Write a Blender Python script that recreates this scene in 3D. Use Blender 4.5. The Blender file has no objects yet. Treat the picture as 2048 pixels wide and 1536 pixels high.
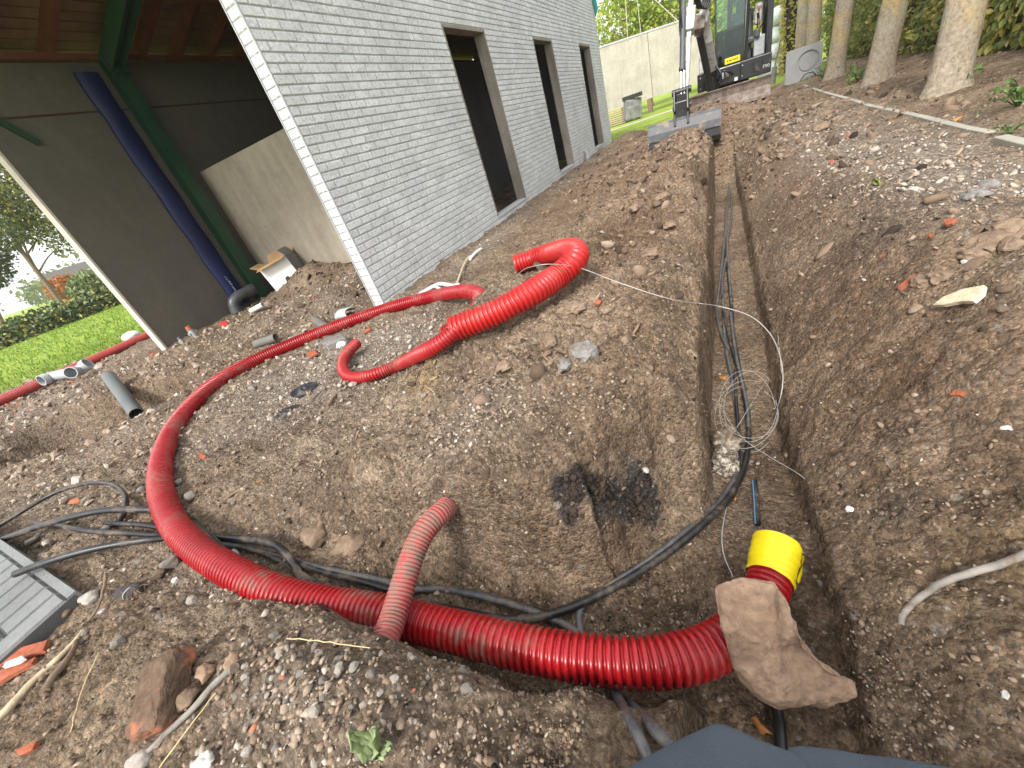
import bpy, bmesh, math, random
import numpy as np
from mathutils import Vector, Matrix, Quaternion

random.seed(7)
RNG = np.random.default_rng(7)
C = bpy.context.scene.collection
S = bpy.context.scene
RAD = math.radians

# ------------------------------------------------------------------ camera
FPX = 791.8                                     # focal length in pixels of the 2048 px wide photograph
cR = np.array([0.88300891, -0.01716827, -0.46904212])
cF = np.array([0.37220706, -0.58317931, 0.72205526])
cD = np.array([0.2859321, 0.81216201, 0.50856238])
CAM = np.array([0.0, 0.0, 1.0])
cam_d = bpy.data.cameras.new('camera')
cam = bpy.data.objects.new('camera', cam_d)
C.objects.link(cam)
cam_d.sensor_fit = 'HORIZONTAL'
cam_d.sensor_width = 36.0
cam_d.lens = FPX / 2048 * 36.0
cam_d.clip_start = 0.02
cam_d.clip_end = 2000
w = lambda v: Vector((float(v @ cR), float(v @ cF), float(-(v @ cD))))
ax, ay, az = w(np.array([1., 0, 0])), w(np.array([0, -1., 0])), w(np.array([0, 0, -1.]))
M = Matrix(((ax.x, ay.x, az.x), (ax.y, ay.y, az.y), (ax.z, ay.z, az.z)))
cam.matrix_world = Matrix.Translation(Vector(CAM)) @ M.to_4x4()
S.camera = cam

# ------------------------------------------------------------------ sky, sun, exposure
SUN_EL, SUN_AZ = RAD(46), RAD(180)              # azimuth clockwise from +Y
world = bpy.data.worlds.new('World')
S.world = world
world.use_nodes = True
nt = world.node_tree
nt.nodes.clear()
sky = nt.nodes.new('ShaderNodeTexSky')
sky.sky_type = 'NISHITA'
sky.sun_disc = False
sky.sun_elevation = SUN_EL
sky.sun_rotation = SUN_AZ
sky.air_density = 1.0
sky.dust_density = 6.0
sky.ozone_density = 1.0
hs = nt.nodes.new('ShaderNodeHueSaturation')     # thin even cloud: the sky light is nearly white
hs.inputs['Saturation'].default_value = 0.22
bgn = nt.nodes.new('ShaderNodeBackground')
bgn.inputs['Strength'].default_value = 0.12
wo = nt.nodes.new('ShaderNodeOutputWorld')
nt.links.new(sky.outputs[0], hs.inputs['Color'])
cl = nt.nodes.new('ShaderNodeMix')               # bright even cloud cover over the clear sky
cl.data_type = 'RGBA'
cl.inputs[0].default_value = 0.62
cl.inputs[7].default_value = (8.6, 8.75, 9.0, 1)
nt.links.new(hs.outputs[0], cl.inputs[6])
nt.links.new(cl.outputs[2], bgn.inputs[0])
nt.links.new(bgn.outputs[0], wo.inputs[0])
sun_d = bpy.data.lights.new('sun', 'SUN')
sun_d.energy = 1.9
sun_d.angle = RAD(12)
sun_d.color = (1.0, 0.95, 0.87)
sun = bpy.data.objects.new('sun', sun_d)
C.objects.link(sun)
sd = Vector((math.sin(SUN_AZ) * math.cos(SUN_EL), math.cos(SUN_AZ) * math.cos(SUN_EL), math.sin(SUN_EL)))
sun.rotation_euler = sd.to_track_quat('Z', 'Y').to_euler()
S.view_settings.view_transform = 'Standard'
S.view_settings.look = 'None'
S.view_settings.gamma = 1.0
S.view_settings.use_curve_mapping = False
S.view_settings.exposure = 1.05
S.cycles.max_bounces = 6
S.cycles.diffuse_bounces = 3
S.cycles.volume_bounces = 2

# ------------------------------------------------------------------ noise (numpy)
_perm = np.random.default_rng(3).permutation(256)
_perm = np.concatenate([_perm, _perm, _perm])
_g = np.random.default_rng(4).normal(size=(256, 2))
_g /= np.linalg.norm(_g, axis=1)[:, None]
def pn(x, y):
    x = np.asarray(x, float); y = np.asarray(y, float)
    xi = np.floor(x).astype(int); yi = np.floor(y).astype(int)
    xf = x - xi; yf = y - yi
    u = xf * xf * xf * (xf * (xf * 6 - 15) + 10); v = yf * yf * yf * (yf * (yf * 6 - 15) + 10)
    def gr(ix, iy, dx, dy):
        h = _perm[(_perm[ix & 255] + iy) & 255]
        return _g[h, 0] * dx + _g[h, 1] * dy
    a = gr(xi, yi, xf, yf); b = gr(xi + 1, yi, xf - 1, yf)
    c = gr(xi, yi + 1, xf, yf - 1); d = gr(xi + 1, yi + 1, xf - 1, yf - 1)
    return (a + u * (b - a)) * (1 - v) + (c + u * (d - c)) * v
def fbm(x, y, o=4, lac=2.1, g=0.5):
    s = 0; a = 1
    for i in range(o):
        s = s + a * pn(x + 17.3 * i, y - 9.1 * i); x = x * lac; y = y * lac; a *= g
    return s
def ss(a, b, x):
    t = np.clip((x - a) / (b - a), 0, 1)
    return t * t * (3 - 2 * t)

# ------------------------------------------------------------------ ground heights
def seg_field(x, y, pts):
    """distance to a polyline and the value of its extra columns at the nearest point"""
    best = np.full(np.shape(x), 1e9); val = [np.zeros(np.shape(x)) for _ in pts[0][2:]]
    for p, q in zip(pts[:-1], pts[1:]):
        dx, dy = q[0] - p[0], q[1] - p[1]
        t = np.clip(((x - p[0]) * dx + (y - p[1]) * dy) / (dx * dx + dy * dy), 0, 1)
        d = np.hypot(x - p[0] - t * dx, y - p[1] - t * dy)
        m = d < best
        best = np.where(m, d, best)
        for k in range(len(val)):
            val[k] = np.where(m, p[2 + k] + t * (q[2 + k] - p[2 + k]), val[k])
    return best, val
DITCH = [(-2.1, .42, -.05, .02), (-1.7, .43, -.09, .05), (-1.2, .42, -.16, .08), (-.8, .43, -.21, .10), (-.5, .45, -.26, .12), (-.25, .54, -.30, .17), (.05, .76, -.33, .34)]
HOLE = [(-6.0, .72, -.42, .30), (-5.3, 1.05, -.6, .42), (-4.7, 1.3, -.55, .30)]
COAL = [(-.44, .73, 1, 0), (-.35, .84, 1, 0), (-.235, .98, 1, 0)]
def gauss(x, y, cx, cy, sx, sy, rot=0):
    c, s_ = math.cos(rot), math.sin(rot)
    u = (x - cx) * c + (y - cy) * s_; v = -(x - cx) * s_ + (y - cy) * c
    return np.exp(-(u / sx) ** 2 - (v / sy) ** 2)
def lawn_side(x, y):                              # > 0 on the lawn beyond the long red drain pipe
    return -((x + 9.49) * 0.868 - (y - 2.26) * 0.496)
def H(x, y, fine=True):
    x = np.asarray(x, float); y = np.asarray(y, float)
    far = ss(2.0, 9.0, np.hypot(x, y))
    h = 0.05 * pn(x * .55 + 3, y * .55) + 0.035 * pn(x * 1.7, y * 1.7 + 5)
    soilish = 1 - ss(-.2, .3, lawn_side(x, y))
    # spoil ridge along the trench
    A = (0.10 * ss(.7, 1.6, y) + .25 * ss(2.0, 4.2, y)) * (1 - ss(6.6, 8.7, y))
    wob = .12 * pn(y * .9, y * 0 + 2.2)
    ridge = A * np.exp(-((x + .55 + wob - .03 * y) / (.5 + .03 * y)) ** 2)
    ridge += .11 * ss(1.0, 1.6, y) * (1 - ss(2.2, 4.5, y)) * np.exp(-((x + 1.1) / .45) ** 2)
    h = h + .11 * np.exp(-((x + .65) / .6) ** 2) * ss(1.8, 3, y) * (1 - ss(7, 8.6, y)) * (np.abs(fbm(x * 2.4 + 3, y * 2.4, 3)) - .15)
    h = h + ridge * (1 + .55 * pn(x * 2.6, y * 2.6) + .3 * pn(x * 6.5, y * 6.5))
    # bank and spoil on the right of the trench
    h = h + .09 * np.exp(-((x - .95) / .35) ** 2) * ss(.4, 1.4, y) * (1 - ss(3.4, 4.4, y)) * (1 + .9 * pn(x * 4, y * 4 + 3))
    h = h + .10 * gauss(x, y, 1.25, 2.3, .45, .4)
    # the mound between ditch and wall: raised mass with a broken face, crumbling towards the trench
    mnd = ss(.60, .72, y + .07 * pn(x * 4, y * 0 + 2) + .03 * pn(x * 13, y * 0 + 5)) * (1 - ss(1.9, 3.2, y)) * ss(-1.75, -1.15, x + .1 * pn(y * 3, x * 0)) * (1 - ss(-.05, .05, x))
    h = h + mnd * (.17 + .08 * fbm(x * 3.3, y * 3.3 + 11, 3))
    ed = ss(-.26, -.055, x + .06 * pn(y * 5, y * 0 + 8) + .03 * pn(y * 17, y * 0)) * (x < .1) * ss(.8, 1.1, y) * (1 - ss(8.0, 9.2, y))
    h = h - ed * (.17 + .05 * pn(y * 4, y * 0 + 6))
    # near gravel bank
    h = h + .17 * gauss(x, y, -.62, .07, .52, .17, -.12) + .1 * gauss(x, y, -1.3, -.08, .5, .2)
    h = h - .02 * gauss(x, y, -1.7, .25, .4, .15)
    # earth heap in front of the low inner wall, dirt under the excavator blade, mounds at far corner
    h = h + .34 * gauss(x, y, -5.2, 3.95, .75, .38) + .16 * gauss(x, y, -3.9, 4.0, .9, .5) + .12 * gauss(x, y, -4.3, 3.2, .6, .4)
    h = h + .40 * gauss(x, y, -.2, 10.3, .62, .5) + .16 * gauss(x, y, .8, 10.1, .6, .4) + .2 * gauss(x, y, -2.3, 14.0, .5, .8) + .22 * gauss(x, y, -1.9, 11.2, .6, .7)
    h = h + .05 * gauss(x, y, -.75, 8.3, .6, .5) - .1 * ss(2.0, 1.4, x) * ss(12.5, 13.5, y)
    h = h + .08 * ss(1.9, 3.2, x) * ss(3, 5, y)
    # hole on the left with the grey pipe
    d, (fz, hw) = seg_field(x, y, HOLE)
    p = 1 - ss(0, .22, d - hw + .12 * pn(x * 2.3, y * 2.3))
    h = h * (1 - p) + fz * p
    # coal black hollow in the mound's face
    d, (one, _) = seg_field(x, y, COAL)
    h = h - .055 * (1 - ss(.01, .06, d + .02 * pn(x * 22, y * 22))) * (1 + .6 * pn(x * 14, y * 14))
    # cable ditch
    d, (fz, hw) = seg_field(x, y, DITCH)
    d = d + .045 * pn(x * 4.1, y * 4.1) + .02 * pn(x * 11, y * 11)
    sw = .13 + .02 * ss(.45, .6, y)
    p = (1 - ss(0, 1, (d - hw) / sw)) * (1 - ss(.0, .06, x))
    h = h * (1 - p) + np.minimum(h, fz) * p
    # trench
    tl = -.055 + .022 * pn(y * 1.3, y * 0 + 7.7) + .008 * pn(y * 6, y * 0 + 1.7)
    tr = .25 + .02 * pn(y * 1.1, y * 0 + 4.4) + .006 * pn(y * 7, y * 0)
    fl = -.33 - .29 * ss(.75, 1.9, y) + .5 * ss(7.6, 9.8, y) + .05 * ss(6.5, 8, y) * pn(x * 9, y * 5) + .03 * pn(x * 5, y * 3)
    on = 1 - ss(8.6, 10.2, y)
    pl = ss(tl - .035, tl + .01, x)
    bw = .52 + .12 * pn(y * 1.4, y * 0 + 3)
    tb = np.clip((x - tr - .025) / bw, 0, 1)
    pr = np.where(x < tr, 1.0, np.where(x < tr + .025, 1 - .24 * (x - tr) / .025, .76 * (1 - tb) ** 1.45))
    p = pl * pr * on
    h = h * (1 - p) + fl * p
    if fine:
        near = 1 - ss(1.5, 8, np.hypot(x, y))
        floor_q = 1 - .6 * pl * (x < tr)
        rough = (.3 + .7 * soilish) * floor_q * (1 - .5 * ss(.6, 2.5, x) * (y > 3))
        h = h + rough * (.042 * fbm(x * 5, y * 5, 4) + .020 * near * (np.abs(fbm(x * 13 + 5, y * 13, 3)) - .2) + .014 * near * np.abs(pn(x * 23, y * 23)) + .016 * near * pn(x * 47, y * 47)
                         + .02 * np.maximum(0, fbm(x * 9 + 4, y * 9, 3)) + .045 * far * (y > 5) * np.abs(fbm(x * 4 + 7, y * 3, 4)) + .006 * near * pn(x * 90, y * 90))
    return h

def ray(px, py):
    v = np.array([px - 1024.0, py - 768.0, FPX])
    return np.array([v @ cR, v @ cF, -(v @ cD)]) / FPX
_ts = np.geomspace(.12, 60, 900)
def P(px, py, off=0.0, fine=True):
    """the spot of the ground that the photograph shows at a pixel (raised by off)"""
    r = ray(px, py)
    q = CAM[None, :] + _ts[:, None] * r[None, :]
    g = q[:, 2] - off - H(q[:, 0], q[:, 1], fine)
    i = int(np.argmax(g < 0))
    if i == 0: i = len(_ts) - 1
    t0, t1 = _ts[i - 1], _ts[i]
    tt = np.linspace(t0, t1, 40)
    q = CAM[None, :] + tt[:, None] * r[None, :]
    g = q[:, 2] - off - H(q[:, 0], q[:, 1], fine)
    j = int(np.argmax(g < 0))
    return Vector(q[j])
def atz(px, py, z):
    r = ray(px, py); t = (z - 1.0) / r[2]
    return Vector(CAM + r * t)
def aty(px, py, y):
    r = ray(px, py); return Vector(CAM + r * (y / r[1]))
def atx(px, py, x):
    r = ray(px, py); return Vector(CAM + r * (x / r[0]))
def project(q):
    q = np.asarray(q) - CAM
    cx, cy, cz = q @ cR, q @ cF, -(q[..., 2] * 0)
    a = q[..., 0] * cR[0] + q[..., 1] * cF[0] - q[..., 2] * cD[0]
    b = q[..., 0] * cR[1] + q[..., 1] * cF[1] - q[..., 2] * cD[1]
    c = q[..., 0] * cR[2] + q[..., 1] * cF[2] - q[..., 2] * cD[2]
    return 1024 + FPX * a / np.maximum(c, 1e-6), 768 + FPX * b / np.maximum(c, 1e-6), c

# ------------------------------------------------------------------ object helpers
ORG = {}
def tag(o, label=None, cat=None, group=None, kind=None):
    if label: o['label'] = label
    if cat: o['category'] = cat
    if group: o['group'] = group
    if kind: o['kind'] = kind
    return o
def thing(name, label, cat, loc=(0, 0, 0), group=None):
    o = bpy.data.objects.new(name, None)
    o.empty_display_size = .1
    C.objects.link(o); o.location = loc
    ORG[o.name] = Vector(loc)
    return tag(o, label, cat, group)
def org_of(o):
    v = Vector((0, 0, 0))
    while o is not None:
        v = v + Vector(o.location); o = o.parent
    return v
class MB:
    def __init__(s): s.v = []; s.f = []; s.sm = []
    def add(s, vs, fs, smooth=False):
        n = len(s.v); s.v.extend([tuple(v) for v in vs]); s.f.extend([tuple(i + n for i in f) for f in fs]); s.sm.extend([smooth] * len(fs)); return s
    def box(s, c, d, R=None, bev=0.0):
        x, y, z = d[0] / 2, d[1] / 2, d[2] / 2
        c = Vector(c)
        if bev <= 0:
            vs = [Vector((a * x, b * y, e * z)) for a in (-1, 1) for b in (-1, 1) for e in (-1, 1)]
            fs = [(0, 1, 3, 2), (4, 6, 7, 5), (0, 4, 5, 1), (2, 3, 7, 6), (0, 2, 6, 4), (1, 5, 7, 3)]
        else:
            bm = bmesh.new(); bmesh.ops.create_cube(bm, size=1)
            for v in bm.verts: v.co = Vector((v.co.x * 2 * x, v.co.y * 2 * y, v.co.z * 2 * z))
            bmesh.ops.bevel(bm, geom=bm.edges[:], offset=bev, segments=2, affect='EDGES', profile=.5)
            bm.verts.index_update()
            vs = [v.co.copy() for v in bm.verts]; fs = [[v.index for v in f.verts] for f in bm.faces]; bm.free()
        if R is not None: vs = [R @ v for v in vs]
        return s.add([v + c for v in vs], fs)
    def bar(s, a, b, w_, h_, up=(0, 0, 1), bev=0):
        a, b = Vector(a), Vector(b); d = b - a; L = d.length; d.normalize()
        u = Vector(up); x = u.cross(d)
        if x.length < 1e-4: x = Vector((1, 0, 0)).cross(d)
        x.normalize(); z = d.cross(x)
        R = Matrix((x, d, z)).transposed()
        return s.box((a + b) / 2, (w_, L, h_), R, bev)
    def cyl(s, a, b, r, r2=None, n=16, smooth=True, hollow=0):
        a, b = Vector(a), Vector(b); r2 = r if r2 is None else r2
        d = (b - a).normalized(); x = d.orthogonal().normalized(); y = d.cross(x)
        ring = lambda c, q: [c + (x * math.cos(2 * math.pi * k / n) + y * math.sin(2 * math.pi * k / n)) * q for k in range(n)]
        A, B = ring(a, r), ring(b, r2)
        s.add(A + B, [(k, (k + 1) % n, n + (k + 1) % n, n + k) for k in range(n)], smooth)
        if hollow:
            A2, B2 = ring(a, r * hollow), ring(b, r2 * hollow)
            s.add(A2 + B2, [(k, n + k, n + (k + 1) % n, (k + 1) % n) for k in range(n)], smooth)
            s.add(A + A2, [(k, n + k, n + (k + 1) % n, (k + 1) % n) for k in range(n)])
            s.add(B + B2, [(k, (k + 1) % n, n + (k + 1) % n, n + k) for k in range(n)])
        else:
            s.add(A, [tuple(reversed(range(n)))]); s.add(B, [tuple(range(n))])
        return s
    def tube(s, pts, radii, n=10, caps=True, smooth=True):
        pts = [Vector(p) for p in pts]; N = len(pts)
        if not hasattr(radii, '__len__'): radii = [radii] * N
        fr = frames(pts); vs = []
        for p, (t, x, y), r in zip(pts, fr, radii):
            for k in range(n):
                a = 2 * math.pi * k / n; vs.append(p + (x * math.cos(a) + y * math.sin(a)) * r)
        fs = [(i * n + k, i * n + (k + 1) % n, (i + 1) * n + (k + 1) % n, (i + 1) * n + k) for i in range(N - 1) for k in range(n)]
        m = len(s.v); s.add(vs, fs, smooth)
        if caps: s.add(vs[:n], [tuple(reversed(range(n)))]); s.add(vs[-n:], [tuple(range(n))])
        return s
    def prism(s, poly, axis, t, c=(0, 0, 0)):
        """poly: 2-D outline; axis 'x','y','z' = extrusion axis; t = (from, to)"""
        m = len(poly)
        def pt(p, e):
            return {'x': (e, p[0], p[1]), 'y': (p[0], e, p[1]), 'z': (p[0], p[1], e)}[axis]
        vs = [Vector(pt(p, t[0])) + Vector(c) for p in poly] + [Vector(pt(p, t[1])) + Vector(c) for p in poly]
        fs = [tuple(range(m)), tuple(reversed(range(m, 2 * m)))] + [(i, m + i, m + (i + 1) % m, (i + 1) % m) for i in range(m)]
        return s.add(vs, fs)
    def build(s, name, m, parent=None, loc=None, fix=False):
        me = bpy.data.meshes.new(name)
        o = bpy.data.objects.new(name, me)
        C.objects.link(o)
        if parent is not None:
            o.parent = parent; off = org_of(parent)
        else:
            off = Vector(loc) if loc is not None else Vector(np.asarray(s.v).mean(0))
            o.location = off
        arr = np.asarray(s.v, float) - np.array(off)
        me.from_pydata(arr.tolist(), [], s.f)
        if fix:
            bm = bmesh.new(); bm.from_mesh(me); bmesh.ops.recalc_face_normals(bm, faces=bm.faces[:]); bm.to_mesh(me); bm.free()
        me.polygons.foreach_set('use_smooth', s.sm)
        me.materials.append(m); me.update()
        return o
def np_mesh(name, v, faces, m, parent=None, smooth=False, attrs=None, loc=None):
    """fast mesh from numpy: v (N,3), faces (M,k)"""
    off = org_of(parent) if parent is not None else Vector(loc if loc is not None else (0, 0, 0))
    v = np.asarray(v, np.float32) - np.array(off, np.float32)
    faces = np.asarray(faces, np.int32); k = faces.shape[1]
    me = bpy.data.meshes.new(name)
    me.vertices.add(len(v)); me.vertices.foreach_set('co', v.ravel())
    me.loops.add(faces.size); me.loops.foreach_set('vertex_index', faces.ravel())
    me.polygons.add(len(faces)); me.polygons.foreach_set('loop_start', np.arange(len(faces), dtype=np.int32) * k)
    me.polygons.foreach_set('loop_total', np.full(len(faces), k, np.int32))
    me.update(calc_edges=True)
    me.polygons.foreach_set('use_smooth', np.full(len(faces), smooth, bool))
    for a, val in (attrs or {}).items():
        at = me.attributes.new(a, 'FLOAT', 'POINT'); at.data.foreach_set('value', np.asarray(val, np.float32))
    me.materials.append(m)
    o = bpy.data.objects.new(name, me); C.objects.link(o)
    if parent is not None: o.parent = parent
    else: o.location = off
    return o
def frames(pts):
    N = len(pts); T = []
    for i in range(N):
        a = pts[max(i - 1, 0)]; b = pts[min(i + 1, N - 1)]
        t = (b - a)
        T.append(t.normalized() if t.length > 1e-9 else Vector((0, 0, 1)))
    x = T[0].cross(Vector((0, 0, 1)))
    if x.length < 1e-3: x = T[0].orthogonal()
    x.normalize(); out = []
    for i in range(N):
        x = (x - T[i] * x.dot(T[i]))
        if x.length < 1e-6: x = T[i].orthogonal()
        x.normalize(); out.append((T[i], x.copy(), T[i].cross(x)))
    return out
def spline(pts, step):
    """Catmull-Rom through pts, resampled at about `step`"""
    pts = [Vector(p) for p in pts]
    if len(pts) < 3:
        n = max(2, int((pts[1] - pts[0]).length / step)); return [pts[0].lerp(pts[1], i / n) for i in range(n + 1)]
    e = [pts[0] * 2 - pts[1]] + pts + [pts[-1] * 2 - pts[-2]]
    out = []
    for i in range(1, len(e) - 2):
        p0, p1, p2, p3 = e[i - 1:i + 3]
        for k in range(24):
            t = k / 24
            out.append(.5 * (2 * p1 + (p2 - p0) * t + (2 * p0 - 5 * p1 + 4 * p2 - p3) * t * t + (3 * p1 - p0 - 3 * p2 + p3) * t ** 3))
    out.append(pts[-1])
    A = np.array([list(p) for p in out]); L = np.concatenate([[0], np.cumsum(np.linalg.norm(np.diff(A, axis=0), axis=1))])
    n = max(3, int(round(L[-1] / step)) + 1); q = np.linspace(0, L[-1], n)
    return [Vector((np.interp(a, L, A[:, 0]), np.interp(a, L, A[:, 1]), np.interp(a, L, A[:, 2]))) for a in q]
def relax(pts, n=6):
    A = np.array([list(p) for p in pts])
    for _ in range(n):
        A[2:-2] = (A[:-4] + 2 * A[1:-3] + 3 * A[2:-2] + 2 * A[3:-1] + A[4:]) / 9
    return [Vector(a) for a in A]
def wobble(pts, amp, seed=0):
    r = random.Random(seed)
    return [p + Vector((r.uniform(-1, 1), r.uniform(-1, 1), r.uniform(-1, 1))) * amp for p in pts]

# ------------------------------------------------------------------ materials
def nodes_of(name):
    m = bpy.data.materials.new(name); m.use_nodes = True
    t = m.node_tree; b = t.nodes['Principled BSDF']
    return m, t, b
def nd(t, typ, **kw):
    n = t.nodes.new(typ)
    for k, v in kw.items():
        if k.startswith('i_'): n.inputs[k[2:].replace('_', ' ')].default_value = v
        else: setattr(n, k, v)
    return n
def ramp(t, fac, stops):
    r = t.nodes.new('ShaderNodeValToRGB')
    el = r.color_ramp.elements
    while len(el) < len(stops): el.new(.5)
    for e, (p, c) in zip(el, stops): e.position = p; e.color = (*c, 1)
    t.links.new(fac, r.inputs[0]); return r.outputs[0]
def mixc(t, fac, a, b, mode='MIX'):
    n = t.nodes.new('ShaderNodeMix'); n.data_type = 'RGBA'; n.blend_type = mode
    for sock, v in ((n.inputs[0], fac), (n.inputs[6], a), (n.inputs[7], b)):
        if hasattr(v, 'is_output'): t.links.new(v, sock)
        elif isinstance(v, (int, float)): sock.default_value = v
        else: sock.default_value = (*v, 1)
    return n.outputs[2]
def noise(t, scale, detail=5, rough=.55, vec=None, out=0, distort=0):
    n = t.nodes.new('ShaderNodeTexNoise'); n.inputs['Scale'].default_value = scale; n.inputs['Detail'].default_value = detail
    n.inputs['Roughness'].default_value = rough; n.inputs['Distortion'].default_value = distort
    if vec is not None: t.links.new(vec, n.inputs['Vector'])
    return n.outputs[out]
def mrange(t, v, a, b, c=0., d=1.):
    n = t.nodes.new('ShaderNodeMapRange')
    n.inputs[1].default_value = a; n.inputs[2].default_value = b; n.inputs[3].default_value = c; n.inputs[4].default_value = d
    t.links.new(v, n.inputs[0]); return n.outputs[0]
def math_n(t, op, a, b=None):
    n = t.nodes.new('ShaderNodeMath'); n.operation = op
    for s_, v in ((n.inputs[0], a), (n.inputs[1], b)):
        if v is None: continue
        if hasattr(v, 'is_output'): t.links.new(v, s_)
        else: s_.default_value = v
    return n.outputs[0]
def bump(t, b, h, strength=.4, dist=.01):
    n = t.nodes.new('ShaderNodeBump'); n.inputs['Strength'].default_value = strength; n.inputs['Distance'].default_value = dist
    t.links.new(h, n.inputs['Height']); t.links.new(n.outputs[0], b.inputs['Normal']); return n
def geo_pos(t): return t.nodes.new('ShaderNodeNewGeometry').outputs['Position']
def obj_pos(t): return t.nodes.new('ShaderNodeTexCoord').outputs['Object']
def attr(t, name):
    n = t.nodes.new('ShaderNodeAttribute'); n.attribute_name = name; return n.outputs['Fac']
def simple(name, col, rough=.6, var=.25, scale=8, bmp=.15, bscale=60, metal=0, dirt=None, dirt_amt=.5, dirt_scale=5, spec=.5):
    """a base colour with uneven tone, grain and optional dirt"""
    m, t, b = nodes_of(name)
    vec = obj_pos(t)
    n1 = noise(t, scale, 6, .6, vec)
    dark = tuple(c * (1 - var) for c in col); lite = tuple(min(1, c * (1 + var)) for c in col)
    c = ramp(t, n1, [(.3, dark), (.7, lite)])
    if dirt:
        n2 = noise(t, dirt_scale, 8, .65, vec)
        c = mixc(t, mrange(t, n2, .62 - .25 * dirt_amt, .72 - .2 * dirt_amt), c, dirt)
    t.links.new(c, b.inputs['Base Color'])
    n3 = noise(t, bscale, 4, .6, vec)
    t.links.new(mrange(t, n1, .2, .8, max(.05, rough - .12), min(1, rough + .12)), b.inputs['Roughness'])
    b.inputs['Metallic'].default_value = metal
    b.inputs['Specular IOR Level'].default_value = spec
    if bmp: bump(t, b, n3, bmp, .004)
    return m
DIRT = (.11, .075, .052)
# ground material: crumbly earth, pale grit, gravel, coal, sand, grass
def ground_mat():
    m, t, b = nodes_of('earth')
    v = geo_pos(t)
    nA = noise(t, 1.7, 9, .66, v); nB = noise(t, 14, 8, .7, v); nC = noise(t, 90, 6, .7, v)
    base = ramp(t, nA, [(.3, (.118, .083, .057)), (.48, (.235, .172, .120)), (.7, (.39, .305, .222))])
    fine = ramp(t, nB, [(.28, (.5, .48, .47)), (.52, (1, 1, 1)), (.72, (1.4, 1.38, 1.35))])
    c = mixc(t, .85, base, fine, 'MULTIPLY')
    c = mixc(t, .75, c, ramp(t, nC, [(.3, (.45, .43, .42)), (.68, (1.5, 1.48, 1.45))]), 'MULTIPLY')
    g = attr(t, 'gravel')
    # pale dusty film where the rubble lies
    c = mixc(t, math_n(t, 'MULTIPLY', g, mrange(t, nB, .35, .62, .25, .8)), c, mixc(t, nC, (.19, .165, .14), (.40, .36, .32)))
    sand = attr(t, 'sand')
    c = mixc(t, math_n(t, 'MULTIPLY', sand, mrange(t, nB, .4, .6)), c, (.36, .25, .11))
    red = attr(t, 'rusty')
    c = mixc(t, math_n(t, 'MULTIPLY', red, mrange(t, nB, .35, .65, .1, .8)), c, (.20, .105, .06))
    dark = attr(t, 'coal')
    c = mixc(t, math_n(t, 'MULTIPLY', dark, mrange(t, nB, .3, .55, .6, 1)), c, mixc(t, nC, (.035, .033, .032), (.10, .095, .092)))
    # pale grit: small cells of a Voronoi pattern picked at random
    for sc, thr, gcol in ((55, .80, (.42, .37, .31)), (120, .80, (.40, .36, .31)), (24, .90, (.33, .29, .25))):
        vo = nd(t, 'ShaderNodeTexVoronoi'); vo.inputs['Scale'].default_value = sc; t.links.new(v, vo.inputs['Vector'])
        sep = nd(t, 'ShaderNodeSeparateColor'); t.links.new(vo.outputs['Color'], sep.inputs[0])
        pick = math_n(t, 'GREATER_THAN', math_n(t, 'ADD', sep.outputs[0], math_n(t, 'MULTIPLY', g, .18)), thr)
        inside = math_n(t, 'LESS_THAN', vo.outputs['Distance'], .34)
        c = mixc(t, math_n(t, 'MULTIPLY', math_n(t, 'MULTIPLY', pick, inside), .8), c, mixc(t, sep.outputs[1], gcol, (.17, .13, .10)))
    gr = attr(t, 'grass')
    gcol = ramp(t, noise(t, 3.5, 7, .7, v), [(.3, (.15, .22, .03)), (.5, (.24, .34, .05)), (.72, (.33, .41, .09))])
    gcol = mixc(t, .5, gcol, ramp(t, noise(t, 40, 5, .7, v), [(.3, (.5, .5, .5)), (.7, (1.4, 1.4, 1.4))]), 'MULTIPLY')
    c = mixc(t, mrange(t, math_n(t, 'ADD', gr, math_n(t, 'MULTIPLY', math_n(t, 'SUBTRACT', nB, .5), .9)), .35, .6), c, gcol)
    t.links.new(c, b.inputs['Base Color'])
    b.inputs['Roughness'].default_value = .95; b.inputs['Specular IOR Level'].default_value = .15
    n5 = noise(t, 33, 8, .75, v); n6 = noise(t, 170, 4, .7, v)
    hgt = math_n(t, 'ADD', n5, math_n(t, 'MULTIPLY', n6, .4))
    # crumb structure: rounded grains of two sizes with dark gaps between them
    for (sc, amt, wd) in ((48, .55, .05), (110, .45, .05)):
        mp = nd(t, 'ShaderNodeVectorMath'); mp.operation = 'ADD'; t.links.new(v, mp.inputs[0])
        nz = noise(t, sc * .5, 3, .6, v, out=1); ml = nd(t, 'ShaderNodeVectorMath'); ml.operation = 'SCALE'; ml.inputs['Scale'].default_value = .6 / sc
        t.links.new(nz, ml.inputs[0]); t.links.new(ml.outputs[0], mp.inputs[1])
        vo = nd(t, 'ShaderNodeTexVoronoi'); vo.inputs['Scale'].default_value = sc; t.links.new(mp.outputs[0], vo.inputs['Vector'])
        sp = nd(t, 'ShaderNodeSeparateColor'); t.links.new(vo.outputs['Color'], sp.inputs[0])
        grain = math_n(t, 'MULTIPLY', math_n(t, 'SUBTRACT', .75, vo.outputs['Distance']), mrange(t, sp.outputs[2], 0, 1, .35, 1.3))
        hgt = math_n(t, 'ADD', hgt, math_n(t, 'MULTIPLY', grain, amt))
        c = mixc(t, .8, c, ramp(t, sp.outputs[1], [(0, (.66, .64, .62)), (.5, (1, 1, 1)), (1, (1.36, 1.34, 1.30))]), 'MULTIPLY')
    t.links.new(c, b.inputs['Base Color'])
    tread = attr(t, 'tread')
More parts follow.
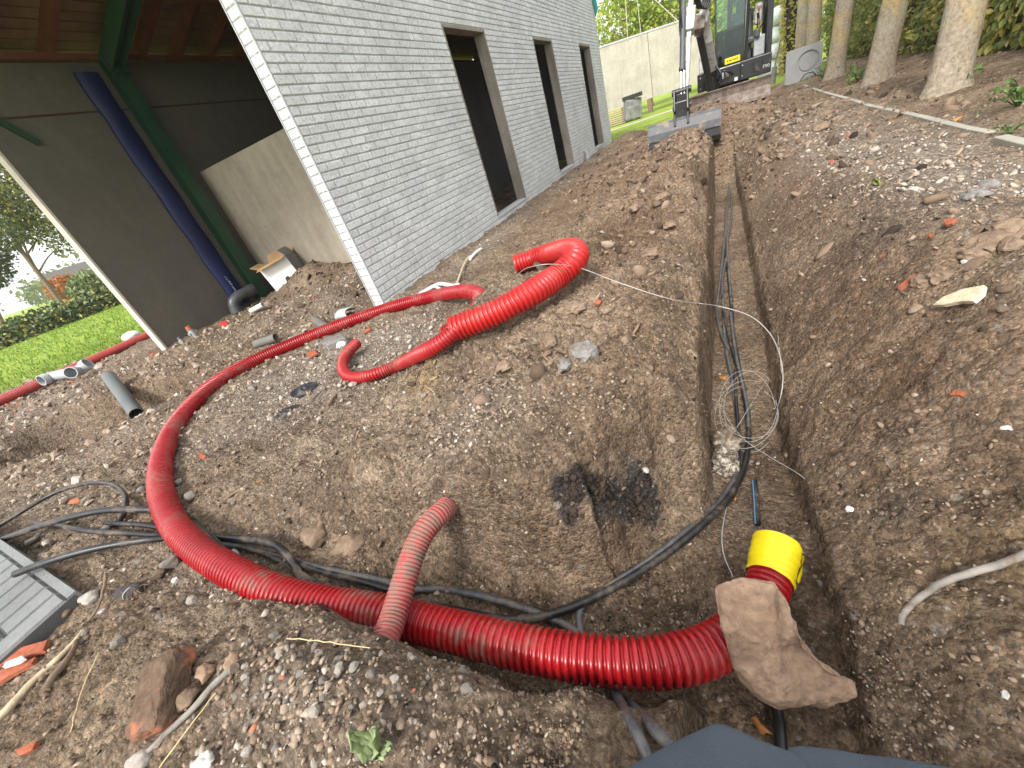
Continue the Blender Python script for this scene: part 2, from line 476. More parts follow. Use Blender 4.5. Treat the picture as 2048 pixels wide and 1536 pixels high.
    wv = nd(t, 'ShaderNodeTexWave'); wv.bands_direction = 'DIAGONAL'; wv.inputs['Scale'].default_value = 13; wv.inputs['Distortion'].default_value = 2.5
    wv.inputs['Detail Scale'].default_value = 2; t.links.new(v, wv.inputs['Vector'])
    hgt = math_n(t, 'ADD', hgt, math_n(t, 'MULTIPLY', math_n(t, 'MULTIPLY', wv.outputs['Fac'], tread), .7))
    bump(t, b, hgt, .9, .036)
    return m
M_EARTH = ground_mat()

def warp(lo, hi, c, a, n):
    u = np.linspace(math.asinh((lo - c) / a), math.asinh((hi - c) / a), n)
    return c + a * np.sinh(u)
GX0, GX1, GY0, GY1 = -12.0, 8.0, -2.2, 17.0
gx = warp(GX0, GX1, -.15, .75, 780)
gy = warp(GY0, GY1, .55, .75, 640)
X, Y = np.meshgrid(gx, gy)
Z = H(X, Y)
edge = np.minimum(np.minimum(X - GX0, GX1 - X), np.minimum(Y - GY0, GY1 - Y))
Z = Z * ss(0, 1.0, edge) - .02 * (1 - ss(0, .3, edge))
# steep faces get sideways roughness too
gzx = np.gradient(Z, axis=1) / np.gradient(X, axis=1)
steep = ss(.8, 3, np.abs(gzx))
DX = steep * .018 * fbm(Z * 14 + 3, Y * 9, 3)
def zones(x, y):
    n = fbm(x * .8 + 9, y * .8, 3)
    gravel = 1.1 * gauss(x, y, -.78, .05, .34, .2) + .9 * gauss(x, y, -3.2, .9, 1.6, .8, .3) + .8 * gauss(x, y, -2.4, 1.9, .9, .6) + .8 * gauss(x, y, -8.0, 1.2, 1.6, 1.3) + 1.1 * gauss(x, y, 1.15, 5.5, .55, 2.8) + .8 * gauss(x, y, 1.15, 3.3, .4, .5)
    gravel = gravel + .6 * np.exp(-((x + 2.55) / .3) ** 2) * (y > 2.8) + .5 * gauss(x, y, -.8, .95, .25, .25) + .6 * gauss(x, y, -4.2, 3, 1.5, .8) + .55 * gauss(x, y, -1.75, .25, .7, .12)
    gravel = np.clip(gravel * (1 + 1.2 * n), 0, 1)
    sand = .9 * gauss(x, y, -.55, 7.8, .35, .9) + .5 * gauss(x, y, -.9, 5.6, .2, .5) + .8 * gauss(x, y, -1.28, 1.25, .1, .2, .5) + .6 * gauss(x, y, 1.28, 3.15, .22, .06) + .35 * gauss(x, y, .55, .8, .12, .12) + .7 * gauss(x, y, -.27, 1.42, .05, .05) + .4 * gauss(x, y, .9, 2.0, .2, .12)
    rusty = .7 * np.exp(-((x - .6) / .3) ** 2) * ss(.7, 1.6, y) * (1 - ss(6, 9, y)) + .5 * gauss(x, y, -.5, 4, .4, 3) + .5 * gauss(x, y, -1.7, 7, .7, 3) + .4 * gauss(x, y, .2, 10, 1, .8)
    d, _ = seg_field(x, y, COAL)
    coal = 1.3 * (1 - ss(.01, .042, d + .03 * pn(x * 15, y * 15)))
    coal = coal + .6 * gauss(x, y, .42, 1.0, .05, .06) + .5 * gauss(x, y, .5, 1.28, .07, .04) + .4 * gauss(x, y, .7, 2.7, .15, .3) + .35 * gauss(x, y, -.3, .12, .1, .05)
    grass = ss(-.15, .25, lawn_side(x, y) + .2 * pn(x * 2, y * 2))
    grass = grass * (1 - .5 * gauss(x, y, -10.6, 1.0, .6, .4)) + ss(13.6, 15.2, y + .5 * pn(x, y)) * ss(.4, -1.0, x) * .95
    tread = gauss(x, y, -.62, 1.28, .2, .07, .1)
    return dict(gravel=gravel, sand=np.clip(sand, 0, 1), rusty=np.clip(rusty, 0, 1), coal=np.clip(coal, 0, 1), grass=np.clip(grass, 0, 1), tread=np.clip(tread * 1.5, 0, 1))
zn = zones(X, Y)
ny_, nx_ = X.shape
idx = np.arange(nx_ * ny_).reshape(ny_, nx_)
quads = np.stack([idx[:-1, :-1], idx[:-1, 1:], idx[1:, 1:], idx[1:, :-1]], -1).reshape(-1, 4)
ground = np_mesh('ground', np.stack([X + DX, Y, Z], -1).reshape(-1, 3), quads, M_EARTH, smooth=True, attrs={k: v.ravel() for k, v in zn.items()})
ground['kind'] = 'structure'
# meadow round the building site, out to the horizon
def field_mat():
    m, t, b = nodes_of('meadow')
    v = geo_pos(t)
    c = ramp(t, noise(t, .9, 8, .7, v), [(.3, (.16, .23, .035)), (.5, (.25, .34, .055)), (.72, (.34, .41, .09))])
    c = mixc(t, .6, c, ramp(t, noise(t, 9, 6, .75, v), [(.3, (.55, .55, .5)), (.7, (1.35, 1.35, 1.3))]), 'MULTIPLY')
    t.links.new(c, b.inputs['Base Color']); b.inputs['Roughness'].default_value = .9; b.inputs['Specular IOR Level'].default_value = .1
    bump(t, b, noise(t, 30, 6, .7, v), .8, .05)
    return m
M_FIELD = field_mat()
B = 700.0
mb = MB(); zz = -.02
for (x0, x1, y0, y1) in ((-B, GX0 + .02, -B, B), (GX1 - .02, B, -B, B), (GX0 + .02, GX1 - .02, -B, GY0 + .02), (GX0 + .02, GX1 - .02, GY1 - .02, B)):
    nxs = max(2, int((x1 - x0) / 12)); mb.add([(x0, y0, zz), (x1, y0, zz), (x1, y1, zz), (x0, y1, zz)], [(0, 1, 2, 3)])
f_ = mb.build('lawn', M_FIELD, loc=(0, 0, 0)); f_['kind'] = 'structure'
# pale path beyond the excavator
mb = MB(); pts = [(-9, 19.2), (-4, 19.6), (0, 20.6), (5, 21.2)]
for (a, b_) in zip(pts[:-1], pts[1:]):
    mb.add([(a[0], a[1], -.012), (b_[0], b_[1], -.012), (b_[0], b_[1] + 1.0, -.012), (a[0], a[1] + .8, -.012)], [(0, 1, 2, 3)])
o = mb.build('path', simple('pale_path', (.42, .36, .29), .9, .3, 3, .5, 30), loc=(0, 0, 0)); o['kind'] = 'structure'
# ------------------------------------------------------------------ the building shell
def concrete(name, a, b_, streak=0.0, bs=25, pits=True, rough=.85, bmp=.3, patch=False):
    m, t, b = nodes_of(name); v = geo_pos(t)
    n1 = noise(t, 1.6, 8, .65, v)
    c = ramp(t, n1, [(.3, a), (.7, b_)])
    mp = nd(t, 'ShaderNodeMapping'); mp.inputs['Scale'].default_value = (9, 9, .8); t.links.new(v, mp.inputs['Vector'])
    n2 = noise(t, 1, 6, .6, mp.outputs[0])
    if streak: c = mixc(t, streak, c, ramp(t, n2, [(.3, (.55, .53, .5)), (.65, (1.25, 1.22, 1.18))]), 'MULTIPLY')
    n3 = noise(t, bs, 8, .7, v)
    c = mixc(t, .35, c, ramp(t, n3, [(.3, (.7, .7, .7)), (.7, (1.25, 1.25, 1.25))]), 'MULTIPLY')
    if patch:                                      # each brick took the mould a little differently
        mq = nd(t, 'ShaderNodeMapping'); mq.inputs['Scale'].default_value = (3, 5.0, 14.9); t.links.new(v, mq.inputs['Vector'])
        vq = nd(t, 'ShaderNodeTexVoronoi'); vq.inputs['Scale'].default_value = 1.0; t.links.new(mq.outputs[0], vq.inputs['Vector'])
        sq_ = nd(t, 'ShaderNodeSeparateColor'); t.links.new(vq.outputs['Color'], sq_.inputs[0])
        c = mixc(t, .8, c, ramp(t, sq_.outputs[0], [(0, (.86, .86, .855)), (1, (1.08, 1.08, 1.08))]), 'MULTIPLY')
        c = mixc(t, .55, c, ramp(t, noise(t, 48, 6, .8, v), [(.36, (.42, .42, .42)), (.47, (.95, .95, .95)), (.66, (1.22, 1.22, 1.22))]), 'MULTIPLY')
    if pits:
        vo = nd(t, 'ShaderNodeTexVoronoi'); vo.inputs['Scale'].default_value = 34; t.links.new(v, vo.inputs['Vector'])
        c = mixc(t, math_n(t, 'MULTIPLY', math_n(t, 'LESS_THAN', vo.outputs['Distance'], .17), .55), c, (.17, .165, .16))
    t.links.new(c, b.inputs['Base Color']); b.inputs['Roughness'].default_value = rough; b.inputs['Specular IOR Level'].default_value = .25
    bump(t, b, n3, bmp, .008)
    return m
M_BRICK = concrete('pale_grey_concrete_brick', (.60, .62, .622), (.75, .765, .767), 0, 45, True, .85, .8, True)
M_JOINT = concrete('grey_joint', (.37, .37, .365), (.46, .46, .455), 0, 40, False)
M_ARRIS = concrete('pale_concrete_edge', (.42, .43, .445), (.52, .53, .545), 0, 40, False)
M_REVEAL = concrete('grey_brown_reveal', (.20, .18, .155), (.34, .31, .27), .5, 30, False)
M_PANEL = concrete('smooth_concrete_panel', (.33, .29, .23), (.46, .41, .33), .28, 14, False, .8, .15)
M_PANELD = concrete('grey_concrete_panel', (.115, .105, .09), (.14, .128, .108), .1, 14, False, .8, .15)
M_PRECAST = concrete('beige_precast_concrete', (.37, .345, .29), (.49, .46, .39), .22, 9, False, .8, .15)
M_WALLIN = concrete('unlit_inner_concrete', (.085, .085, .087), (.12, .12, .122), .2, 14, False, .8, .15)  # base colour lowered so the walls look unlit; shade put into the tone
M_CREAM = concrete('cream_panel_edge', (.50, .46, .39), (.64, .59, .50), .3, 20, False)
M_WOODR = simple('reddish_rafter_wood', (.17, .055, .03), .7, .3, 6, .2, 40)
M_PLANK = simple('roof_plank_wood', (.20, .12, .065), .75, .3, 4, .2, 40)
M_GREEN = simple('dark_green_steel_paint', (.018, .06, .03), .45, .2, 5, .05, 60)
M_DARKROOF = simple('dark_roof_sheet', (.06, .02, .018), .7, .2, 5, .1, 40)
M_BLUE = simple('blue_plastic_film', (.0015, .010, .075), .6, .3, 7, .5, 9, spec=.6)
M_WHITEINK = simple('white_ink', (.55, .62, .75), .6, .1, 6, 0)

XW, YC, YE, TH = -2.87, 2.75, 14.33, .135
HW = 4.25
COURSE, BL, JT = .067, .2, .0085
ZB = -.07                                          # bottom of the lowest visible course
WIN = [(5.57, 6.77), (8.80, 9.93), (12.08, 13.2)]
ZS, ZT = .095, 2.305
barn = thing('brick_barn', 'unfinished barn of pale grey brick-pattern concrete panels with three tall empty window openings', 'building', (XW, YC, 0))

# panel backing with the window holes left open (butted blocks)
mb = MB(); xf = XW - JT
def slab(y0, y1, z0, z1, x0=None, x1=None):
    x0 = XW - TH if x0 is None else x0; x1 = xf if x1 is None else x1
    mb.box(((x0 + x1) / 2, (y0 + y1) / 2, (z0 + z1) / 2), (x1 - x0, y1 - y0, z1 - z0))
ys = [YC + .012] + [q for w_ in WIN for q in w_] + [YE]
for i in range(0, len(ys), 2): slab(ys[i], ys[i + 1], -.5, HW)
for a, b_ in WIN: slab(a, b_, -.5, ZS - .03); slab(a, b_, ZT + .02, HW)
mb.build('facade_panel', M_JOINT, barn)
# corner arris and edge strip
mb = MB(); mb.box((XW - .006, YC + .006, HW / 2 - .25), (.012, .012, HW + .5)); mb.box((XW - TH + .004, YC + .006, HW / 2 - .25), (.008, .012, HW + .5))
mb.build('corner_edge', M_ARRIS, barn)
mb = MB(); mb.box((XW - TH / 2, YC + .014, HW / 2 - .25), (TH - .02, .012, HW + .5)); mb.build('corner_backing', M_JOINT, barn)

# bricks: stretcher bond of the moulded panel
def brick_shape(L, Hh, t=JT, ch=.0035, jit=0.0, rnd=None):
    r = rnd or random
    y, z = L / 2, Hh / 2
    o = [(-t, -y, -z), (-t, y, -z), (-t, y, z), (-t, -y, z)]
    f1 = [(-.0025 + r.uniform(-jit, jit), -y + .0015, -z + .0015), (-.0025 + r.uniform(-jit, jit), y - .0015, -z + .0015), (-.0025 + r.uniform(-jit, jit), y - .0015, z - .0015), (-.0025 + r.uniform(-jit, jit), -y + .0015, z - .0015)]
    f2 = [(r.uniform(-jit, jit), -y + ch * r.uniform(1, 2.2), -z + ch * r.uniform(1, 2)), (r.uniform(-jit, jit), y - ch * r.uniform(1, 2.2), -z + ch * r.uniform(1, 2)), (r.uniform(-jit, jit), y - ch * r.uniform(1, 2.2), z - ch * r.uniform(1, 2)), (r.uniform(-jit, jit), -y + ch * r.uniform(1, 2.2), z - ch * r.uniform(1, 2))]
    vs = o + f1 + f2; fs = [(8, 9, 10, 11)]
    for k in range(4):
        n = (k + 1) % 4
        fs.append((k, n, 4 + n, 4 + k)); fs.append((4 + k, 4 + n, 8 + n, 8 + k))
    return vs, fs
bricks = []
rr = random.Random(5)
ncourse = int((HW - ZB) / COURSE)
for ci in range(ncourse):
    z0 = ZB + ci * COURSE; z1 = z0 + COURSE - .0095
    y = YC + .016 - (BL * (ci % 2) * .5)
    while y < YE - .01:
        y0, y1 = max(y, YC + .016), min(y + BL - .0115, YE - .006)
        y += BL
        segs = [(y0, y1)]
        for a, b_ in WIN:
            if z1 > ZS - .032 and z0 < ZT + .022:
                ns = []
                for s0, s1 in segs:
                    if s1 <= a - .008 or s0 >= b_ + .008: ns.append((s0, s1)); continue
                    if s0 < a - .008: ns.append((s0, a - .008))
                    if s1 > b_ + .008: ns.append((b_ + .008, s1))
                segs = ns
        for s0, s1 in segs:
            if s1 - s0 > .018: bricks.append(((s0 + s1) / 2, (z0 + z1) / 2, s1 - s0, z1 - z0))
bc = np.array([(XW, b_[0], b_[1]) for b_ in bricks])
u_, v_, d_ = project(bc)
vis = (u_ > -40) & (u_ < 2088) & (v_ > -40) & (v_ < 1576)
score = np.where(vis, d_, 1e6 + d_)
order = np.argsort(score)
single = set(order[:285].tolist())
full_meshes = []
for k in range(10):
    vs, fs = brick_shape(BL - .0115, COURSE - .0095, jit=.0012, rnd=rr)
    me = bpy.data.meshes.new('brick'); me.from_pydata(vs, [], fs); me.materials.append(M_BRICK); me.update(); full_meshes.append(me)
rest = MB()
for i, (by, bz, L, Hh) in enumerate(bricks):
    if i in single:
        if abs(L - (BL - .0115)) < .002:
            me = rr.choice(full_meshes)
        else:
            vs, fs = brick_shape(L, Hh, jit=.0012, rnd=rr); me = bpy.data.meshes.new('brick'); me.from_pydata(vs, [], fs); me.materials.append(M_BRICK); me.update()
        o = bpy.data.objects.new('brick', me); C.objects.link(o); o.parent = barn
        o.location = Vector((XW, by, bz)) - org_of(barn)
    else:
        vs, fs = brick_shape(L, Hh, jit=.0012, rnd=rr); rest.add([(x + XW, y + by, z + bz) for x, y, z in vs], fs)
tag(rest.build('brickwork', M_BRICK, barn), kind='stuff')
# header blocks on the narrow corner face
hm = []
for k in range(6):
    vs, fs = brick_shape(.105 if k < 3 else .05, COURSE - .0095, .006, .004, .0014, rr)
    vs = [(-y, -x, z) for x, y, z in vs]
    me = bpy.data.meshes.new('header_brick'); me.from_pydata(vs, [], fs); me.materials.append(M_BRICK); me.update(); hm.append(me)
for ci in range(min(ncourse, 44)):
    z = ZB + ci * COURSE + (COURSE - .0095) / 2
    for off, me in (((-TH / 2, rr.choice(hm[:3])),) if ci % 2 == 0 else ((-TH / 2 - .028, rr.choice(hm[3:])), (-TH / 2 + .028, rr.choice(hm[3:])))):
        o = bpy.data.objects.new('header_brick', me); C.objects.link(o); o.parent = barn
        o.location = Vector((XW + off, YC + .002, z)) - org_of(barn)
# window linings
for i, (a, b_) in enumerate(WIN):
    mb = MB(); D0, D1 = XW - .165, XW - .004
    xm = (D0 + D1) / 2; dx = D1 - D0
    mb.box((xm, b_ - .012, (ZS + ZT) / 2), (dx, .03, ZT - ZS)); mb.box((xm, a + .012, (ZS + ZT) / 2), (dx, .03, ZT - ZS)); mb.box((xm, (a + b_) / 2, ZT + .008), (dx, b_ - a + .006, .03))
    rv = mb.build('window_reveal', M_REVEAL, barn)
    mb = MB(); mb.box((XW - .08, (a + b_) / 2, ZS - .016), (.176, b_ - a - .002, .03), bev=.004)
    mb.build('window_sill', M_ARRIS, rv)
# vertical joint line between two facade panels
mb = MB(); mb.box((XW - .003, 10.72, HW / 2), (.008, .012, HW + .1)); mb.build('panel_seam', M_JOINT, barn)
mb = MB(); mb.box((XW - TH / 2, YE + .006, HW / 2 - .2), (TH, .012, HW + .4)); mb.build('far_corner_edge', M_ARRIS, barn)

# left side wall: two stacked panel courses, cream end face
XL = -6.6
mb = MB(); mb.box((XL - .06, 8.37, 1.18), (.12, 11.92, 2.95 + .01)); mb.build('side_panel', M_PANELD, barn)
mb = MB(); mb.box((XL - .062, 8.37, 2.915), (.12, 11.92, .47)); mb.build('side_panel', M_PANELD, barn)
mb = MB(); mb.box((XL - .001, 8.37, 2.668), (.008, 11.9, .014)); mb.build('panel_seam', M_DARKROOF, barn)
mb = MB(); mb.box((XL - .062, 2.395, 1.42), (.135, .025, 3.45)); mb.build('panel_end', M_CREAM, barn)
# low inner partition panel with light on it and the back wall of the barn
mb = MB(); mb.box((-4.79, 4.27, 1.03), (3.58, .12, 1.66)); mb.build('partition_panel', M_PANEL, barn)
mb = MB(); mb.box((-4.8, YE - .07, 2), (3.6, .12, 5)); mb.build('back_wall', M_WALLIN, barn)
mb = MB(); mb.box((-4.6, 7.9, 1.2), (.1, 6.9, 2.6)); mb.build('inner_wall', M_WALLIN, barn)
# roof: planks on rafters, wall plate, purlin, dark outer sheet
SL = .3
zr = lambda x: 3.32 + SL * (x - XL)
ang = math.atan(SL)
Rr = Matrix.Rotation(-ang, 3, 'Y')
mb = MB(); mb.box((XL - .03, 8.3, 3.2), (.14, 12.1, .055)); mb.build('wall_plate', M_WOODR, barn)
x = XL - .3
for k in range(30):
    xa = x + .135 * k
    if xa > XW + .2: break
    mb = MB(); mb.box((xa, 8.3, zr(xa) + .022 + rr.uniform(-.003, .003)), (.126, 12.2, .022), Rr); mb.build('roof_plank', M_PLANK, barn)
for yy in (2.46, 2.93, 3.43, 4.42, 4.9, 5.4, 5.92, 6.5, 7.0, 7.5):
    mb = MB(); mb.bar((XL - .25, yy, zr(XL - .25) - .055), (XW + .1, yy, zr(XW + .1) - .055), .07, .13); mb.build('rafter', M_WOODR, barn)
mb = MB(); mb.box((-5.45, 8.3, zr(-5.45) - .20), (.1, 12.1, .18)); mb.build('purlin', M_WOODR, barn)
mb = MB(); mb.box(((XL + XW) / 2, 7.7, zr((XL + XW) / 2) + .08), (4.6, 13.6, .05), Rr); mb.build('roof_sheet', M_DARKROOF, barn)  # front overhang past the planks is added, out of view, to block sky light
# green steel portal: column (I section) and beam
mb = MB(); xc = XL + .10
for e in (-.07, .07): mb.box((xc + e, 3.93, 1.6), (.016, .17, 3.2))
mb.box((xc, 3.93, 1.6), (.124, .012, 3.2))
for e in (-.07, .07): mb.bar((xc + .0, 3.93 + e, 3.1), (XW + .05, 3.93 + e, 3.1 + SL * (XW - XL)), .014, .18)
mb.bar((xc, 3.93, 3.1), (XW, 3.93, 3.1 + SL * (XW - XL)), .13, .014)
mb.box((xc + .02, 3.93, .03), (.26, .26, .02)); mb.box((xc + .09, 3.93, 2.98), (.16, .17, .02))
col = mb.build('steel_column', M_GREEN, barn)
mb = MB(); mb.bar((XL + .02, 2.52, 2.72), (XL + .02, 2.75, 2.42), .05, .06); mb.build('steel_bracket', M_GREEN, barn)
# teal film at the far top corner of the facade
mb = MB(); mb.tube([(XW + .03, YE - .02, 3.35), (XW + .05, YE + .03, 3.12), (XW + .02, YE + .02, 2.98)], [.08, .06, .015], 7)
tag(mb.build('plastic_film', simple('teal_film', (.05, .42, .38), .4, .2), loc=(XW + .03, YE, 3.1)), 'scrap of teal plastic film stuck to the far top corner of the brick facade', 'plastic film')
# hanging hook like cable ends on the far corner
# blue film strip beside the column
zs_ = np.linspace(3.05, .06, 26)
mb = MB(); vs = []; fs = []
for i, z in enumerate(zs_):
    wv = .012 * math.sin(z * 5) + .01 * math.sin(z * 13)
    for (dx, dy) in ((.01, 3.50), (.04 + wv * .5, 3.515), (.045 + wv * .5, 3.63 + wv * .5), (.04, 3.745), (.01, 3.76)):
        vs.append((XL + dx, dy + .008 * math.sin(z * 9 + dy * 30) + .015 * (z > 2.5), z))
n = 5
fs = [(i * n + k, i * n + k + 1, (i + 1) * n + k + 1, (i + 1) * n + k) for i in range(len(zs_) - 1) for k in range(n - 1)] + [(i * n + n - 1, i * n, (i + 1) * n, (i + 1) * n + n - 1) for i in range(len(zs_) - 1)]
mb.add(vs, fs, True); mb.add([vs[k] for k in range(5)], [(0, 1, 2, 3, 4)]); mb.add(vs[-5:], [(4, 3, 2, 1, 0)])
film = mb.build('wrapped_post', M_BLUE); tag(film, 'tall strip wrapped in shiny blue plastic film standing beside the green steel column', 'wrapped post')
mb = MB()
for k in range(16):
    z = .52 - k * .021; y = 3.60 + .012 * rr.uniform(-1, 1); x = XL + .1
    pts = [(x, y + rr.uniform(-.02, .02), z + rr.uniform(-.008, .008)) for _ in range(4)]
    mb.tube(spline(pts, .006), .0028, 5)
mb.build('handwriting', M_WHITEINK, film)
# ------------------------------------------------------------------ pipes and cables
def plastic(name, col, rough=.34, dirt_amt=.35, pale=None):
    m, t, b = nodes_of(name); v = geo_pos(t)
    n1 = noise(t, 5, 6, .6, v); n2 = noise(t, 26, 8, .7, v); n3 = noise(t, 90, 5, .65, v)
    c = ramp(t, n1, [(.3, tuple(x * .78 for x in col)), (.7, tuple(min(1, x * 1.18) for x in col))])
    if pale: c = mixc(t, mrange(t, n2, .35, .7, .1, .75), c, pale)
    d = math_n(t, 'MULTIPLY', mrange(t, n1, .66 - dirt_amt * .35, .8 - dirt_amt * .3), mrange(t, n2, .42, .62))
    c = mixc(t, d, c, mixc(t, n3, (.10, .07, .05), (.26, .20, .15)))
    t.links.new(c, b.inputs['Base Color'])
    t.links.new(mrange(t, math_n(t, 'ADD', d, math_n(t, 'MULTIPLY', n3, .35)), .0, 1.2, rough - .06, .85), b.inputs['Roughness'])
    b.inputs['Specular IOR Level'].default_value = .5
    bump(t, b, n3, .12, .003)
    return m
M_RED = plastic('red_corrugated_plastic', (.32, .007, .011), .24, .42)
M_REDP = plastic('dull_red_plastic', (.35, .012, .014), .36, .4)
M_REDO = plastic('orange_red_plastic', (.44, .015, .014), .34, .35)
M_REDD = plastic('dusty_red_plastic', (.36, .045, .04), .6, .85, (.42, .17, .15))
M_REDS = plastic('brick_red_drain_plastic', (.33, .035, .03), .42, .3)
M_CABLE = plastic('black_cable_sheath', (.014, .014, .016), .36, .55)
M_CABLED = plastic('dusty_cable_sheath', (.030, .032, .037), .45, .6, (.15, .155, .165))
M_YEL = plastic('yellow_tape', (.78, .62, .008), .35, .1)
M_GREYP = plastic('grey_drain_plastic', (.115, .13, .132), .45, .45)
M_GREYL = plastic('pale_grey_plastic', (.42, .45, .47), .45, .3)
M_WHITEP = plastic('white_plastic', (.72, .73, .70), .4, .2)
M_CORD = simple('pale_pull_cord', (.42, .40, .38), .45, .2, 20, 0)

def corr_tube(mb, pts, r, pitch, depth, n=28, open_ends=True, prof=((0, 0), (.04, .9), (.10, 1), (.50, 1), (.56, .9), (.60, 0), (1, 0)), rfun=None, squash=None):
    """corrugated pipe: rings every pitch along a dense path"""
    A = np.array([list(p) for p in pts]); seg = np.linalg.norm(np.diff(A, axis=0), axis=1)
    L = np.concatenate([[0], np.cumsum(seg)]); total = L[-1]
    nring = int(total / pitch); st = []
    for k in range(nring):
        for (a, h) in prof[:-1]: st.append(((k + a) * pitch, h))
    st.append((nring * pitch, 0))
    q = [s_[0] for s_ in st]
    cen = [Vector((np.interp(a, L, A[:, 0]), np.interp(a, L, A[:, 1]), np.interp(a, L, A[:, 2]))) for a in q]
    fr = frames(cen); vs = []; N = len(cen)
    cs = [(math.cos(2 * math.pi * k / n), math.sin(2 * math.pi * k / n)) for k in range(n)]
    for i, (c, (t_, x, y)) in enumerate(zip(cen, fr)):
        rad = (r if rfun is None else r * rfun(q[i] / total)) - depth * (1 - st[i][1])
        for a, b_ in cs: vs.append(c + (x * a + y * b_) * rad)
    fs = [(i * n + k, i * n + (k + 1) % n, (i + 1) * n + (k + 1) % n, (i + 1) * n + k) for i in range(N - 1) for k in range(n)]
    mb.add(vs, fs, True)
    for end, sgn in ((0, 1), (N - 1, -1)):
        c, (t_, x, y) = cen[end], fr[end]
        if open_ends:
            ro, ri = r - depth, r - depth * 1.9
            inn = []
            for (dz, rad) in ((0, ro), (0, ri), (sgn * .12, ri)):
                inn += [c + t_ * dz + (x * a + y * b_) * rad for a, b_ in cs]
            inn.append(c + t_ * sgn * .12)
            f2 = [(j * n + k, (j + 1) * n + k, (j + 1) * n + (k + 1) % n, j * n + (k + 1) % n) for j in range(2) for k in range(n)]
            f2 += [(2 * n + k, 3 * n, 2 * n + (k + 1) % n) for k in range(n)]
            mb.add(inn, f2, False)
        else:
            mb.add([c + (x * a + y * b_) * (r - depth) for a, b_ in cs], [tuple(range(n))])
    return cen, fr

# the big red loop
R0 = .055
def axis_pts(px, zs):
    return [P(a, b_, r_) if h is None else atz(a, b_, h) for (a, b_, h, r_) in px]
loop_px = [(1552, 1092, -.19, 0), (1542, 1150, -.20, 0), (1518, 1215, -.19, 0), (1468, 1272, -.16, 0), (1400, 1308, -.125, 0), (1300, 1326, -.10, 0), (1180, 1318, -.09, 0), (1050, 1296, -.085, 0), (900, 1260, -.08, 0),
           (760, 1226, -.07, 0), (640, 1207, -.05, 0), (540, 1180, -.02, 0), (455, 1138, .0, 1), (385, 1090, .03, 1), (340, 1035, .05, 1), (320, 965, .06, 1), (330, 895, .06, 1), (362, 835, .06, 1), (420, 775, .06, 1), (500, 726, .06, 1), (600, 682, .06, 1),
           (700, 643, .065, 1), (790, 613, .08, 1), (870, 592, .10, 1), (925, 583, .16, 0), (955, 588, .18, 0), (963, 604, .18, 0), (948, 628, .16, 0), (918, 652, .13, 0), (885, 672, .10, 0)]
loop = []
for a, b_, h, onground in loop_px:
    q = atz(a, b_, h)
    if onground:
        g = float(H(q.x, q.y, False)) + R0 - .01
        q2 = atz(a, b_, max(h - .03, min(g, h + .12)))
        q = q2
    loop.append(q)
loop = relax(spline(loop, .01), 12)
big = thing('corrugated_pipe', 'long bright red corrugated pipe looping over the site with yellow tape on one end', 'pipe', loop[0])
mb = MB(); cen, fr = corr_tube(mb, loop, R0, .0195, .0098, 30)
mb.build('pipe_body', M_RED, big)
# thin seam line along the top of the pipe is moulded in
# yellow tape over the trench end
mb = MB(); n = 28; N = 20; vs = []
tape_c = spline([loop[0] + (loop[0] - loop[4]).normalized() * .012, loop[3], loop[6], loop[9], loop[11]], .0075); tf = frames(tape_c)
N = len(tape_c)
for i, (c, (t_, x, y)) in enumerate(zip(tape_c, tf)):
    for k in range(n):
        a = 2 * math.pi * k / n
        w_ = R0 + .0034 + .0013 * math.sin(i * 2.3 + 2 * math.sin(a)) + .0032 * float(pn(i * .5, a * 2.2)) + .0018 * float(pn(i * 1.3 + 4, a * 5)) + (.0028 if i < N * .55 + 2 * math.sin(a + 1) else 0)
        vs.append(c + (x * math.cos(a) + y * math.sin(a)) * w_)
fs = [(i * n + k, i * n + (k + 1) % n, (i + 1) * n + (k + 1) % n, (i + 1) * n + k) for i in range(N - 1) for k in range(n)]
mb.add(vs, fs, True)
c, (t_, x, y) = tape_c[0], tf[0]
ring = [c + (x * math.cos(2 * math.pi * k / n) + y * math.sin(2 * math.pi * k / n)) * (R0 + .004) for k in range(n)]
dome = [c - t_ * .012 + (x * math.cos(2 * math.pi * k / n) + y * math.sin(2 * math.pi * k / n)) * (R0 * .72) for k in range(n)]
mb.add(ring + dome + [c - t_ * .015], [(k, n + k, n + (k + 1) % n, (k + 1) % n) for k in range(n)] + [(n + k, 2 * n, n + (k + 1) % n) for k in range(n)], True)
# loose overlapping flap of tape
lp = []
for j in range(9):
    for i in range(5):
        a = 2.0 + .16 * j; k = min(N - 1, int(2 + i * 2.6 + 1.5 * math.sin(j)))
        cc, (t2, x2, y2) = tape_c[k], tf[k]
        lp.append(cc + (x2 * math.cos(a) + y2 * math.sin(a)) * (R0 + .0085 + .004 * math.sin(j * 1.7 + i)))
mb.add(lp, [(j * 5 + i, j * 5 + i + 1, (j + 1) * 5 + i + 1, (j + 1) * 5 + i) for j in range(8) for i in range(4)], True)
mb.build('tape_wrap', M_YEL, big)

def ground_path(px, r, lift=0, step=.01):
    """pixels -> points resting on the ground; an optional third value adds height"""
    return spline([P(p[0], p[1], r + lift + (p[2] if len(p) > 2 else 0), False) for p in px], step)
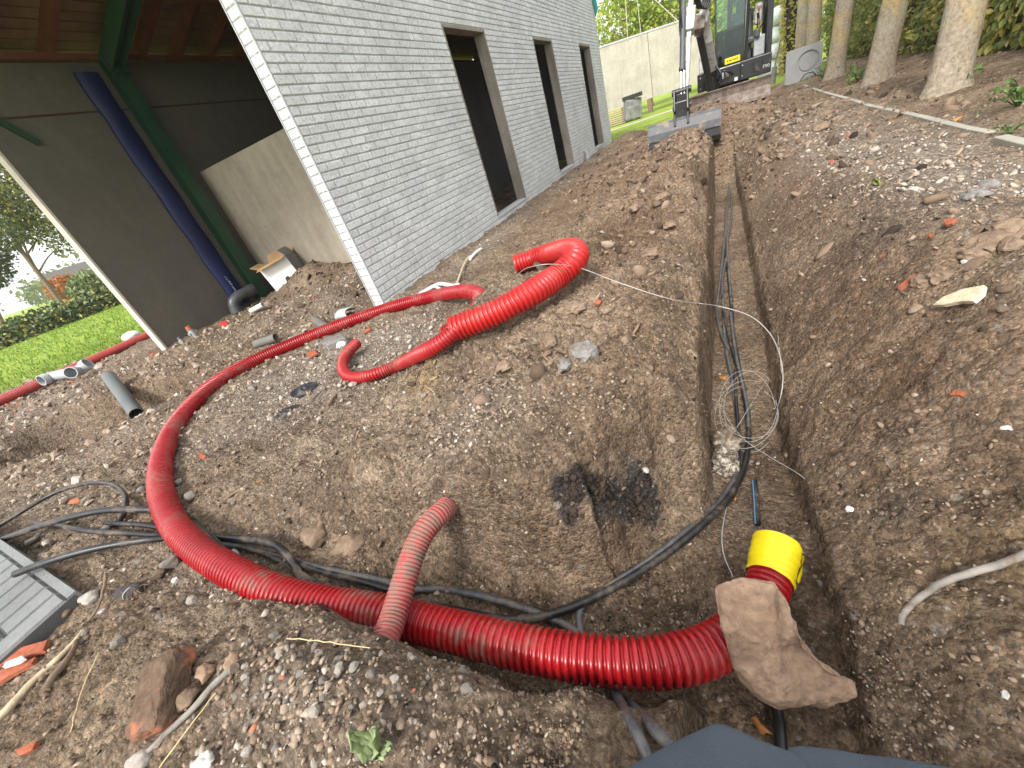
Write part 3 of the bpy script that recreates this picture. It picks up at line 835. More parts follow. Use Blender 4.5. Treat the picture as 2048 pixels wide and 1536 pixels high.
# fat pipe with a U bend, thin pipe pushed through it
fat = ground_path([(1031, 529, .01), (1085, 511, .02), (1128, 500, .05), (1152, 502, .07), (1150, 522, .07), (1118, 551, .06), (1060, 588, .06), (985, 628, .05), (896, 662, .02)], .060)
fat = relax(fat, 12)
mb = MB(); corr_tube(mb, fat, .060, .021, .009, 28)
tag(mb.build('corrugated_pipe', M_REDO, loc=fat[0]), 'thick orange-red corrugated pipe bent into a hook on the spoil heap with both ends open', 'pipe')
thin = ground_path([(925, 648, .06), (893, 678, .05), (850, 703, .03), (800, 728, .01), (745, 750), (705, 755), (686, 740, .01), (690, 712, .02), (716, 684, .04)], .038)
thin = relax(thin, 10)
mb = MB(); corr_tube(mb, thin, .038, .0165, .0062, 24)
tag(mb.build('corrugated_pipe', M_REDP, loc=thin[0]), 'thinner red corrugated pipe pushed out of the thick one and curled back at its end', 'pipe')
# dusty pipe bridging the big loop
dz = [(912, 998, -.02), (886, 1022, .05), (855, 1052, .07), (832, 1092, .06), (815, 1140, .045), (800, 1190, .03), (785, 1238, .022), (768, 1285, .03), (752, 1312, .04), (735, 1345, .02)]
dp = relax(spline([atz(*q) for q in dz], .008), 6)
mb = MB(); corr_tube(mb, dp, .037, .0115, .0045, 24, False)
tag(mb.build('corrugated_pipe', M_REDD, loc=dp[0]), 'dirt-caked faded red corrugated pipe rising from the mound across the big loop', 'pipe')
# drain pipe along the lawn: smooth far half, ribbed near half
a0, a1 = atz(-60, 828, .07), atz(312, 664, .07)
mid = a0.lerp(a1, .38)
drain = thing('drain_pipe', 'long dark red drain pipe lying along the edge of the lawn', 'pipe', a0)
mb = MB(); corr_tube(mb, spline([a0, a0.lerp(mid, .5), mid], .02),   .066, .022, .005, 20); mb.build('ribbed_section', M_REDS, drain)
mb = MB(); mb.cyl(mid, a1, .062, n=24, hollow=.92); mb.build('smooth_section', M_REDS, drain)
# grey Y fitting and bend lying against it
def fitting(pts, r, name, label, m, rim=True, hollow=.86):
    t = thing(name, label, 'pipe fitting', pts[0])
    p = spline(pts, .03); mb = MB(); mb.tube(p, r, 18, False); mb.tube(p, r * hollow, 18, False); mb.build('fitting_body', m, t)
    for (a, b_) in ((p[0], p[1]), (p[-1], p[-2])):
        d = (b_ - a).normalized(); mb = MB(); mb.cyl(a - d * .01, a + d * .06, r * 1.13, n=20, hollow=.86); mb.build('socket', m, t)
    return t
g1 = atz(100, 755, .10); g2 = atz(122, 748, .10); g3 = atz(146, 744, .09)
fitting([g1 + Vector((.08, -.1, .02)), g1.lerp(g2, .4), g3], .066, 'pipe_branch', 'pale grey plastic branch fitting with its round mouth turned outward beside the lawn pipe', M_GREYL)
k1 = atz(158, 741, .12)
fitting([k1 + Vector((.1, -.1, .03)), k1, k1 + Vector((.08, .10, .04))], .066, 'pipe_bend', 'short pale grey pipe bend lying next to the branch fitting by the lawn', M_GREYL)

def cable(px, r, label, m=M_CABLE, lift=0.0, name='cable', group=None, pts=None):
    p = pts if pts is not None else ground_path(px, r * .8, lift + .012, .02)
    mb = MB(); mb.tube(p, r, 10)
    return tag(mb.build(name, m, loc=p[0]), label, 'cable', group)
cable([(-40, 1098, .02), (30, 1070, .05), (110, 1043, .07), (200, 1022, .05), (270, 1019, .03), (330, 1022, .0), (380, 1042, -.02), (425, 1080, .03), (450, 1112, .06), (478, 1140, .0)], .016, 'thick black cable arching across the rubble just under the left bend of the red loop')
cable([(-40, 1075, .02), (40, 1026, .03), (110, 986, .04), (175, 967, .03), (225, 969, .03), (250, 990, .03), (252, 1012, .02), (244, 1036, .0), (222, 1052, .0)], .011, 'slim black cable curled into a loop on the rubble left of the red pipe')
cable([(30, 1148, .05), (100, 1122, .06), (190, 1097, .05), (290, 1080, .02), (380, 1074, -.02), (470, 1078, .02), (530, 1083, .04), (570, 1105, .04), (610, 1168, .0), (650, 1230, -.05)], .015, 'black cable running out from under the loose brick-pattern panel and below the red pipe')
cable([(70, 1046), (110, 1050, .01), (180, 1062, .01), (280, 1068), (380, 1078, -.02), (470, 1092, .0), (560, 1112, .0), (640, 1142), (720, 1162), (780, 1180)], .012, 'thin black cable lying flat on the rubble between two thicker ones', M_CABLE)
cable([(215, 1046), (300, 1052), (400, 1072, -.02), (480, 1088), (560, 1122), (640, 1172), (700, 1206)], .011, 'short dark cable dipping beside the ditch behind the red pipe')
cable([(420, 1088), (520, 1098), (600, 1125), (690, 1146), (760, 1160), (820, 1178), (880, 1178), (950, 1190), (1020, 1208), (1085, 1230), (1150, 1262), (1200, 1320), (1240, 1385), (1300, 1450), (1350, 1500), (1400, 1560)], .0115, 'dusty thick cable along the ditch, passing under the dirt-caked pipe and the big loop', M_CABLED)
mains = [(1452, 500), (1462, 600), (1466, 660), (1475, 720), (1487, 780), (1497, 850), (1492, 920), (1462, 990), (1410, 1045), (1330, 1110), (1240, 1168), (1150, 1212), (1070, 1236), (1000, 1238), (930, 1225), (860, 1210)]
cable([(x, y, .012) for x, y in mains], .0130, 'thickest black cable sweeping from the main trench into the ditch')
cable([(1444, 500), (1446, 600), (1450, 680), (1464, 760), (1476, 850), (1478, 930), (1440, 1002), (1360, 1072), (1290, 1126), (1210, 1178), (1160, 1220), (1170, 1290), (1215, 1360), (1260, 1440), (1300, 1520)], .0105, 'second black cable following the thickest one and turning under the red loop', M_CABLED)
for px, lab, r, m in (([(1458, 372), (1452, 420), (1449, 480), (1440, 560), (1434, 620), (1440, 660), (1456, 700)], 'slim cable bowing out to the left wall of the far trench', .009, M_CABLED),
                      ([(1462, 380), (1463, 430), (1455, 480), (1457, 530), (1461, 592)], 'pale dusty cable ending under earth in the far trench', .010, M_CABLED),
                      ([(1456, 405), (1452, 450), (1455, 500), (1446, 550), (1444, 592)], 'dull cable lying midway along the far trench floor', .009, M_CABLED),
                      ([(1446, 622), (1456, 665), (1466, 705), (1478, 745)], 'short bright cable emerging from the earth in the trench', .009, M_CABLE),
                      ([(1461, 625), (1466, 670), (1476, 730), (1492, 800), (1497, 850)], 'cable with a blue sheen rising beside the thickest one in the trench', .009, M_CABLED),
                      ([(1470, 740), (1472, 800), (1477, 870), (1478, 930)], 'slim cable lying left of the cable bundle in the mid trench', .009, M_CABLE)):
    cable(px, r, lab, m, .022)
mb = MB(); p = ground_path([(1509, 962, .01), (1512, 1000, .01), (1515, 1048, .0)], .012, 0, .02); mb.tube(p, .011, 8)
o = mb.build('cable_stub', M_CABLE, loc=p[0]); tag(o, 'short black cable stub with a blue stripe sticking out of the trench floor', 'cable')
mb = MB(); p2 = [q + Vector((-.007, -.004, .008)) for q in p]; mb.tube(p2, .0035, 6); mb.build('blue_stripe', simple('blue_stripe', (.10, .20, .34), .5, .1), o)
cable([(1540, 1370, -.02), (1556, 1430), (1562, 1490), (1570, 1560)], .013, 'dark cable running from under the big rock towards the person')

# pale pull cords
def cord(pts, label, r=.0019, group=None):
    p = spline(pts, .015); mb = MB(); mb.tube(p, r, 6)
    return tag(mb.build('pull_cord', M_CORD, loc=p[0]), label, 'cord', group)
G = lambda x, y, h=.004: P(x, y, h, False)
cord([G(1032, 552, .06), G(1050, 538, .19), G(1080, 530, .23), G(1110, 529, .23), G(1160, 536, .12), G(1240, 566, .08), G(1340, 598, .07), G(1400, 607, .09), atz(1440, 613, .16), atz(1500, 632, .10), atz(1538, 665, .02), atz(1558, 705, -.08), atz(1566, 755, -.18), atz(1558, 805, -.28), G(1540, 846)], 'pale springy cord leaving the thick pipe and arching over the trench', .0019)
cord([G(1555, 664), G(1559, 700, .02), G(1563, 745, .03)], 'straight pale cord end standing against the trench bank', .0016)
for k, (dx, dy, s_, ph) in enumerate(((0, 0, 1, 0), (6, -8, .93, .5), (-4, 6, 1.06, 1.0), (3, 3, .97, 1.7))):
    c0 = atz(1493 + dx, 822 + dy, -.50 + .02 * k); pts = []
    for i in range(15):
        a = ph + i * 2 * math.pi * .86 / 14
        pts.append(c0 + Vector((math.cos(a) * .125 * s_, math.sin(a) * .27 * s_, .05 * math.sin(a + k) + .02)))
    for q in pts: q.z = max(q.z, float(H(q.x, q.y, False)) + .004)
    cord(pts, 'pale wire loop of the coil lying over the cables in the trench', .0010, 'loops of the wire coil in the trench')
cord([G(1533, 760, .03), atz(1500, 812, -.5), atz(1478, 848, -.5), G(1462, 868, .03)], 'straight pale wire crossing the coil down to the white clump', .0012)
cord([G(1447, 812, .02), atz(1455, 838, -.5), atz(1490, 880, -.5), atz(1540, 914, -.45), atz(1600, 950, -.38), atz(1640, 990, -.34), atz(1664, 1035, -.32), atz(1668, 1085, -.34), atz(1650, 1130, -.38), atz(1618, 1166, -.42), atz(1572, 1186, -.48)], 'wide pale wire arc swinging from the coil round to the taped pipe end', .0014)
cord([G(1470, 960, .03), G(1452, 1020, .02), G(1444, 1070, .02), G(1448, 1110, .02), G(1466, 1154, .03)], 'short pale wire bowing on the trench floor left of the taped pipe', .0018)
cord([atz(885, 672, .16), atz(880, 700, .12), G(890, 712), atz(897, 690, .1), atz(893, 668, .16)], 'thin wire loop hanging at the mouth of the thick pipe', .0018)

# white crumpled clump in the trench
def lump(name, c, d, m, label, cat, seed=0, amp=.35, freq=1.6, sub=4, rot=0, group=None, flat=0, parent=None, tilt=0, smooth=True):
    bm = bmesh.new(); bmesh.ops.create_icosphere(bm, subdivisions=sub, radius=1)
    co = np.array([v.co[:] for v in bm.verts])
    n = fbm(co[:, 0] * freq + seed * 3.1 + co[:, 2] * .7, co[:, 1] * freq - seed * 1.7 + co[:, 2] * freq, 3)
    # flat facets: pull vertices onto random planes
    r_ = random.Random(seed)
    for k in range(flat):
        nrm = np.array([r_.gauss(0, 1) for _ in range(3)]); nrm /= np.linalg.norm(nrm); h = r_.uniform(.55, .85)
        dd = co @ nrm; over = np.maximum(dd - h, 0)[:, None]; co = co - over * nrm * .92
    co = co * (1 + amp * n)[:, None] * np.array(d)
    Rm = np.array(Matrix.Rotation(rot, 3, 'Z') @ Matrix.Rotation(tilt, 3, 'X'))
    co = co @ Rm.T
    mb = MB(); mb.add(co + np.array(c), [[v.index for v in f.verts] for f in bm.faces], smooth); bm.free()
    o = mb.build(name, m, parent=parent, loc=None if parent else c)
    return tag(o, label, cat, group)
# ------------------------------------------------------------------ loose things on the site
def stone_mat(name, a, b_, rough=.9, spots=None):
    m, t, b = nodes_of(name); v = obj_pos(t)
    n1 = noise(t, 6, 8, .65, v); n2 = noise(t, 45, 8, .72, v)
    c = ramp(t, n1, [(.3, a), (.7, b_)])
    c = mixc(t, .7, c, ramp(t, n2, [(.3, (.55, .53, .5)), (.7, (1.35, 1.33, 1.3))]), 'MULTIPLY')
    if spots: c = mixc(t, mrange(t, noise(t, 9, 5, .6, v), .58, .64), c, spots)
    t.links.new(c, b.inputs['Base Color']); b.inputs['Roughness'].default_value = rough; b.inputs['Specular IOR Level'].default_value = .2
    bump(t, b, n2, .6, .012); return m
M_ROCK = stone_mat('tan_sandstone', (.23, .148, .105), (.43, .305, .21), .9, (.22, .14, .105))
M_STONEB = stone_mat('brown_stone', (.15, .105, .073), (.29, .215, .155))
M_STONEP = stone_mat('pale_stone', (.33, .29, .26), (.5, .46, .42))
M_STONEW = stone_mat('white_rubble', (.60, .59, .56), (.78, .77, .74))
M_STONEG = stone_mat('grey_stone', (.14, .13, .125), (.28, .265, .25))
M_BRICKR = stone_mat('red_brick_rubble', (.30, .085, .045), (.42, .14, .08), .9, (.16, .11, .08))
M_BRICKD = stone_mat('earthy_brick', (.10, .068, .048), (.18, .12, .085), .95, (.36, .14, .08))
M_TILE = stone_mat('terracotta', (.34, .10, .055), (.46, .16, .095), .8)
M_TWIG = simple('grey_brown_bark', (.19, .135, .09), .85, .4, 30, .6, 120)
M_TWIGP = simple('pale_dry_wood', (.46, .37, .24), .8, .35, 30, .5, 120)
M_TWIGG = simple('grey_weathered_root', (.22, .20, .175), .85, .35, 25, .6, 90, dirt=(.14, .1, .07), dirt_amt=.4, dirt_scale=18)
M_STRAW = simple('dry_straw', (.52, .42, .22), .75, .25, 30, .1)

# big rock resting on the pipe in the trench
cr = atz(1556, 1282, -.33)
def rock_outline():
    px = [(1432, 1170), (1480, 1158), (1552, 1160), (1566, 1200), (1590, 1250), (1625, 1300), (1650, 1338), (1700, 1352), (1703, 1388), (1660, 1398), (1630, 1412), (1570, 1418), (1530, 1405), (1490, 1368), (1466, 1330), (1447, 1280), (1436, 1225)]
    return px
px = rock_outline(); n = len(px)
dep = lambda x, y: .0 - .18 * ss(1230, 1410, y) - .05 * ss(1560, 1700, x)
top = [atz(1562 + (x - 1562) * 1.07, 1288 + (y - 1288) * 1.07, float(dep(x, y))) for x, y in px]
cen = sum(top, Vector()) / n
rings = []
rr = random.Random(11)
up = Vector((-.25, -.30, 1)).normalized()
for (sc, dz) in ((.0, .022), (.35, .022), (.66, .020), (.88, .014), (.97, .002), (1.0, -.02), (.97, -.05), (.88, -.08), (.6, -.095), (0, -.1)):
    rings.append([(cen.lerp(q, sc) + up * dz) for q in top])
mb = MB(); vs = [q for r_ in rings[1:-1] for q in r_] ; m_ = len(rings) - 2
fs = [(j * n + k, j * n + (k + 1) % n, (j + 1) * n + (k + 1) % n, (j + 1) * n + k) for j in range(m_ - 1) for k in range(n)]
vs.append(rings[0][0]); vs.append(rings[-1][0]); a_ = len(vs)
fs += [(k, a_ - 2, (k + 1) % n) for k in range(n)] + [((m_ - 1) * n + k, (m_ - 1) * n + (k + 1) % n, a_ - 1) for k in range(n)]
mb.add(vs, fs, True)
rock = mb.build('rock', M_ROCK, loc=cen, fix=True)
tag(rock, 'big tan angular rock lying on the red pipe beside its yellow taped end', 'rock')
md = rock.modifiers.new('sub', 'SUBSURF'); md.levels = md.render_levels = 4; md.subdivision_type = 'CATMULL_CLARK'
rock.data.polygons.foreach_set('use_smooth', [True] * len(rock.data.polygons))
cre = rock.data.attributes.new('crease_edge', 'FLOAT', 'EDGE')
ring_of = lambda i: i // n
for e in rock.data.edges:
    i, j = e.vertices
    if i < m_ * n and j < m_ * n: cre.data[e.index].value = .75 if (ring_of(i) == ring_of(j) and ring_of(i) in (2, 3)) else (.35 if i % n in (0, 2, 8, 12) and i % n == j % n else 0)
tx = bpy.data.textures.new('rock_relief', 'MUSGRAVE'); tx.noise_scale = .09; tx.octaves = 6; tx.musgrave_type = 'FBM'
dm = rock.modifiers.new('relief', 'DISPLACE'); dm.texture = tx; dm.strength = .012; dm.mid_level = .5; dm.texture_coords = 'LOCAL'
tx2 = bpy.data.textures.new('rock_grain', 'VORONOI'); tx2.noise_scale = .03; tx2.distance_metric = 'DISTANCE'
dm2 = rock.modifiers.new('grain', 'DISPLACE'); dm2.texture = tx2; dm2.strength = .003; dm2.mid_level = .5; dm2.texture_coords = 'LOCAL'

# crumpled white clump in the trench
cw = P(1452, 922, 0, False)
def clump_mat():
    m, t, b = nodes_of('soiled_white_film'); v = obj_pos(t)
    n1 = noise(t, 24, 5, .6, v, distort=2.5)
    t.links.new(ramp(t, n1, [(.38, (.05, .04, .03)), (.5, (.26, .21, .155)), (.62, (.62, .57, .49))]), b.inputs['Base Color'])
    b.inputs['Roughness'].default_value = .45; bump(t, b, n1, .8, .02); return m
M_CLUMP = clump_mat()
lump('crumpled_wrapping', cw + Vector((-.005, -.07, .05)), (.062, .085, .06), M_CLUMP, 'crumpled dirty white plastic wrapping wedged beside the black cables in the trench', 'wrapping', 21, .45, 1.8, 4)
M_CLUMPB = simple('soiled_brown_film', (.17, .13, .09), .5, .5, 20, .8, 60, dirt=(.46, .41, .34), dirt_amt=.4, dirt_scale=26)
lump('crumpled_wrapping', cw + Vector((.0, .08, .055)), (.06, .085, .055), M_CLUMPB, 'upper brownish white ball of plastic wrapping against the trench wall', 'wrapping', 22, .55, 2.2, 4)

# loose brick-pattern panel at the left edge
pv = [atz(147, 1188, .06), atz(-10, 1078, .09), atz(-130, 1170, .10), atz(-20, 1318, .045)]
pan = thing('facade_offcut', 'loose grey brick-pattern concrete panel piece lying at the left edge of the picture', 'concrete panel', pv[0])
e1 = (pv[1] - pv[0]); e2 = (pv[3] - pv[0])
e1n, e2n = e1.normalized(), (e2 - e1 * (e2.dot(e1) / e1.dot(e1))).normalized(); nn = e1n.cross(e2n).normalized()
if nn.z < 0: nn = -nn
L1 = e1.length * 1.6; L2 = e2.dot(e2n) * 1.25
def pq(a, b_, h): return pv[0] + e1n * a + e2n * b_ + nn * h
mb = MB()
def pbox(mb, a0, a1, b0, b1, h0, h1, ch=0):
    vs = [pq(a0, b0, h0), pq(a1, b0, h0), pq(a1, b1, h0), pq(a0, b1, h0), pq(a0 + ch, b0 + ch, h1), pq(a1 - ch, b0 + ch, h1), pq(a1 - ch, b1 - ch, h1), pq(a0 + ch, b1 - ch, h1)]
    mb.add(vs, [(0, 1, 5, 4), (1, 2, 6, 5), (2, 3, 7, 6), (3, 0, 4, 7), (4, 5, 6, 7), (3, 2, 1, 0)])
pbox(mb, .0, L1, .0, L2, -.06, -.004); mb.build('panel_backing', concrete('dark_grey_joint', (.07, .07, .07), (.11, .11, .11), 0, 40, False), pan, fix=True)
mb = MB(); pbox(mb, 0, L1, -.012, .02, -.055, .004, .002); _pe = mb
M_BRICKG = concrete('mid_grey_concrete_brick', (.15, .156, .155), (.24, .247, .244), 0, 45, True, .85, .6)
_pe.build('panel_edge', M_BRICKG, pan, fix=True)
w_b = .098; row = 0; a = .0
while a < L1 - .02:
    b_ = .024 - (row % 2) * .16
    while b_ < L2:
        b0, b1 = max(b_, .024), min(b_ + .315, L2)
        if b1 - b0 > .03:
            mb = MB(); pbox(mb, a + .002, min(a + w_b, L1), b0, b1, -.006, .006 + rr.uniform(-.001, .002), .006); mb.build('brick', M_BRICKG, pan, fix=True)
        b_ += .323
    a += w_b + .006; row += 1

# red tile shards, white splinter
def shard(px, z_or, th, m, name, label, cat, lift=.01, group=None, bev=.0):
    pts = [P(x, y, lift, False) for x, y in px]
    c = sum(pts, Vector()) / len(pts)
    nrm = Vector((0, 0, 0))
    for i in range(len(pts)): nrm += (pts[i] - c).cross(pts[(i + 1) % len(pts)] - c)
    nrm.normalize(); nrm = nrm if nrm.z > 0 else -nrm
    mb = MB(); k = len(pts); mid = [q + nrm * th * rr.uniform(.85, 1.15) for q in pts]; inn = [c.lerp(q, .86) + nrm * th * 1.25 for q in pts]
    bot = [q - nrm * th * .8 for q in pts]
    mb.add(bot + mid + inn, [tuple(range(k))] + [(i, (i + 1) % k, k + (i + 1) % k, k + i) for i in range(k)] + [(k + i, k + (i + 1) % k, 2 * k + (i + 1) % k, 2 * k + i) for i in range(k)] + [tuple(range(2 * k, 3 * k))])
    return tag(mb.build(name, m, loc=c, fix=True), label, cat, group)
shard([(-30, 1330), (0, 1310), (50, 1295), (98, 1282), (90, 1303), (50, 1318), (0, 1336)], 0, .008, M_TILE, 'roof_tile_shard', 'upper terracotta roof tile shard beside the loose grey panel', 'tile shard', .012)
shard([(-30, 1366), (0, 1345), (75, 1316), (66, 1330), (25, 1352), (0, 1368)], 0, .008, M_TILE, 'roof_tile_shard', 'lower terracotta roof tile shard under the white splinter', 'tile shard', .006)
shard([(8, 1336), (14, 1326), (48, 1313), (52, 1318), (40, 1326)], 0, .006, M_STONEW, 'white_splinter', 'small white stick of rubble lying on the terracotta shards', 'rubble', .03)
shard([(1868, 612), (1890, 596), (1930, 580), (1972, 573), (1968, 590), (1950, 605), (1920, 606), (1890, 612)], 0, .008, stone_mat('cream_plaster', (.62, .53, .36), (.74, .66, .48)), 'plaster_shard', 'flat cream coloured plaster shard on the right bank', 'rubble', .03)
for px, lab in (([(398, 905), (412, 912), (424, 922), (408, 920), (392, 912)], 'flat red tile chip lying beside the left bend of the red loop'), ([(720, 660), (738, 652), (742, 660), (728, 668)], 'red plastic-looking chip beside the end of the thin red pipe'), ([(612, 710), (630, 700), (636, 708), (620, 716)], 'dull red brick chip just below the red loop'), ([(1795, 575), (1830, 550), (1848, 546), (1835, 562), (1805, 588)], 'long pinkish brick chip near the cream plaster shard'), ([(1888, 446), (1900, 438), (1914, 440), (1906, 450), (1892, 452)], 'largest orange-red brick chip on the right bank'), ([(1655, 325), (1664, 320), (1672, 324), (1664, 330)], 'orange brick chip on the gravel right of the trench'), ([(1900, 792), (1915, 783), (1934, 786), (1925, 793)], 'bright red chip above the dark clod hollow on the right bank'), ([(1762, 515), (1772, 508), (1776, 512), (1766, 518)], 'smallest orange brick chip on the right bank'), ([(1855, 472), (1862, 468), (1868, 471), (1860, 475)], 'small orange chip midway up the right bank'), ([(1188, 608), (1196, 600), (1204, 604), (1198, 611)], 'orange brick chip on the spoil heap by the thick pipe'), ([(1685, 274), (1700, 266), (1714, 268), (1700, 277)], 'red chip lying far along the gravel strip'), ([(35, 1500), (60, 1490), (78, 1482), (70, 1500), (45, 1512)], 'salmon brick chip in the bottom left corner')):
    shard(px, 0, .007, M_BRICKR, 'brick_chip', lab, 'brick chip', .008)
# half-buried earthy brick in the foreground
cb = P(345, 1396, 0, False)
mb = MB(); mb.box(cb + Vector((.0, .0, .035)), (.10, .17, .075), Matrix.Rotation(RAD(38), 3, 'Z') @ Matrix.Rotation(RAD(16), 3, 'X') @ Matrix.Rotation(RAD(-12), 3, 'Y'), .014)
ob = mb.build('old_brick', M_BRICKD, loc=cb); tag(ob, 'old brick caked in earth with orange scuffs, half buried in the foreground', 'brick')
md = ob.modifiers.new('s', 'SUBSURF'); md.levels = md.render_levels = 3
dm = ob.modifiers.new('d', 'DISPLACE'); tx = bpy.data.textures.new('brick_relief', 'CLOUDS'); tx.noise_scale = .03; tx.noise_depth = 4; dm.texture = tx; dm.strength = .02; dm.texture_coords = 'LOCAL'

# named stones
M_W, M_P, M_G, M_B2 = M_STONEW, M_STONEP, M_STONEG, M_STONEB
named = [
 (700, 1078, .075, M_STONEB, 'large brown stone bedded in the ditch bank behind the cables'), (628, 1062, .065, M_STONEB, 'second brown stone bedded in the ditch bank, nearer the red loop'),
 (474, 1328, .030, M_ROCK, 'rounded tan stone at the tip of the grey dead branch'), (416, 1346, .024, M_ROCK, 'tan stone beside the earthy brick'), (381, 1405, .030, M_STONEB, 'long brown stone wedged between the earthy brick and the grey branch'),
 (328, 1322, .014, M_W, 'round white stone above the earthy brick'), (187, 1200, .040, M_P, 'pale pinkish stone left of the dark root clump'), (135, 1226, .032, M_STONEB, 'flat brown stone at the edge of the grey panel'),
 (203, 1170, .012, M_W, 'white crumb beside the top of the upright twig'), (228, 1163, .012, M_W, 'white crumb just right of the upright twig'), (204, 1224, .012, M_W, 'white crumb at the foot of the upright twig'), (353, 1160, .012, M_W, 'white crumb between the root clump and the red loop'),
 (412, 1524, .024, M_W, 'white stone at the bottom edge left of the green plant'), (285, 1528, .026, M_P, 'pale wedge-shaped stone at the bottom edge'), (232, 1515, .028, M_STONEG, 'brown grey stone by the bottom edge under the grey branch'),
 (595, 848, .018, M_W, 'lone white stone left of the mound'), (355, 845 - 55, .022, M_W, 'white stone just left of the red loop'), (470, 1112, .024, M_P, 'bluish white lump lying behind the red loop by the cables'), (1290, 965 - 25, .016, M_P, 'pale stone on the coal dark hollow rim'),
 (1440, 1135 + 110, .018, M_B2, 'brown stone left of the big rock'), (1700, 1002 + 20, .014, M_W, 'white pebble on the slope right of the taped pipe'), (1745, 742, .013, M_W, 'white pebble on the bank above the dark clod hollow'), (2012, 860, .012, M_W, 'white pebble near the right edge of the bank'), (2024, 1395, .016, M_W, 'white pebble in the lower right corner'),
 (1935, 525, .018, M_W, 'white stone beside the pale clods above the plaster shard'), (1826, 385, .040, M_P, 'pinkish stone at the edge of the gravel strip'), (1950, 395, .05, M_G, 'grey stone at the end of the yellow sand streak'), (1975, 378, .05, M_G, 'second grey stone by the sand streak'), (1935, 402, .035, M_G, 'dark flat stone under the sand streak'),
 (1640, 262, .09, M_B2, 'dark block of earth on the far trench rim'), (1100, 690, .045, M_STONEB, 'broad flat clod beside the thick red pipe'), (1170, 715, .055, M_STONEG, 'largest grey clod on top of the mound'), (1130, 735, .04, M_STONEG, 'grey clod left of the largest one on the mound'), (1010, 738, .04, M_STONEB, 'brown slab-like clod under the thick pipe'),
 (1150, 620, .045, M_STONEB, 'brown clod below the middle of the thick pipe'), (1215, 625, .035, M_B2, 'brown clod right of the thick pipe'), (1300, 515, .05, M_B2, 'big crumbly clod on the spoil ridge'), (1340, 455, .05, M_B2, 'dark clod on the crest of the spoil ridge'), (1325, 400, .06, M_B2, 'upper dark clod on the crest of the spoil ridge'), (1270, 420, .05, M_STONEB, 'brown clod on the back of the spoil ridge'),
 (1980, 490, .055, M_STONEB, 'largest pale clod of the cluster at the right edge'), (1968, 508, .05, M_STONEB, 'clod under the largest one of the cluster at the right edge'), (2020, 498, .05, M_STONEB, 'clod at the outer end of the cluster at the right edge'), (2000, 470, .06, M_STONEB, 'upper clod of the cluster at the right edge'), (1945, 515, .045, M_STONEB, 'left clod of the cluster at the right edge'), (1880, 560, .045, M_STONEB, 'knobbly clod just above the plaster shard'), (1840, 570, .04, M_B2, 'dark clod left of the plaster shard'),
 (1560, 1360 + 130, .012, M_W, 'small pale stone beside the orange leaf near the person'), (90, 1118 - 8, .02, M_STONEG, 'grey stone under the arching thick cable'), (95, 1087, .02, M_P, 'pale splinter stone beside the arching cable')]
for i, (x, y, r_, m, lab) in enumerate(named):
    c = P(x, y, 0, False)
    lump('clod' if 'clod' in lab or 'earth' in lab else 'stone', c + Vector((0, 0, r_ * (.35 if 'bedded' not in lab else -.25))), (r_ * rr.uniform(.9, 1.25), r_ * rr.uniform(.75, 1.05), r_ * rr.uniform(.55, .8)), m, lab, 'clod' if 'clod' in lab or 'earth' in lab else 'stone', 30 + i, .42, 1.9, 3, rr.uniform(0, 6), flat=9, smooth='clod' not in lab)

# branches and twigs
def twig(px, r0, r1, m, label, name='twig', lift=0, jit=.004, cat='twig', branches=()):
    p = wobble(ground_path(px, r0, lift, .02), jit * .4, len(px)); n_ = len(p)
    mb = MB(); mb.tube(p, [r0 + (r1 - r0) * i / (n_ - 1) * (1 + .15 * math.sin(i * 1.3)) for i in range(n_)], 7)
    for bp, b0, b1 in branches:
        q = ground_path(bp, b0, lift, .02); mb.tube(q, [b0 + (b1 - b0) * i / (len(q) - 1) for i in range(len(q))], 6)
    return tag(mb.build(name, m, loc=p[0]), label, cat)
twig([(262, 1530), (300, 1497), (350, 1452), (385, 1418), (420, 1378), (452, 1345), (470, 1335, .02)], .006, .010, M_TWIGG, 'grey dead branch lying across the gravel in the foreground', 'branch', .006, cat='branch', branches=[([(300, 1497), (320, 1490), (332, 1470)], .004, .002)])
twig([(-20, 1452), (10, 1424), (45, 1385), (80, 1350), (118, 1315), (150, 1282), (165, 1262)], .013, .007, M_TWIGP, 'thick broken root with pale split wood in the bottom left corner', 'root', .004, cat='root')
twig([(90, 1382), (110, 1350), (130, 1325), (146, 1300), (152, 1280)], .013, .006, M_TWIG, 'dark root lying beside the thick split one', 'root', .004, cat='root')
twig([(212, 1148, .03), (208, 1175, .03), (200, 1205, .02), (190, 1225, .01), (170, 1250), (150, 1276), (135, 1300)], .006, .003, M_TWIG, 'upright bent twig between the grey panel and the root clump', cat='twig', branches=[([(216, 1170, .02), (222, 1190, .01), (220, 1204)], .002, .001), ([(190, 1212, .01), (170, 1216), (155, 1222)], .002, .001)])
twig([(425, 1018), (470, 985), (510, 962), (545, 940), (572, 920)], .006, .003, M_TWIG, 'grey twig lying on the slope behind the red loop', branches=[([(500, 966), (540, 955), (575, 938)], .004, .002), ([(520, 958), (555, 940), (572, 925)], .003, .002)])
twig([(592, 848 - 10), (612, 815), (632, 790), (642, 775)], .005, .003, M_TWIGG, 'thin pale twig beside the black film scraps')
twig([(655, 812), (672, 788), (692, 772), (700, 768)], .012, .007, M_TWIG, 'dark root stub poking from under the thin red pipe', 'root', cat='root')
twig([(1802, 1248), (1800, 1235, .005), (1808, 1222, .01), (1830, 1200, .015), (1850, 1188, .015), (1880, 1168, .02), (1930, 1148, .02), (1990, 1130, .02), (2060, 1104, .02)], .007, .009, M_TWIGG, 'pale grey bare root crossing the right bank from the picture edge', 'root', cat='root')
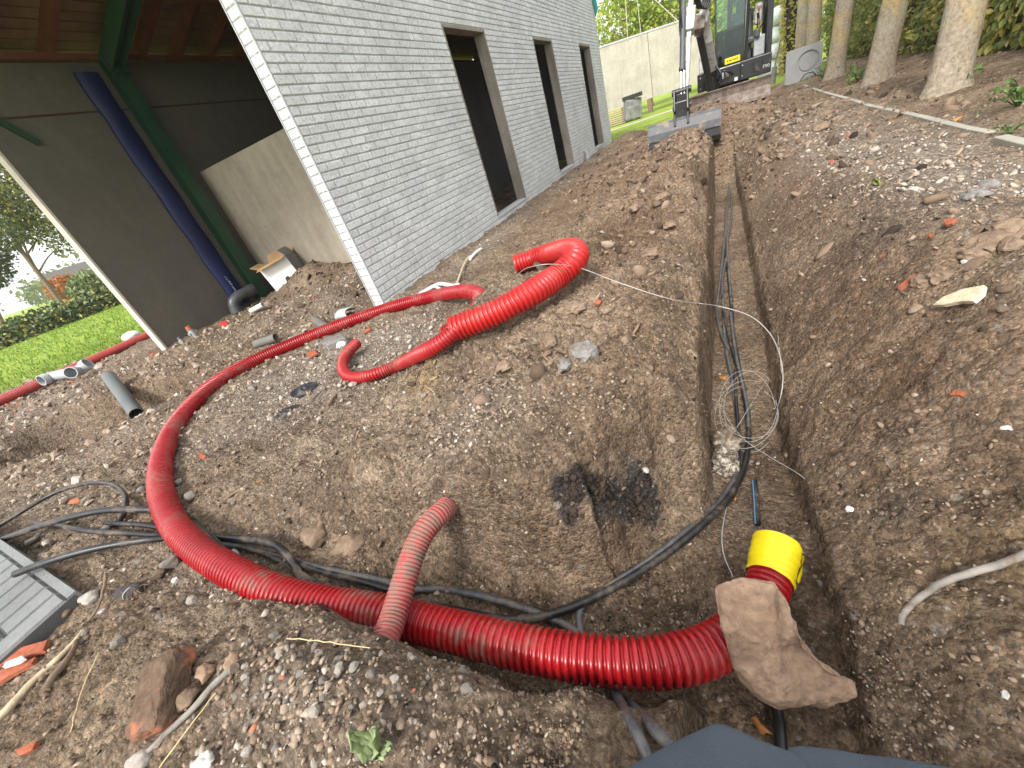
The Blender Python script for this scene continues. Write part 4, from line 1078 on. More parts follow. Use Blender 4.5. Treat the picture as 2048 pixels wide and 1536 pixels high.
twig([(198, 1307), (170, 1365), (150, 1430), (124, 1540)], .0018, .0014, M_STRAW, 'long straw stalk standing out in the bottom left', 'straw', .004, cat='straw')
twig([(320, 1534), (355, 1486), (395, 1432), (432, 1384)], .0016, .0012, M_STRAW, 'yellow straw running below the grey dead branch', 'straw', .01, cat='straw')
twig([(575, 1276, .03), (640, 1282, .03), (700, 1290, .03), (740, 1296, .03)], .0014, .0012, M_STRAW, 'fine straw lying behind the gravel crest at the dirt-caked pipe', 'straw', .0, cat='straw')
twig([(938, 918), (948, 903), (956, 888)], .006, .005, M_TWIG, 'short dark stick stuck in the gravelly mound top')
twig([(1740, 322), (1770, 312), (1800, 305)], .007, .004, M_TWIG, 'dark twig lying near the concrete edging')
for (a, b_) in (((860, 760), (905, 738)), ((840, 765), (870, 785))):
    twig([a, ((a[0] + b_[0]) / 2, (a[1] + b_[1]) / 2), b_], .0018, .0012, M_STRAW, 'straw stalk on the mound below the thin red pipe', 'straw', .004, cat='straw').__setitem__('group', 'straw stalks below the thin pipe')
twig([(912, 574), (922, 545), (932, 522), (940, 512)], .013, .012, M_TWIGP, 'pale wooden lath leaning on the ground by the facade corner', 'lath', .02, .002, 'lath')
# root clump with fibres
c = P(262, 1188, 0, False)
rc = thing('root_clump', 'dark fibrous root clump bound with a pale tie left of the red loop', 'root clump', c)
lump('core', c + Vector((0, 0, .01)), (.065, .03, .026), simple('dark_root_bark', (.05, .04, .042), .9, .4, 40, .8, 150), None, None, 5, .5, 2.5, 3, .35, parent=rc)
mb = MB()
for k in range(34):
    a = c + Vector((rr.uniform(-.07, .07), rr.uniform(-.03, .03), rr.uniform(0, .03))); d = Vector((rr.uniform(-1, 1), rr.uniform(-.6, .6), rr.uniform(-.15, .35))) * .06
    mb.tube(spline([a, a + d * .5 + Vector((0, 0, .012)), a + d], .012), .0011, 4)
mb.build('fibres', M_TWIG, rc)
mb = MB(); mb.tube(spline([c + Vector((.02, -.03, .0)), c + Vector((.022, -.015, .03)), c + Vector((.025, .015, .033)), c + Vector((.03, .032, .0))], .005), .002, 6); mb.build('tie', M_CORD, rc)

# small green plant in the foreground: two wilted leaves
def leaf_blade(c, d, L, W, curl, m, name, parent, seed=0):
    d = Vector(d).normalized(); side = d.cross(Vector((0, 0, 1))).normalized(); nrm = side.cross(d); r_ = random.Random(seed)
    vs = []; nu, nv = 9, 7
    for i in range(nu):
        u = i / (nu - 1); wdt = W * (math.sin(math.pi * min(1, u * .86 + .1)) ** .8)
        for j in range(nv):
            v = j / (nv - 1) * 2 - 1
            vs.append(c + d * L * u + side * wdt * v * (1 + .12 * math.sin(u * 17 + v * 4 + seed)) + nrm * (curl * L * u * u + abs(v) * W * .35 + .006 * math.sin(v * 9 + u * 13 + seed)))
    mb = MB(); mb.add(vs, [(i * nv + j, i * nv + j + 1, (i + 1) * nv + j + 1, (i + 1) * nv + j) for i in range(nu - 1) for j in range(nv - 1)], True)
    o = mb.build(name, m, parent); s_ = o.modifiers.new('t', 'SOLIDIFY'); s_.thickness = .0012; return o
def leafm(name, a, b_, tr=.25):
    m, t, b = nodes_of(name); v = geo_pos(t)
    n = noise(t, 30, 6, .6, v); n2 = noise(t, 2.2, 4, .6, v)
    c = ramp(t, n, [(.3, a), (.7, b_)])
    c = mixc(t, .5, c, ramp(t, n2, [(.3, (.55, .58, .5)), (.7, (1.3, 1.25, 1.2))]), 'MULTIPLY')
    t.links.new(c, b.inputs['Base Color']); b.inputs['Roughness'].default_value = .4; b.inputs['Specular IOR Level'].default_value = .45
    if tr:
        tl = nd(t, 'ShaderNodeBsdfTranslucent'); t.links.new(c, tl.inputs[0]); ms = nd(t, 'ShaderNodeMixShader'); ms.inputs[0].default_value = tr
        t.links.new(b.outputs[0], ms.inputs[1]); t.links.new(tl.outputs[0], ms.inputs[2])
        t.links.new(ms.outputs[0], t.nodes['Material Output'].inputs['Surface'])
    return m
M_DOCK = leafm('wilted_green_leaf', (.22, .30, .12), (.48, .56, .33), .2)
c = P(752, 1512, .004, False)
pl = thing('weed_plant', 'small wilted green weed with two broad leaves on the gravel at the bottom edge', 'plant', c)
upv = -Vector((cD[0] * 0, 0, 0))
la, lb, lc_ = P(722, 1478, .03, False), P(775, 1470, .035, False), P(800, 1490, .03, False)
leaf_blade(c, la - c + Vector((0, 0, .03)), .080, .017, .12, M_DOCK, 'leaf', pl, 1)
leaf_blade(c, lb - c + Vector((0, 0, .03)), .082, .016, .1, M_DOCK, 'leaf', pl, 2)
leaf_blade(c + Vector((.004, 0, .0)), lc_ - c + Vector((0, 0, .01)), .06, .011, .2, M_DOCK, 'leaf', pl, 3)
# fallen leaves
M_LEAFO = leafm('orange_dead_leaf', (.42, .15, .04), (.62, .30, .09), .15)
def fallen(x, y, s_, label, m=M_LEAFO, seed=0):
    c = P(x, y, .006, False); mb = MB(); r_ = random.Random(seed); a = r_.uniform(0, 6)
    d = Vector((math.cos(a), math.sin(a), .1)); e = Vector((-math.sin(a), math.cos(a), .25)); nv = 11; vs = []
    for k in range(nv):
        t_ = 2 * math.pi * k / nv; q = 1 + .25 * math.sin(5 * t_ + seed); vs.append(c + d * math.cos(t_) * s_ * q + e * math.sin(t_) * s_ * .55 * q + Vector((0, 0, .012 * math.sin(2 * t_ + seed))))
    vs.append(c + Vector((0, 0, .006)))
    mb.add(vs, [(k, (k + 1) % nv, nv) for k in range(nv)], True); o = mb.build('fallen_leaf', m, loc=c); s2 = o.modifiers.new('t', 'SOLIDIFY'); s2.thickness = .001
    tag(o, label, 'leaf')
for i, (x, y, s_, lab) in enumerate(((1445, 755, .036, 'orange dead leaf on the trench floor beside the cables'), (520, 964, .014, 'orange dead leaf caught on the twig behind the red loop'), (1522, 1452, .022, 'curled orange leaf below the big rock near the person'), (1640, 250 + 25, .03, 'rust coloured leaf at the far rim of the trench'), (1841, 222, .07, 'bright orange leaf beside the concrete edging'), (1800, 230, .06, 'red-brown leaf just left of the bright orange one'), (1905, 240, .09, 'pale orange leaf scrap on the earth right of the edging'), (1760, 178, .08, 'orange leaf at the foot of the second nearest trunk'), (1470, 998, .012, 'small red leaf near the blue-striped cable stub'), (1223, 1136, .009, 'tiny orange leaf on the ditch floor'))):
    fallen(x, y, s_, lab, seed=i)

# black film scraps
def scrap(px, m, label, name, cat, amp=.02, seed=0, lift=.012):
    pts = [P(x, y, lift, False) for x, y in px]; c = sum(pts, Vector()) / len(pts); nseg = 7; vs = []; k = len(pts); r_ = random.Random(seed)
    for j in range(nseg):
        for i, q in enumerate(pts):
            f = j / (nseg - 1); vs.append(c.lerp(q, f * (1 + .12 * r_.uniform(-1, 1))) + Vector((0, 0, amp * (math.sin(i * 2.1 + j * 1.1 + seed) + 1) * (1 - .5 * f))))
    mb = MB(); mb.add(vs, [(j * k + i, j * k + (i + 1) % k, (j + 1) * k + (i + 1) % k, (j + 1) * k + i) for j in range(nseg - 1) for i in range(k)], True)
    o = mb.build(name, m, loc=c); s_ = o.modifiers.new('t', 'SOLIDIFY'); s_.thickness = .002; s2 = o.modifiers.new('s', 'SUBSURF'); s2.render_levels = 1; s2.levels = 0
    return tag(o, label, cat)
M_FILM = simple('black_film', (.03, .032, .038), .45, .3, 8, .5, 20, dirt=(.15, .12, .1), dirt_amt=.3, dirt_scale=12)
scrap([(578, 790), (600, 772), (628, 762), (640, 770), (625, 782), (600, 796), (585, 800)], M_FILM, 'crumpled black plastic film lying by the pale thin twig', 'film_scrap', 'plastic film', .02, 1)
scrap([(545, 835), (570, 815), (600, 808), (605, 818), (580, 830), (555, 840)], M_FILM, 'flatter grey-black film scrap below the crumpled one', 'film_scrap', 'plastic film', .012, 2)
M_WFILM = simple('white_film', (.72, .74, .74), .4, .12, 8, .3, 20)
def strip(px, w_, label, m=M_WFILM, lift=.03):
    p = ground_path(px, 0, lift, .03); mb = MB()
    for a, b_ in zip(p[:-1], p[1:]): pass
    mb.tube(p, w_, 6); o = mb.build('plastic_strip', m, loc=p[0]); tag(o, label, 'plastic strip')
strip([(838, 590), (862, 576), (880, 568), (906, 572), (920, 570)], .02, 'white plastic strip tangle at the foot of the facade corner')
strip([(868, 572), (892, 584), (905, 590)], .014, 'short white plastic strip branching off the tangle by the facade')
strip([(940, 518), (952, 505), (962, 498)], .018, 'white plastic strip lying along the base of the facade')

# grey pipe pieces
def pipe_piece(a, b_, r, label, m=M_GREYP, name='pipe_piece', hollow=.9):
    mb = MB(); mb.cyl(a, b_, r, n=22, hollow=hollow); return tag(mb.build(name, m, loc=a), label, 'pipe')
M_GREYD = plastic('dusty_grey_plastic', (.15, .15, .145), .7, .9)
pipe_piece(atz(274, 828, -.16), atz(217, 752, .12), .062, 'grey drain pipe slanting up out of the hole on the left')
q = P(512, 688, .05, False); pipe_piece(q, P(552, 675, .05, False), .042, 'short grey pipe stub on the rubble above the red loop', M_GREYD)
q = P(585, 682, .03, False); pipe_piece(q, P(615, 668, .05, False), .04, 'half-buried grey pipe end with a dark mouth just behind the red loop', M_GREYD)
q = P(632, 640, .05, False); pipe_piece(q, P(662, 662, .03, False), .042, 'brownish grey pipe piece end-on behind the middle of the red loop', M_GREYD)
mb = MB(); q0 = P(692, 630, .03, False)
pts = []
for i in range(9):
    for j in range(8):
        a = math.pi * (.1 + .9 * j / 7); pts.append(q0 + Vector((-.09 + .022 * i, 0, 0)) + Vector((.02 * math.sin(j), .075 * math.cos(a), .07 * math.sin(a) * (1 if i > 1 else .5 + .25 * math.sin(j * 2)))))
mb.add(pts, [(i * 8 + j, i * 8 + j + 1, (i + 1) * 8 + j + 1, (i + 1) * 8 + j) for i in range(8) for j in range(7)], True)
o = mb.build('pipe_shard', M_GREYL, loc=q0); s_ = o.modifiers.new('t', 'SOLIDIFY'); s_.thickness = .006; tag(o, 'broken pale blue-grey pipe shard near the facade corner', 'pipe shard')
shard([(645, 692), (655, 682), (690, 675), (695, 682), (660, 698)], 0, .03, M_STONEG, 'concrete_offcut', 'grey concrete offcut lying under the red loop near the thin pipe end', 'concrete offcut', .02)
lump('stone', P(683, 690, .02, False), (.05, .04, .03), M_STONEW, 'white block at the end of the grey concrete offcut', 'stone', 77, .2, 1.5, 3, flat=6)
# dark elbow pipe and white pipe by the column foot
eb = [(XL + .16, 3.40, .03), (XL + .16, 3.43, .16), (XL + .19, 3.54, .22), (XL + .2, 3.70, .22), (XL + .2, 3.78, .22)]
eb = [Vector(q) for q in eb]
fitting(eb, .075, 'elbow_pipe', 'dark grey elbow pipe at the foot of the blue wrapped strip', simple('dark_grey_pipe', (.07, .075, .08), .4, .2), hollow=.88)
pipe_piece(P(502, 622, .05, False), P(526, 609, .09, False), .032, 'short white plastic pipe lying on the earth by the column foot', M_WHITEP)
shard([(440, 650), (444, 646), (458, 644), (456, 650)], 0, .02, plastic('red_cap_plastic', (.62, .05, .05), .4, .1), 'red_lid', 'small red plastic lid lying along the foot of the side wall', 'lid', .02)
# two little fittings at the wall foot
for (x, y, lab, m) in ((390, 672, 'copper-topped grey valve standing at the foot of the side wall', M_TILE), (366, 686, 'tiny grey stand pipe next to the copper-topped valve', M_GREYP)):
    c = P(x, y, 0, False); t_ = thing('valve', lab, 'valve', c); k = 1.0 if x == 390 else .6
    mb = MB(); mb.cyl(c, c + Vector((0, 0, .10 * k)), .035 * k, n=14); mb.cyl(c + Vector((.0, -.05 * k, .05 * k)), c + Vector((0, .06 * k, .05 * k)), .022 * k, n=12); mb.build('valve_body', M_GREYL, t_)
    mb = MB(); mb.cyl(c + Vector((0, 0, .10 * k)), c + Vector((.0, 0, .15 * k)), .042 * k, .03 * k, n=14); mb.build('valve_cap', m if x == 390 else M_GREYP, t_)
# grey stub pipe at the facade foot
c = atx(1177, 318, XW + .09); g0 = float(H(c.x, c.y, False))
pipe_piece(Vector((c.x, c.y, g0 - .1)), Vector((c.x - .02, c.y, .22)), .06, 'grey plastic pipe stub standing against the facade between the second and third window', M_GREYL)

# cardboard box
cb = Vector((-5.62, 3.93, .22)); Rb = Matrix.Rotation(RAD(30), 3, 'Z') @ Matrix.Rotation(RAD(-9), 3, 'Y')
M_CARD = simple('brown_cardboard', (.42, .26, .13), .85, .15, 6, .1, 50); M_CARDW = simple('white_printed_card', (.72, .72, .70), .7, .06, 6, 0); M_CARDG = simple('grey_printed_card', (.20, .20, .21), .7, .1, 6, 0)
bx = thing('cardboard_box', 'open white cardboard box with brown flaps half buried in the earth inside the barn', 'box', cb)
def bpart(name, c, d, m, R2=None):
    R2 = Rb if R2 is None else Rb @ R2
    mb = MB(); mb.box(cb + Rb @ Vector(c), d, R2); return mb.build(name, m, bx)
bpart('front_panel', (0, -.16, .12), (.44, .006, .36), M_CARDW); bpart('back_panel', (0, .16, .12), (.44, .006, .36), M_CARD); bpart('side_panel', (.22, 0, .12), (.006, .32, .36), M_CARDG); bpart('side_panel', (-.22, 0, .12), (.006, .32, .36), M_CARDW)
bpart('flap', (0, .24, .35), (.44, .006, .2), M_CARD, Matrix.Rotation(RAD(-50), 3, 'X')); bpart('flap', (-.27, 0, .33), (.14, .3, .006), M_CARD, Matrix.Rotation(RAD(38), 3, 'Y')); bpart('flap', (.19, .02, .345), (.13, .3, .006), M_CARDG, Matrix.Rotation(RAD(62), 3, 'Y')); bpart('flap', (0, -.21, .30), (.44, .12, .006), M_CARD, Matrix.Rotation(RAD(12), 3, 'X'))
# white lid on the lawn edge
lump('plastic_tub', atz(262, 672, .08), (.16, .13, .08), M_WHITEP, 'white plastic tub lying upside down behind the lawn drain pipe', 'tub', 9, .1, 1, 3)
# ------------------------------------------------------------------ leaves, hedges, trees
M_HEDGE = leafm('hedge_leaf', (.13, .20, .045), (.42, .46, .15), .35)
M_HEDGEY = leafm('yellowing_hedge_leaf', (.38, .36, .08), (.68, .58, .20), .35)
M_LGREEN = leafm('lime_leaf', (.20, .31, .035), (.46, .58, .09), .4)
M_LYEL = leafm('yellow_leaf', (.38, .40, .05), (.62, .58, .12), .4)
M_DGREEN = leafm('dark_leaf', (.030, .060, .016), (.10, .14, .04), .2)
M_MIDG = leafm('garden_tree_leaf', (.06, .10, .018), (.20, .24, .05), .3)
M_CORE = simple('hedge_inner_twigs', (.035, .03, .018), .95, .4, 6, .5, 20)
M_BARK = None
def leaves(name, cen, size, m, parent, nrm=None, seed=0, spread=.9):
    """many small folded leaves: cen (N,3)"""
    r = np.random.default_rng(seed); N = len(cen)
    d = r.normal(size=(N, 3)); d[:, 2] -= .35; d /= np.linalg.norm(d, axis=1)[:, None]
    nn = r.normal(size=(N, 3)) * spread + (np.array(nrm) if nrm is not None else np.array([0, 0, .6])); sdir = np.cross(d, nn); sdir /= np.linalg.norm(sdir, axis=1)[:, None] + 1e-9
    up = np.cross(sdir, d); L = size * r.uniform(.7, 1.35, (N, 1)); W = L * r.uniform(.26, .38, (N, 1))
    tip = cen + d * L; base = cen - d * L * .1; midp = cen + d * L * .42
    lft = midp + sdir * W + up * W * .35; rgt = midp - sdir * W + up * W * .35
    v = np.stack([base, rgt, tip, lft], 1).reshape(-1, 3)
    i4 = np.arange(N) * 4
    f = np.concatenate([np.stack([i4, i4 + 1, i4 + 2], 1), np.stack([i4, i4 + 2, i4 + 3], 1)])
    o = np_mesh(name, v, f, m, parent=parent); o['kind'] = 'stuff'
    return o
def core_blob(name, pts_box, m, parent, amp=.12, seed=0):
    (x0, x1, y0, y1, z0, z1) = pts_box; bm = bmesh.new(); bmesh.ops.create_cube(bm, size=1)
    bmesh.ops.subdivide_edges(bm, edges=bm.edges[:], cuts=9, use_grid_fill=True)
    r = random.Random(seed); mb = MB()
    mb.add([((x0 + x1) / 2 + v.co.x * (x1 - x0) + r.uniform(-amp, amp), (y0 + y1) / 2 + v.co.y * (y1 - y0) + r.uniform(-amp, amp), (z0 + z1) / 2 + v.co.z * (z1 - z0)) for v in bm.verts], [[q.index for q in f.verts] for f in bm.faces]); bm.free()
    return mb.build(name, m, parent)

# right hedge behind the trunks
hd = thing('beech_hedge', 'tall leafy clipped hedge running behind the row of trunks on the right', 'hedge', (3.4, 12, 0))
core_blob('stems', (3.5, 4.3, 4.5, 20.5, 0, 2.9), M_CORE, hd, .1, 1)
r = np.random.default_rng(12); N = 20000
yy = 4.4 + 16.0 * r.uniform(0, 1, N) ** 1.25; zz = r.uniform(.03, 3.0, N)
xx = 3.42 + .16 * fbm(yy * 1.3, zz * 1.6, 3) - .12 * (zz > .35) + r.normal(size=N) * .07
sel = r.uniform(0, 1, N) < (.22 + .5 * np.clip(fbm(yy * .5, zz * .6 + 4, 2), 0, 1) + .18 * ((yy > 9) & (yy < 14)))
cenA = np.stack([xx, yy, zz], 1)
leaves('foliage', cenA[~sel], .105, M_HEDGE, hd, (-.8, -.4, .55), 1, 1.15)
leaves('foliage', cenA[sel], .10, M_HEDGEY, hd, (-.8, -.4, .55), 2, 1.15)
# the nearest leaves are single pieces
lm = []
for k in range(6):
    mb = MB(); L, W = .10, .034
    vs = []; 
    for i in range(5):
        u = i / 4; wd = W * math.sin(math.pi * min(1, u * .88 + .08)) ** .8
        for s_ in (-1, 0, 1): vs.append((L * (u - .2), wd * s_, .012 * abs(s_) - .03 * u * u + .004 * rr.uniform(-1, 1)))
    me = bpy.data.meshes.new('leaf'); me.from_pydata(vs, [], [(i * 3 + j, i * 3 + j + 1, (i + 1) * 3 + j + 1, (i + 1) * 3 + j) for i in range(4) for j in range(2)]); me.materials.append(M_HEDGE if k < 4 else M_HEDGEY); me.update(); lm.append(me)
cnt = 0
while cnt < 260:
    y = rr.uniform(5.6, 9.2); z = rr.uniform(.1, 1.9); x = 3.22 + .16 * float(fbm(y * 1.3, z * 1.6, 3)) + rr.uniform(-.05, .05)
    u_, v_, d_ = project(np.array([x, y, z]))
    if not (1600 < u_ < 2070 and -30 < v_ < 180): continue
    o = bpy.data.objects.new('leaf', rr.choice(lm)); C.objects.link(o); o.parent = hd; o.location = Vector((x, y, z)) - org_of(hd)
    o.rotation_euler = (rr.uniform(-.6, .6) + .3, rr.uniform(.6, 1.5), rr.uniform(-.9, .9) + math.pi); s_ = rr.uniform(.75, 1.25); o.scale = (s_, s_, s_); cnt += 1

# trunks
def bark_mat():
    m, t, b = nodes_of('lichen_bark'); v = geo_pos(t)
    n1 = noise(t, 2.2, 6, .6, v); n2 = noise(t, 26, 8, .7, v)
    c = ramp(t, n2, [(.3, (.17, .135, .10)), (.5, (.34, .285, .215)), (.72, (.48, .41, .33))])
    sep = nd(t, 'ShaderNodeSeparateXYZ'); t.links.new(v, sep.inputs[0])
    hgt = mrange(t, sep.outputs[2], .35, 1.0)
    lich = math_n(t, 'MULTIPLY', mrange(t, n1, .48, .62), hgt)
    c = mixc(t, math_n(t, 'MULTIPLY', lich, mrange(t, n2, .35, .6)), c, (.50, .36, .10))
    c = mixc(t, math_n(t, 'MULTIPLY', mrange(t, noise(t, 5, 5, .6, v), .52, .64), hgt), c, (.36, .36, .26))
    t.links.new(c, b.inputs['Base Color']); b.inputs['Roughness'].default_value = .9; b.inputs['Specular IOR Level'].default_value = .15
    mp = nd(t, 'ShaderNodeMapping'); mp.inputs['Scale'].default_value = (1, 1, .35); t.links.new(v, mp.inputs['Vector'])
    bump(t, b, noise(t, 30, 7, .7, mp.outputs[0]), .9, .025); return m
M_BARK = bark_mat()
def trunk_mesh(mb, base, top, r0, r1, flare=1.5, n=20, seg=22, seed=0, sweep=(0, 0, 0)):
    base, top = Vector(base), Vector(top); r_ = random.Random(seed); ph = [r_.uniform(0, 6) for _ in range(4)]; vs = []
    for i in range(seg + 1):
        u = i / seg; c = base.lerp(top, u) + Vector(sweep) * math.sin(u * math.pi)
        rad = r0 + (r1 - r0) * u; fl = (flare - 1) * math.exp(-u * (top - base).length / .16)
        for k in range(n):
            a = 2 * math.pi * k / n
            q = rad * (1 + fl * (1 + .5 * math.sin(3 * a + ph[0])) + .05 * math.sin(2 * a + ph[1] + u * 4) + .03 * math.sin(5 * a + ph[2] + u * 9))
            vs.append(c + Vector((math.cos(a) * q, math.sin(a) * q, 0)))
    mb.add(vs, [(i * n + k, i * n + (k + 1) % n, (i + 1) * n + (k + 1) % n, (i + 1) * n + k) for i in range(seg) for k in range(n)], True); return mb
trs = [((1893, 180), (1935, -10), .165, 'nearest and thickest grey-tan tree trunk on the right with a flared foot'), ((1753, 160), (1793, -10), .17, 'leaning tan trunk second from the right with an orange lichen side'), ((1668, 152), (1693, -10), .17, 'straight grey-tan trunk in the middle of the row'),
       ((1622, 150), (1632, -10), .16, 'trunk with yellow-orange lichen standing beside the ring slab'), ((1601, 110), (1608, -10), .17, 'farthest trunk of the row, half hidden behind the ring slab')]
yb = [6.9, 9.9, 12.9, 15.6, 18.0]
for (pb, pt, r_, lab), y in zip(trs, yb):
    b_ = aty(*pb, y); g0 = float(H(b_.x, b_.y, False)) if y < 16.9 else 0
    tp = aty(*pt, y + .12); d = (tp - b_) / max(.2, (tp.z - b_.z)); b_ = b_ + d * (g0 - .08 - b_.z); tp = b_ + d * 4.6
    t_ = thing('tree', lab, 'tree', b_)
    mb = MB(); trunk_mesh(mb, b_, tp, r_, r_ * .72, 1.4, seed=int(y * 10)); mb.build('trunk', M_BARK, t_)
    q = []
    rg = np.random.default_rng(int(y)); q = np.array(tp) + rg.normal(size=(500, 3)) * np.array([.9, .9, .55]) + np.array([0, 0, .9])
    leaves('crown', q, .17, M_HEDGE, t_, None, int(y))
    mb = MB()
    for k in range(6):
        a = rg.uniform(0, 6.28); e = tp + Vector((math.cos(a) * .9, math.sin(a) * .9, rg.uniform(.6, 1.3))); mb.tube(spline([tp - Vector((0, 0, .3)), tp.lerp(e, .5) + Vector((0, 0, .1)), e], .15), [.06 - .05 * i / 12 for i in range(len(spline([tp - Vector((0, 0, .3)), tp.lerp(e, .5) + Vector((0, 0, .1)), e], .15)))], 6)
    mb.build('limbs', M_BARK, t_)
# ivy column at the far end of the hedge
iv = thing('ivy_column', 'narrow yellow-green ivy covered column at the far end of the hedge', 'shrub', (2.35, 20.6, 0))
core_blob('stems', (2.15, 2.6, 20.3, 20.8, 0, 3.6), M_CORE, iv, .05, 3)
r = np.random.default_rng(5); a = r.uniform(0, 6.28, 2600)
leaves('foliage', np.stack([2.37 + .33 * np.cos(a) + r.normal(size=2600) * .05, 20.55 + .33 * np.sin(a), r.uniform(0, 3.8, 2600)], 1), .1, M_HEDGEY, iv, (-.4, -1, .4), 6)

# weeds at trunk feet and on the right bank
def weed(px, n, s_, label, m, seed, name='weed'):
    r_ = np.random.default_rng(seed); c = P(*px, 0, False); t_ = thing(name, label, 'plant', c)
    mb = MB(); q = []
    for k in range(max(5, n // 8)):
        a = r_.uniform(0, 6.28); e = c + Vector((math.cos(a), math.sin(a), 0)) * s_ * r_.uniform(.2, .9) + Vector((0, 0, s_ * r_.uniform(.25, .9))); sp = spline([c, c.lerp(e, .5) + Vector((0, 0, s_ * .2)), e], .05)
        mb.tube(sp, .004, 4)
        for _ in range(8): q.append(np.array(sp[r_.integers(len(sp) // 3, len(sp))]) + r_.normal(size=3) * s_ * .14)
    mb.build('stems', M_DGREEN, t_); leaves('foliage', np.array(q), s_ * .17, m, t_, (0, -.2, 1), seed); return t_
M_WEED = leafm('weed_leaf', (.06, .13, .03), (.18, .30, .08), .25)
weed((1925, 172), 60, .28, 'green sprig at the right foot of the nearest trunk', M_WEED, 1)
weed((1715, 165), 70, .34, 'low green weeds between the middle and second nearest trunk', M_WEED, 2)
weed((1648, 160), 70, .36, 'green weeds spilling round the foot of the middle trunk', M_WEED, 3)
weed((2035, 215), 80, .26, 'bushy green weed at the right picture edge above the edging', M_WEED, 4)
weed((2020, 270), 36, .13, 'small sprouting weed at the end of the concrete edging', M_WEED, 5)
weed((1700, 172), 24, .2, 'yellowish seedling left of the second nearest trunk', M_LGREEN, 6)
weed((1755, 372), 20, .07, 'tiny grassy tuft beside the pinkish stone on the gravel edge', M_LGREEN, 7)

# concrete edging strip
kb = thing('concrete_edging', 'thin pale concrete edging strip running from the ring slab to the right picture edge', 'edging', P(1830, 235))
M_KERB = concrete('edging_concrete', (.27, .255, .215), (.40, .375, .32), 0, 30, False)
kp = [(1608, 176), (1650, 192), (1700, 207), (1740, 221), (1790, 233), (1840, 245), (1890, 260), (1940, 273), (1978, 281)]
for a, b_ in zip(kp[:-1], kp[1:]):
    A_, B_ = P(*a, -.042, False), P(*b_, -.042, False); d = (B_ - A_) * .012
    mb = MB(); mb.bar(A_ + d, B_ - d, .055, .12, bev=.006); mb.build('edging_length', M_KERB, kb)
A_, B_ = P(1996, 290, -.03, False), P(2080, 313, -.03, False)
mb = MB(); mb.bar(A_, B_, .07, .12, bev=.006); tag(mb.build('edging_block', M_KERB, loc=A_), 'separate pale edging block lying past the gap at the right picture edge', 'edging')

# slab with a ring recess leaning on the trunks
sl0, sl1, slt = aty(1570, 170, 15.2), aty(1632, 148, 15.2), aty(1570, 108, 15.2)
M_SLAB = concrete('ring_slab_concrete', (.30, .31, .31), (.42, .43, .43), 0, 20, False)
rs = thing('ring_slab', 'square grey concrete slab with a round recess standing against the far trunks', 'concrete slab', (sl0.x, 15.2, 0))
W_ = sl1.x - sl0.x + .1; H_ = slt.z + .02
cx_, cz_, rad = sl0.x + W_ * .62, H_ * .52, H_ * .33
mb = MB(); n = 48; vs = []; 
def sq(a):
    c, s_ = math.cos(a), math.sin(a); hx0, hx1, hz0, hz1 = cx_ - sl0.x, sl0.x + W_ - cx_, cz_ + .02, H_ - cz_
    k = min((hx1 if c > 0 else hx0) / max(abs(c), 1e-6), (hz1 if s_ > 0 else hz0) / max(abs(s_), 1e-6)); return cx_ + c * k, cz_ + s_ * k
rings_ = []
for k in range(n):
    a = 2 * math.pi * k / n + math.pi / 4
    X_, Z_ = sq(a); ca, sa = math.cos(a), math.sin(a)
    rings_.append([(X_, 15.32, Z_), (X_, 15.2, Z_), (cx_ + rad * ca, 15.2, cz_ + rad * sa), (cx_ + rad * .97 * ca, 15.235, cz_ + rad * .97 * sa), (cx_ + rad * .82 * ca, 15.235, cz_ + rad * .82 * sa), (cx_ + rad * .79 * ca, 15.212, cz_ + rad * .79 * sa)])
vs = [q for r_ in rings_ for q in r_] + [(cx_, 15.212, cz_), (cx_, 15.32, cz_)]
fs = [(k * 6 + j, k * 6 + j + 1, ((k + 1) % n) * 6 + j + 1, ((k + 1) % n) * 6 + j) for k in range(n) for j in range(5)] + [(k * 6 + 5, n * 6, ((k + 1) % n) * 6 + 5) for k in range(n)] + [(k * 6, ((k + 1) % n) * 6, n * 6 + 1) for k in range(n)]
mb.add(vs, fs); mb.build('slab', M_SLAB, rs, fix=True)
mb = MB(); mb.tube(spline([(cx_ - .15, 15.15, .0), (cx_ - .05, 15.1, .12), (cx_ + .12, 15.12, .10), (cx_ + .2, 15.15, .0)], .03), .012, 6)
tag(mb.build('hose', M_CABLE, loc=(cx_, 15.12, 0)), 'short dark hose lying in front of the ring slab', 'hose')

# precast wall panels behind, with props and supports
wl, wr_ = aty(1195, 98, 24), aty(1400, 36, 25.2); zt0, zt1 = aty(1200, 96, 24).z, aty(1365, 46, 25).z; zb0, zb1 = aty(1218, 222, 24).z, aty(1350, 184, 25).z
cwl = thing('precast_wall', 'large beige precast concrete wall panels propped on blocks behind the excavator', 'concrete wall', (wl.x, 24, 0))
mb = MB()
def wpt(u, z, dy=0): return Vector((wl.x + (wr_.x - wl.x) * u, 24 + 1.2 * u + dy, z))
zt = lambda u: zt0 + (zt1 - zt0) * u * .8; zbm = lambda u: zb0 + (zb1 - zb0) * u * .8
for (u0, u1) in ((-.6, .498), (.502, 1.05)):
    mb = MB(); vs = [wpt(u, z(u), dy) for u in (u0, u1) for z in (zbm, zt) for dy in (0, .16)]
    mb.add(vs, [(0, 2, 3, 1), (4, 5, 7, 6), (0, 4, 6, 2), (1, 3, 7, 5), (2, 6, 7, 3), (0, 1, 5, 4)]); mb.build('panel', M_PRECAST, cwl, fix=True)
mb = MB(); mb.bar(wpt(-.6, zt(-.6) + .03, .08), wpt(1.05, zt(1.05) + .03, .08), .2, .06); mb.build('top_edge', M_ARRIS, cwl)
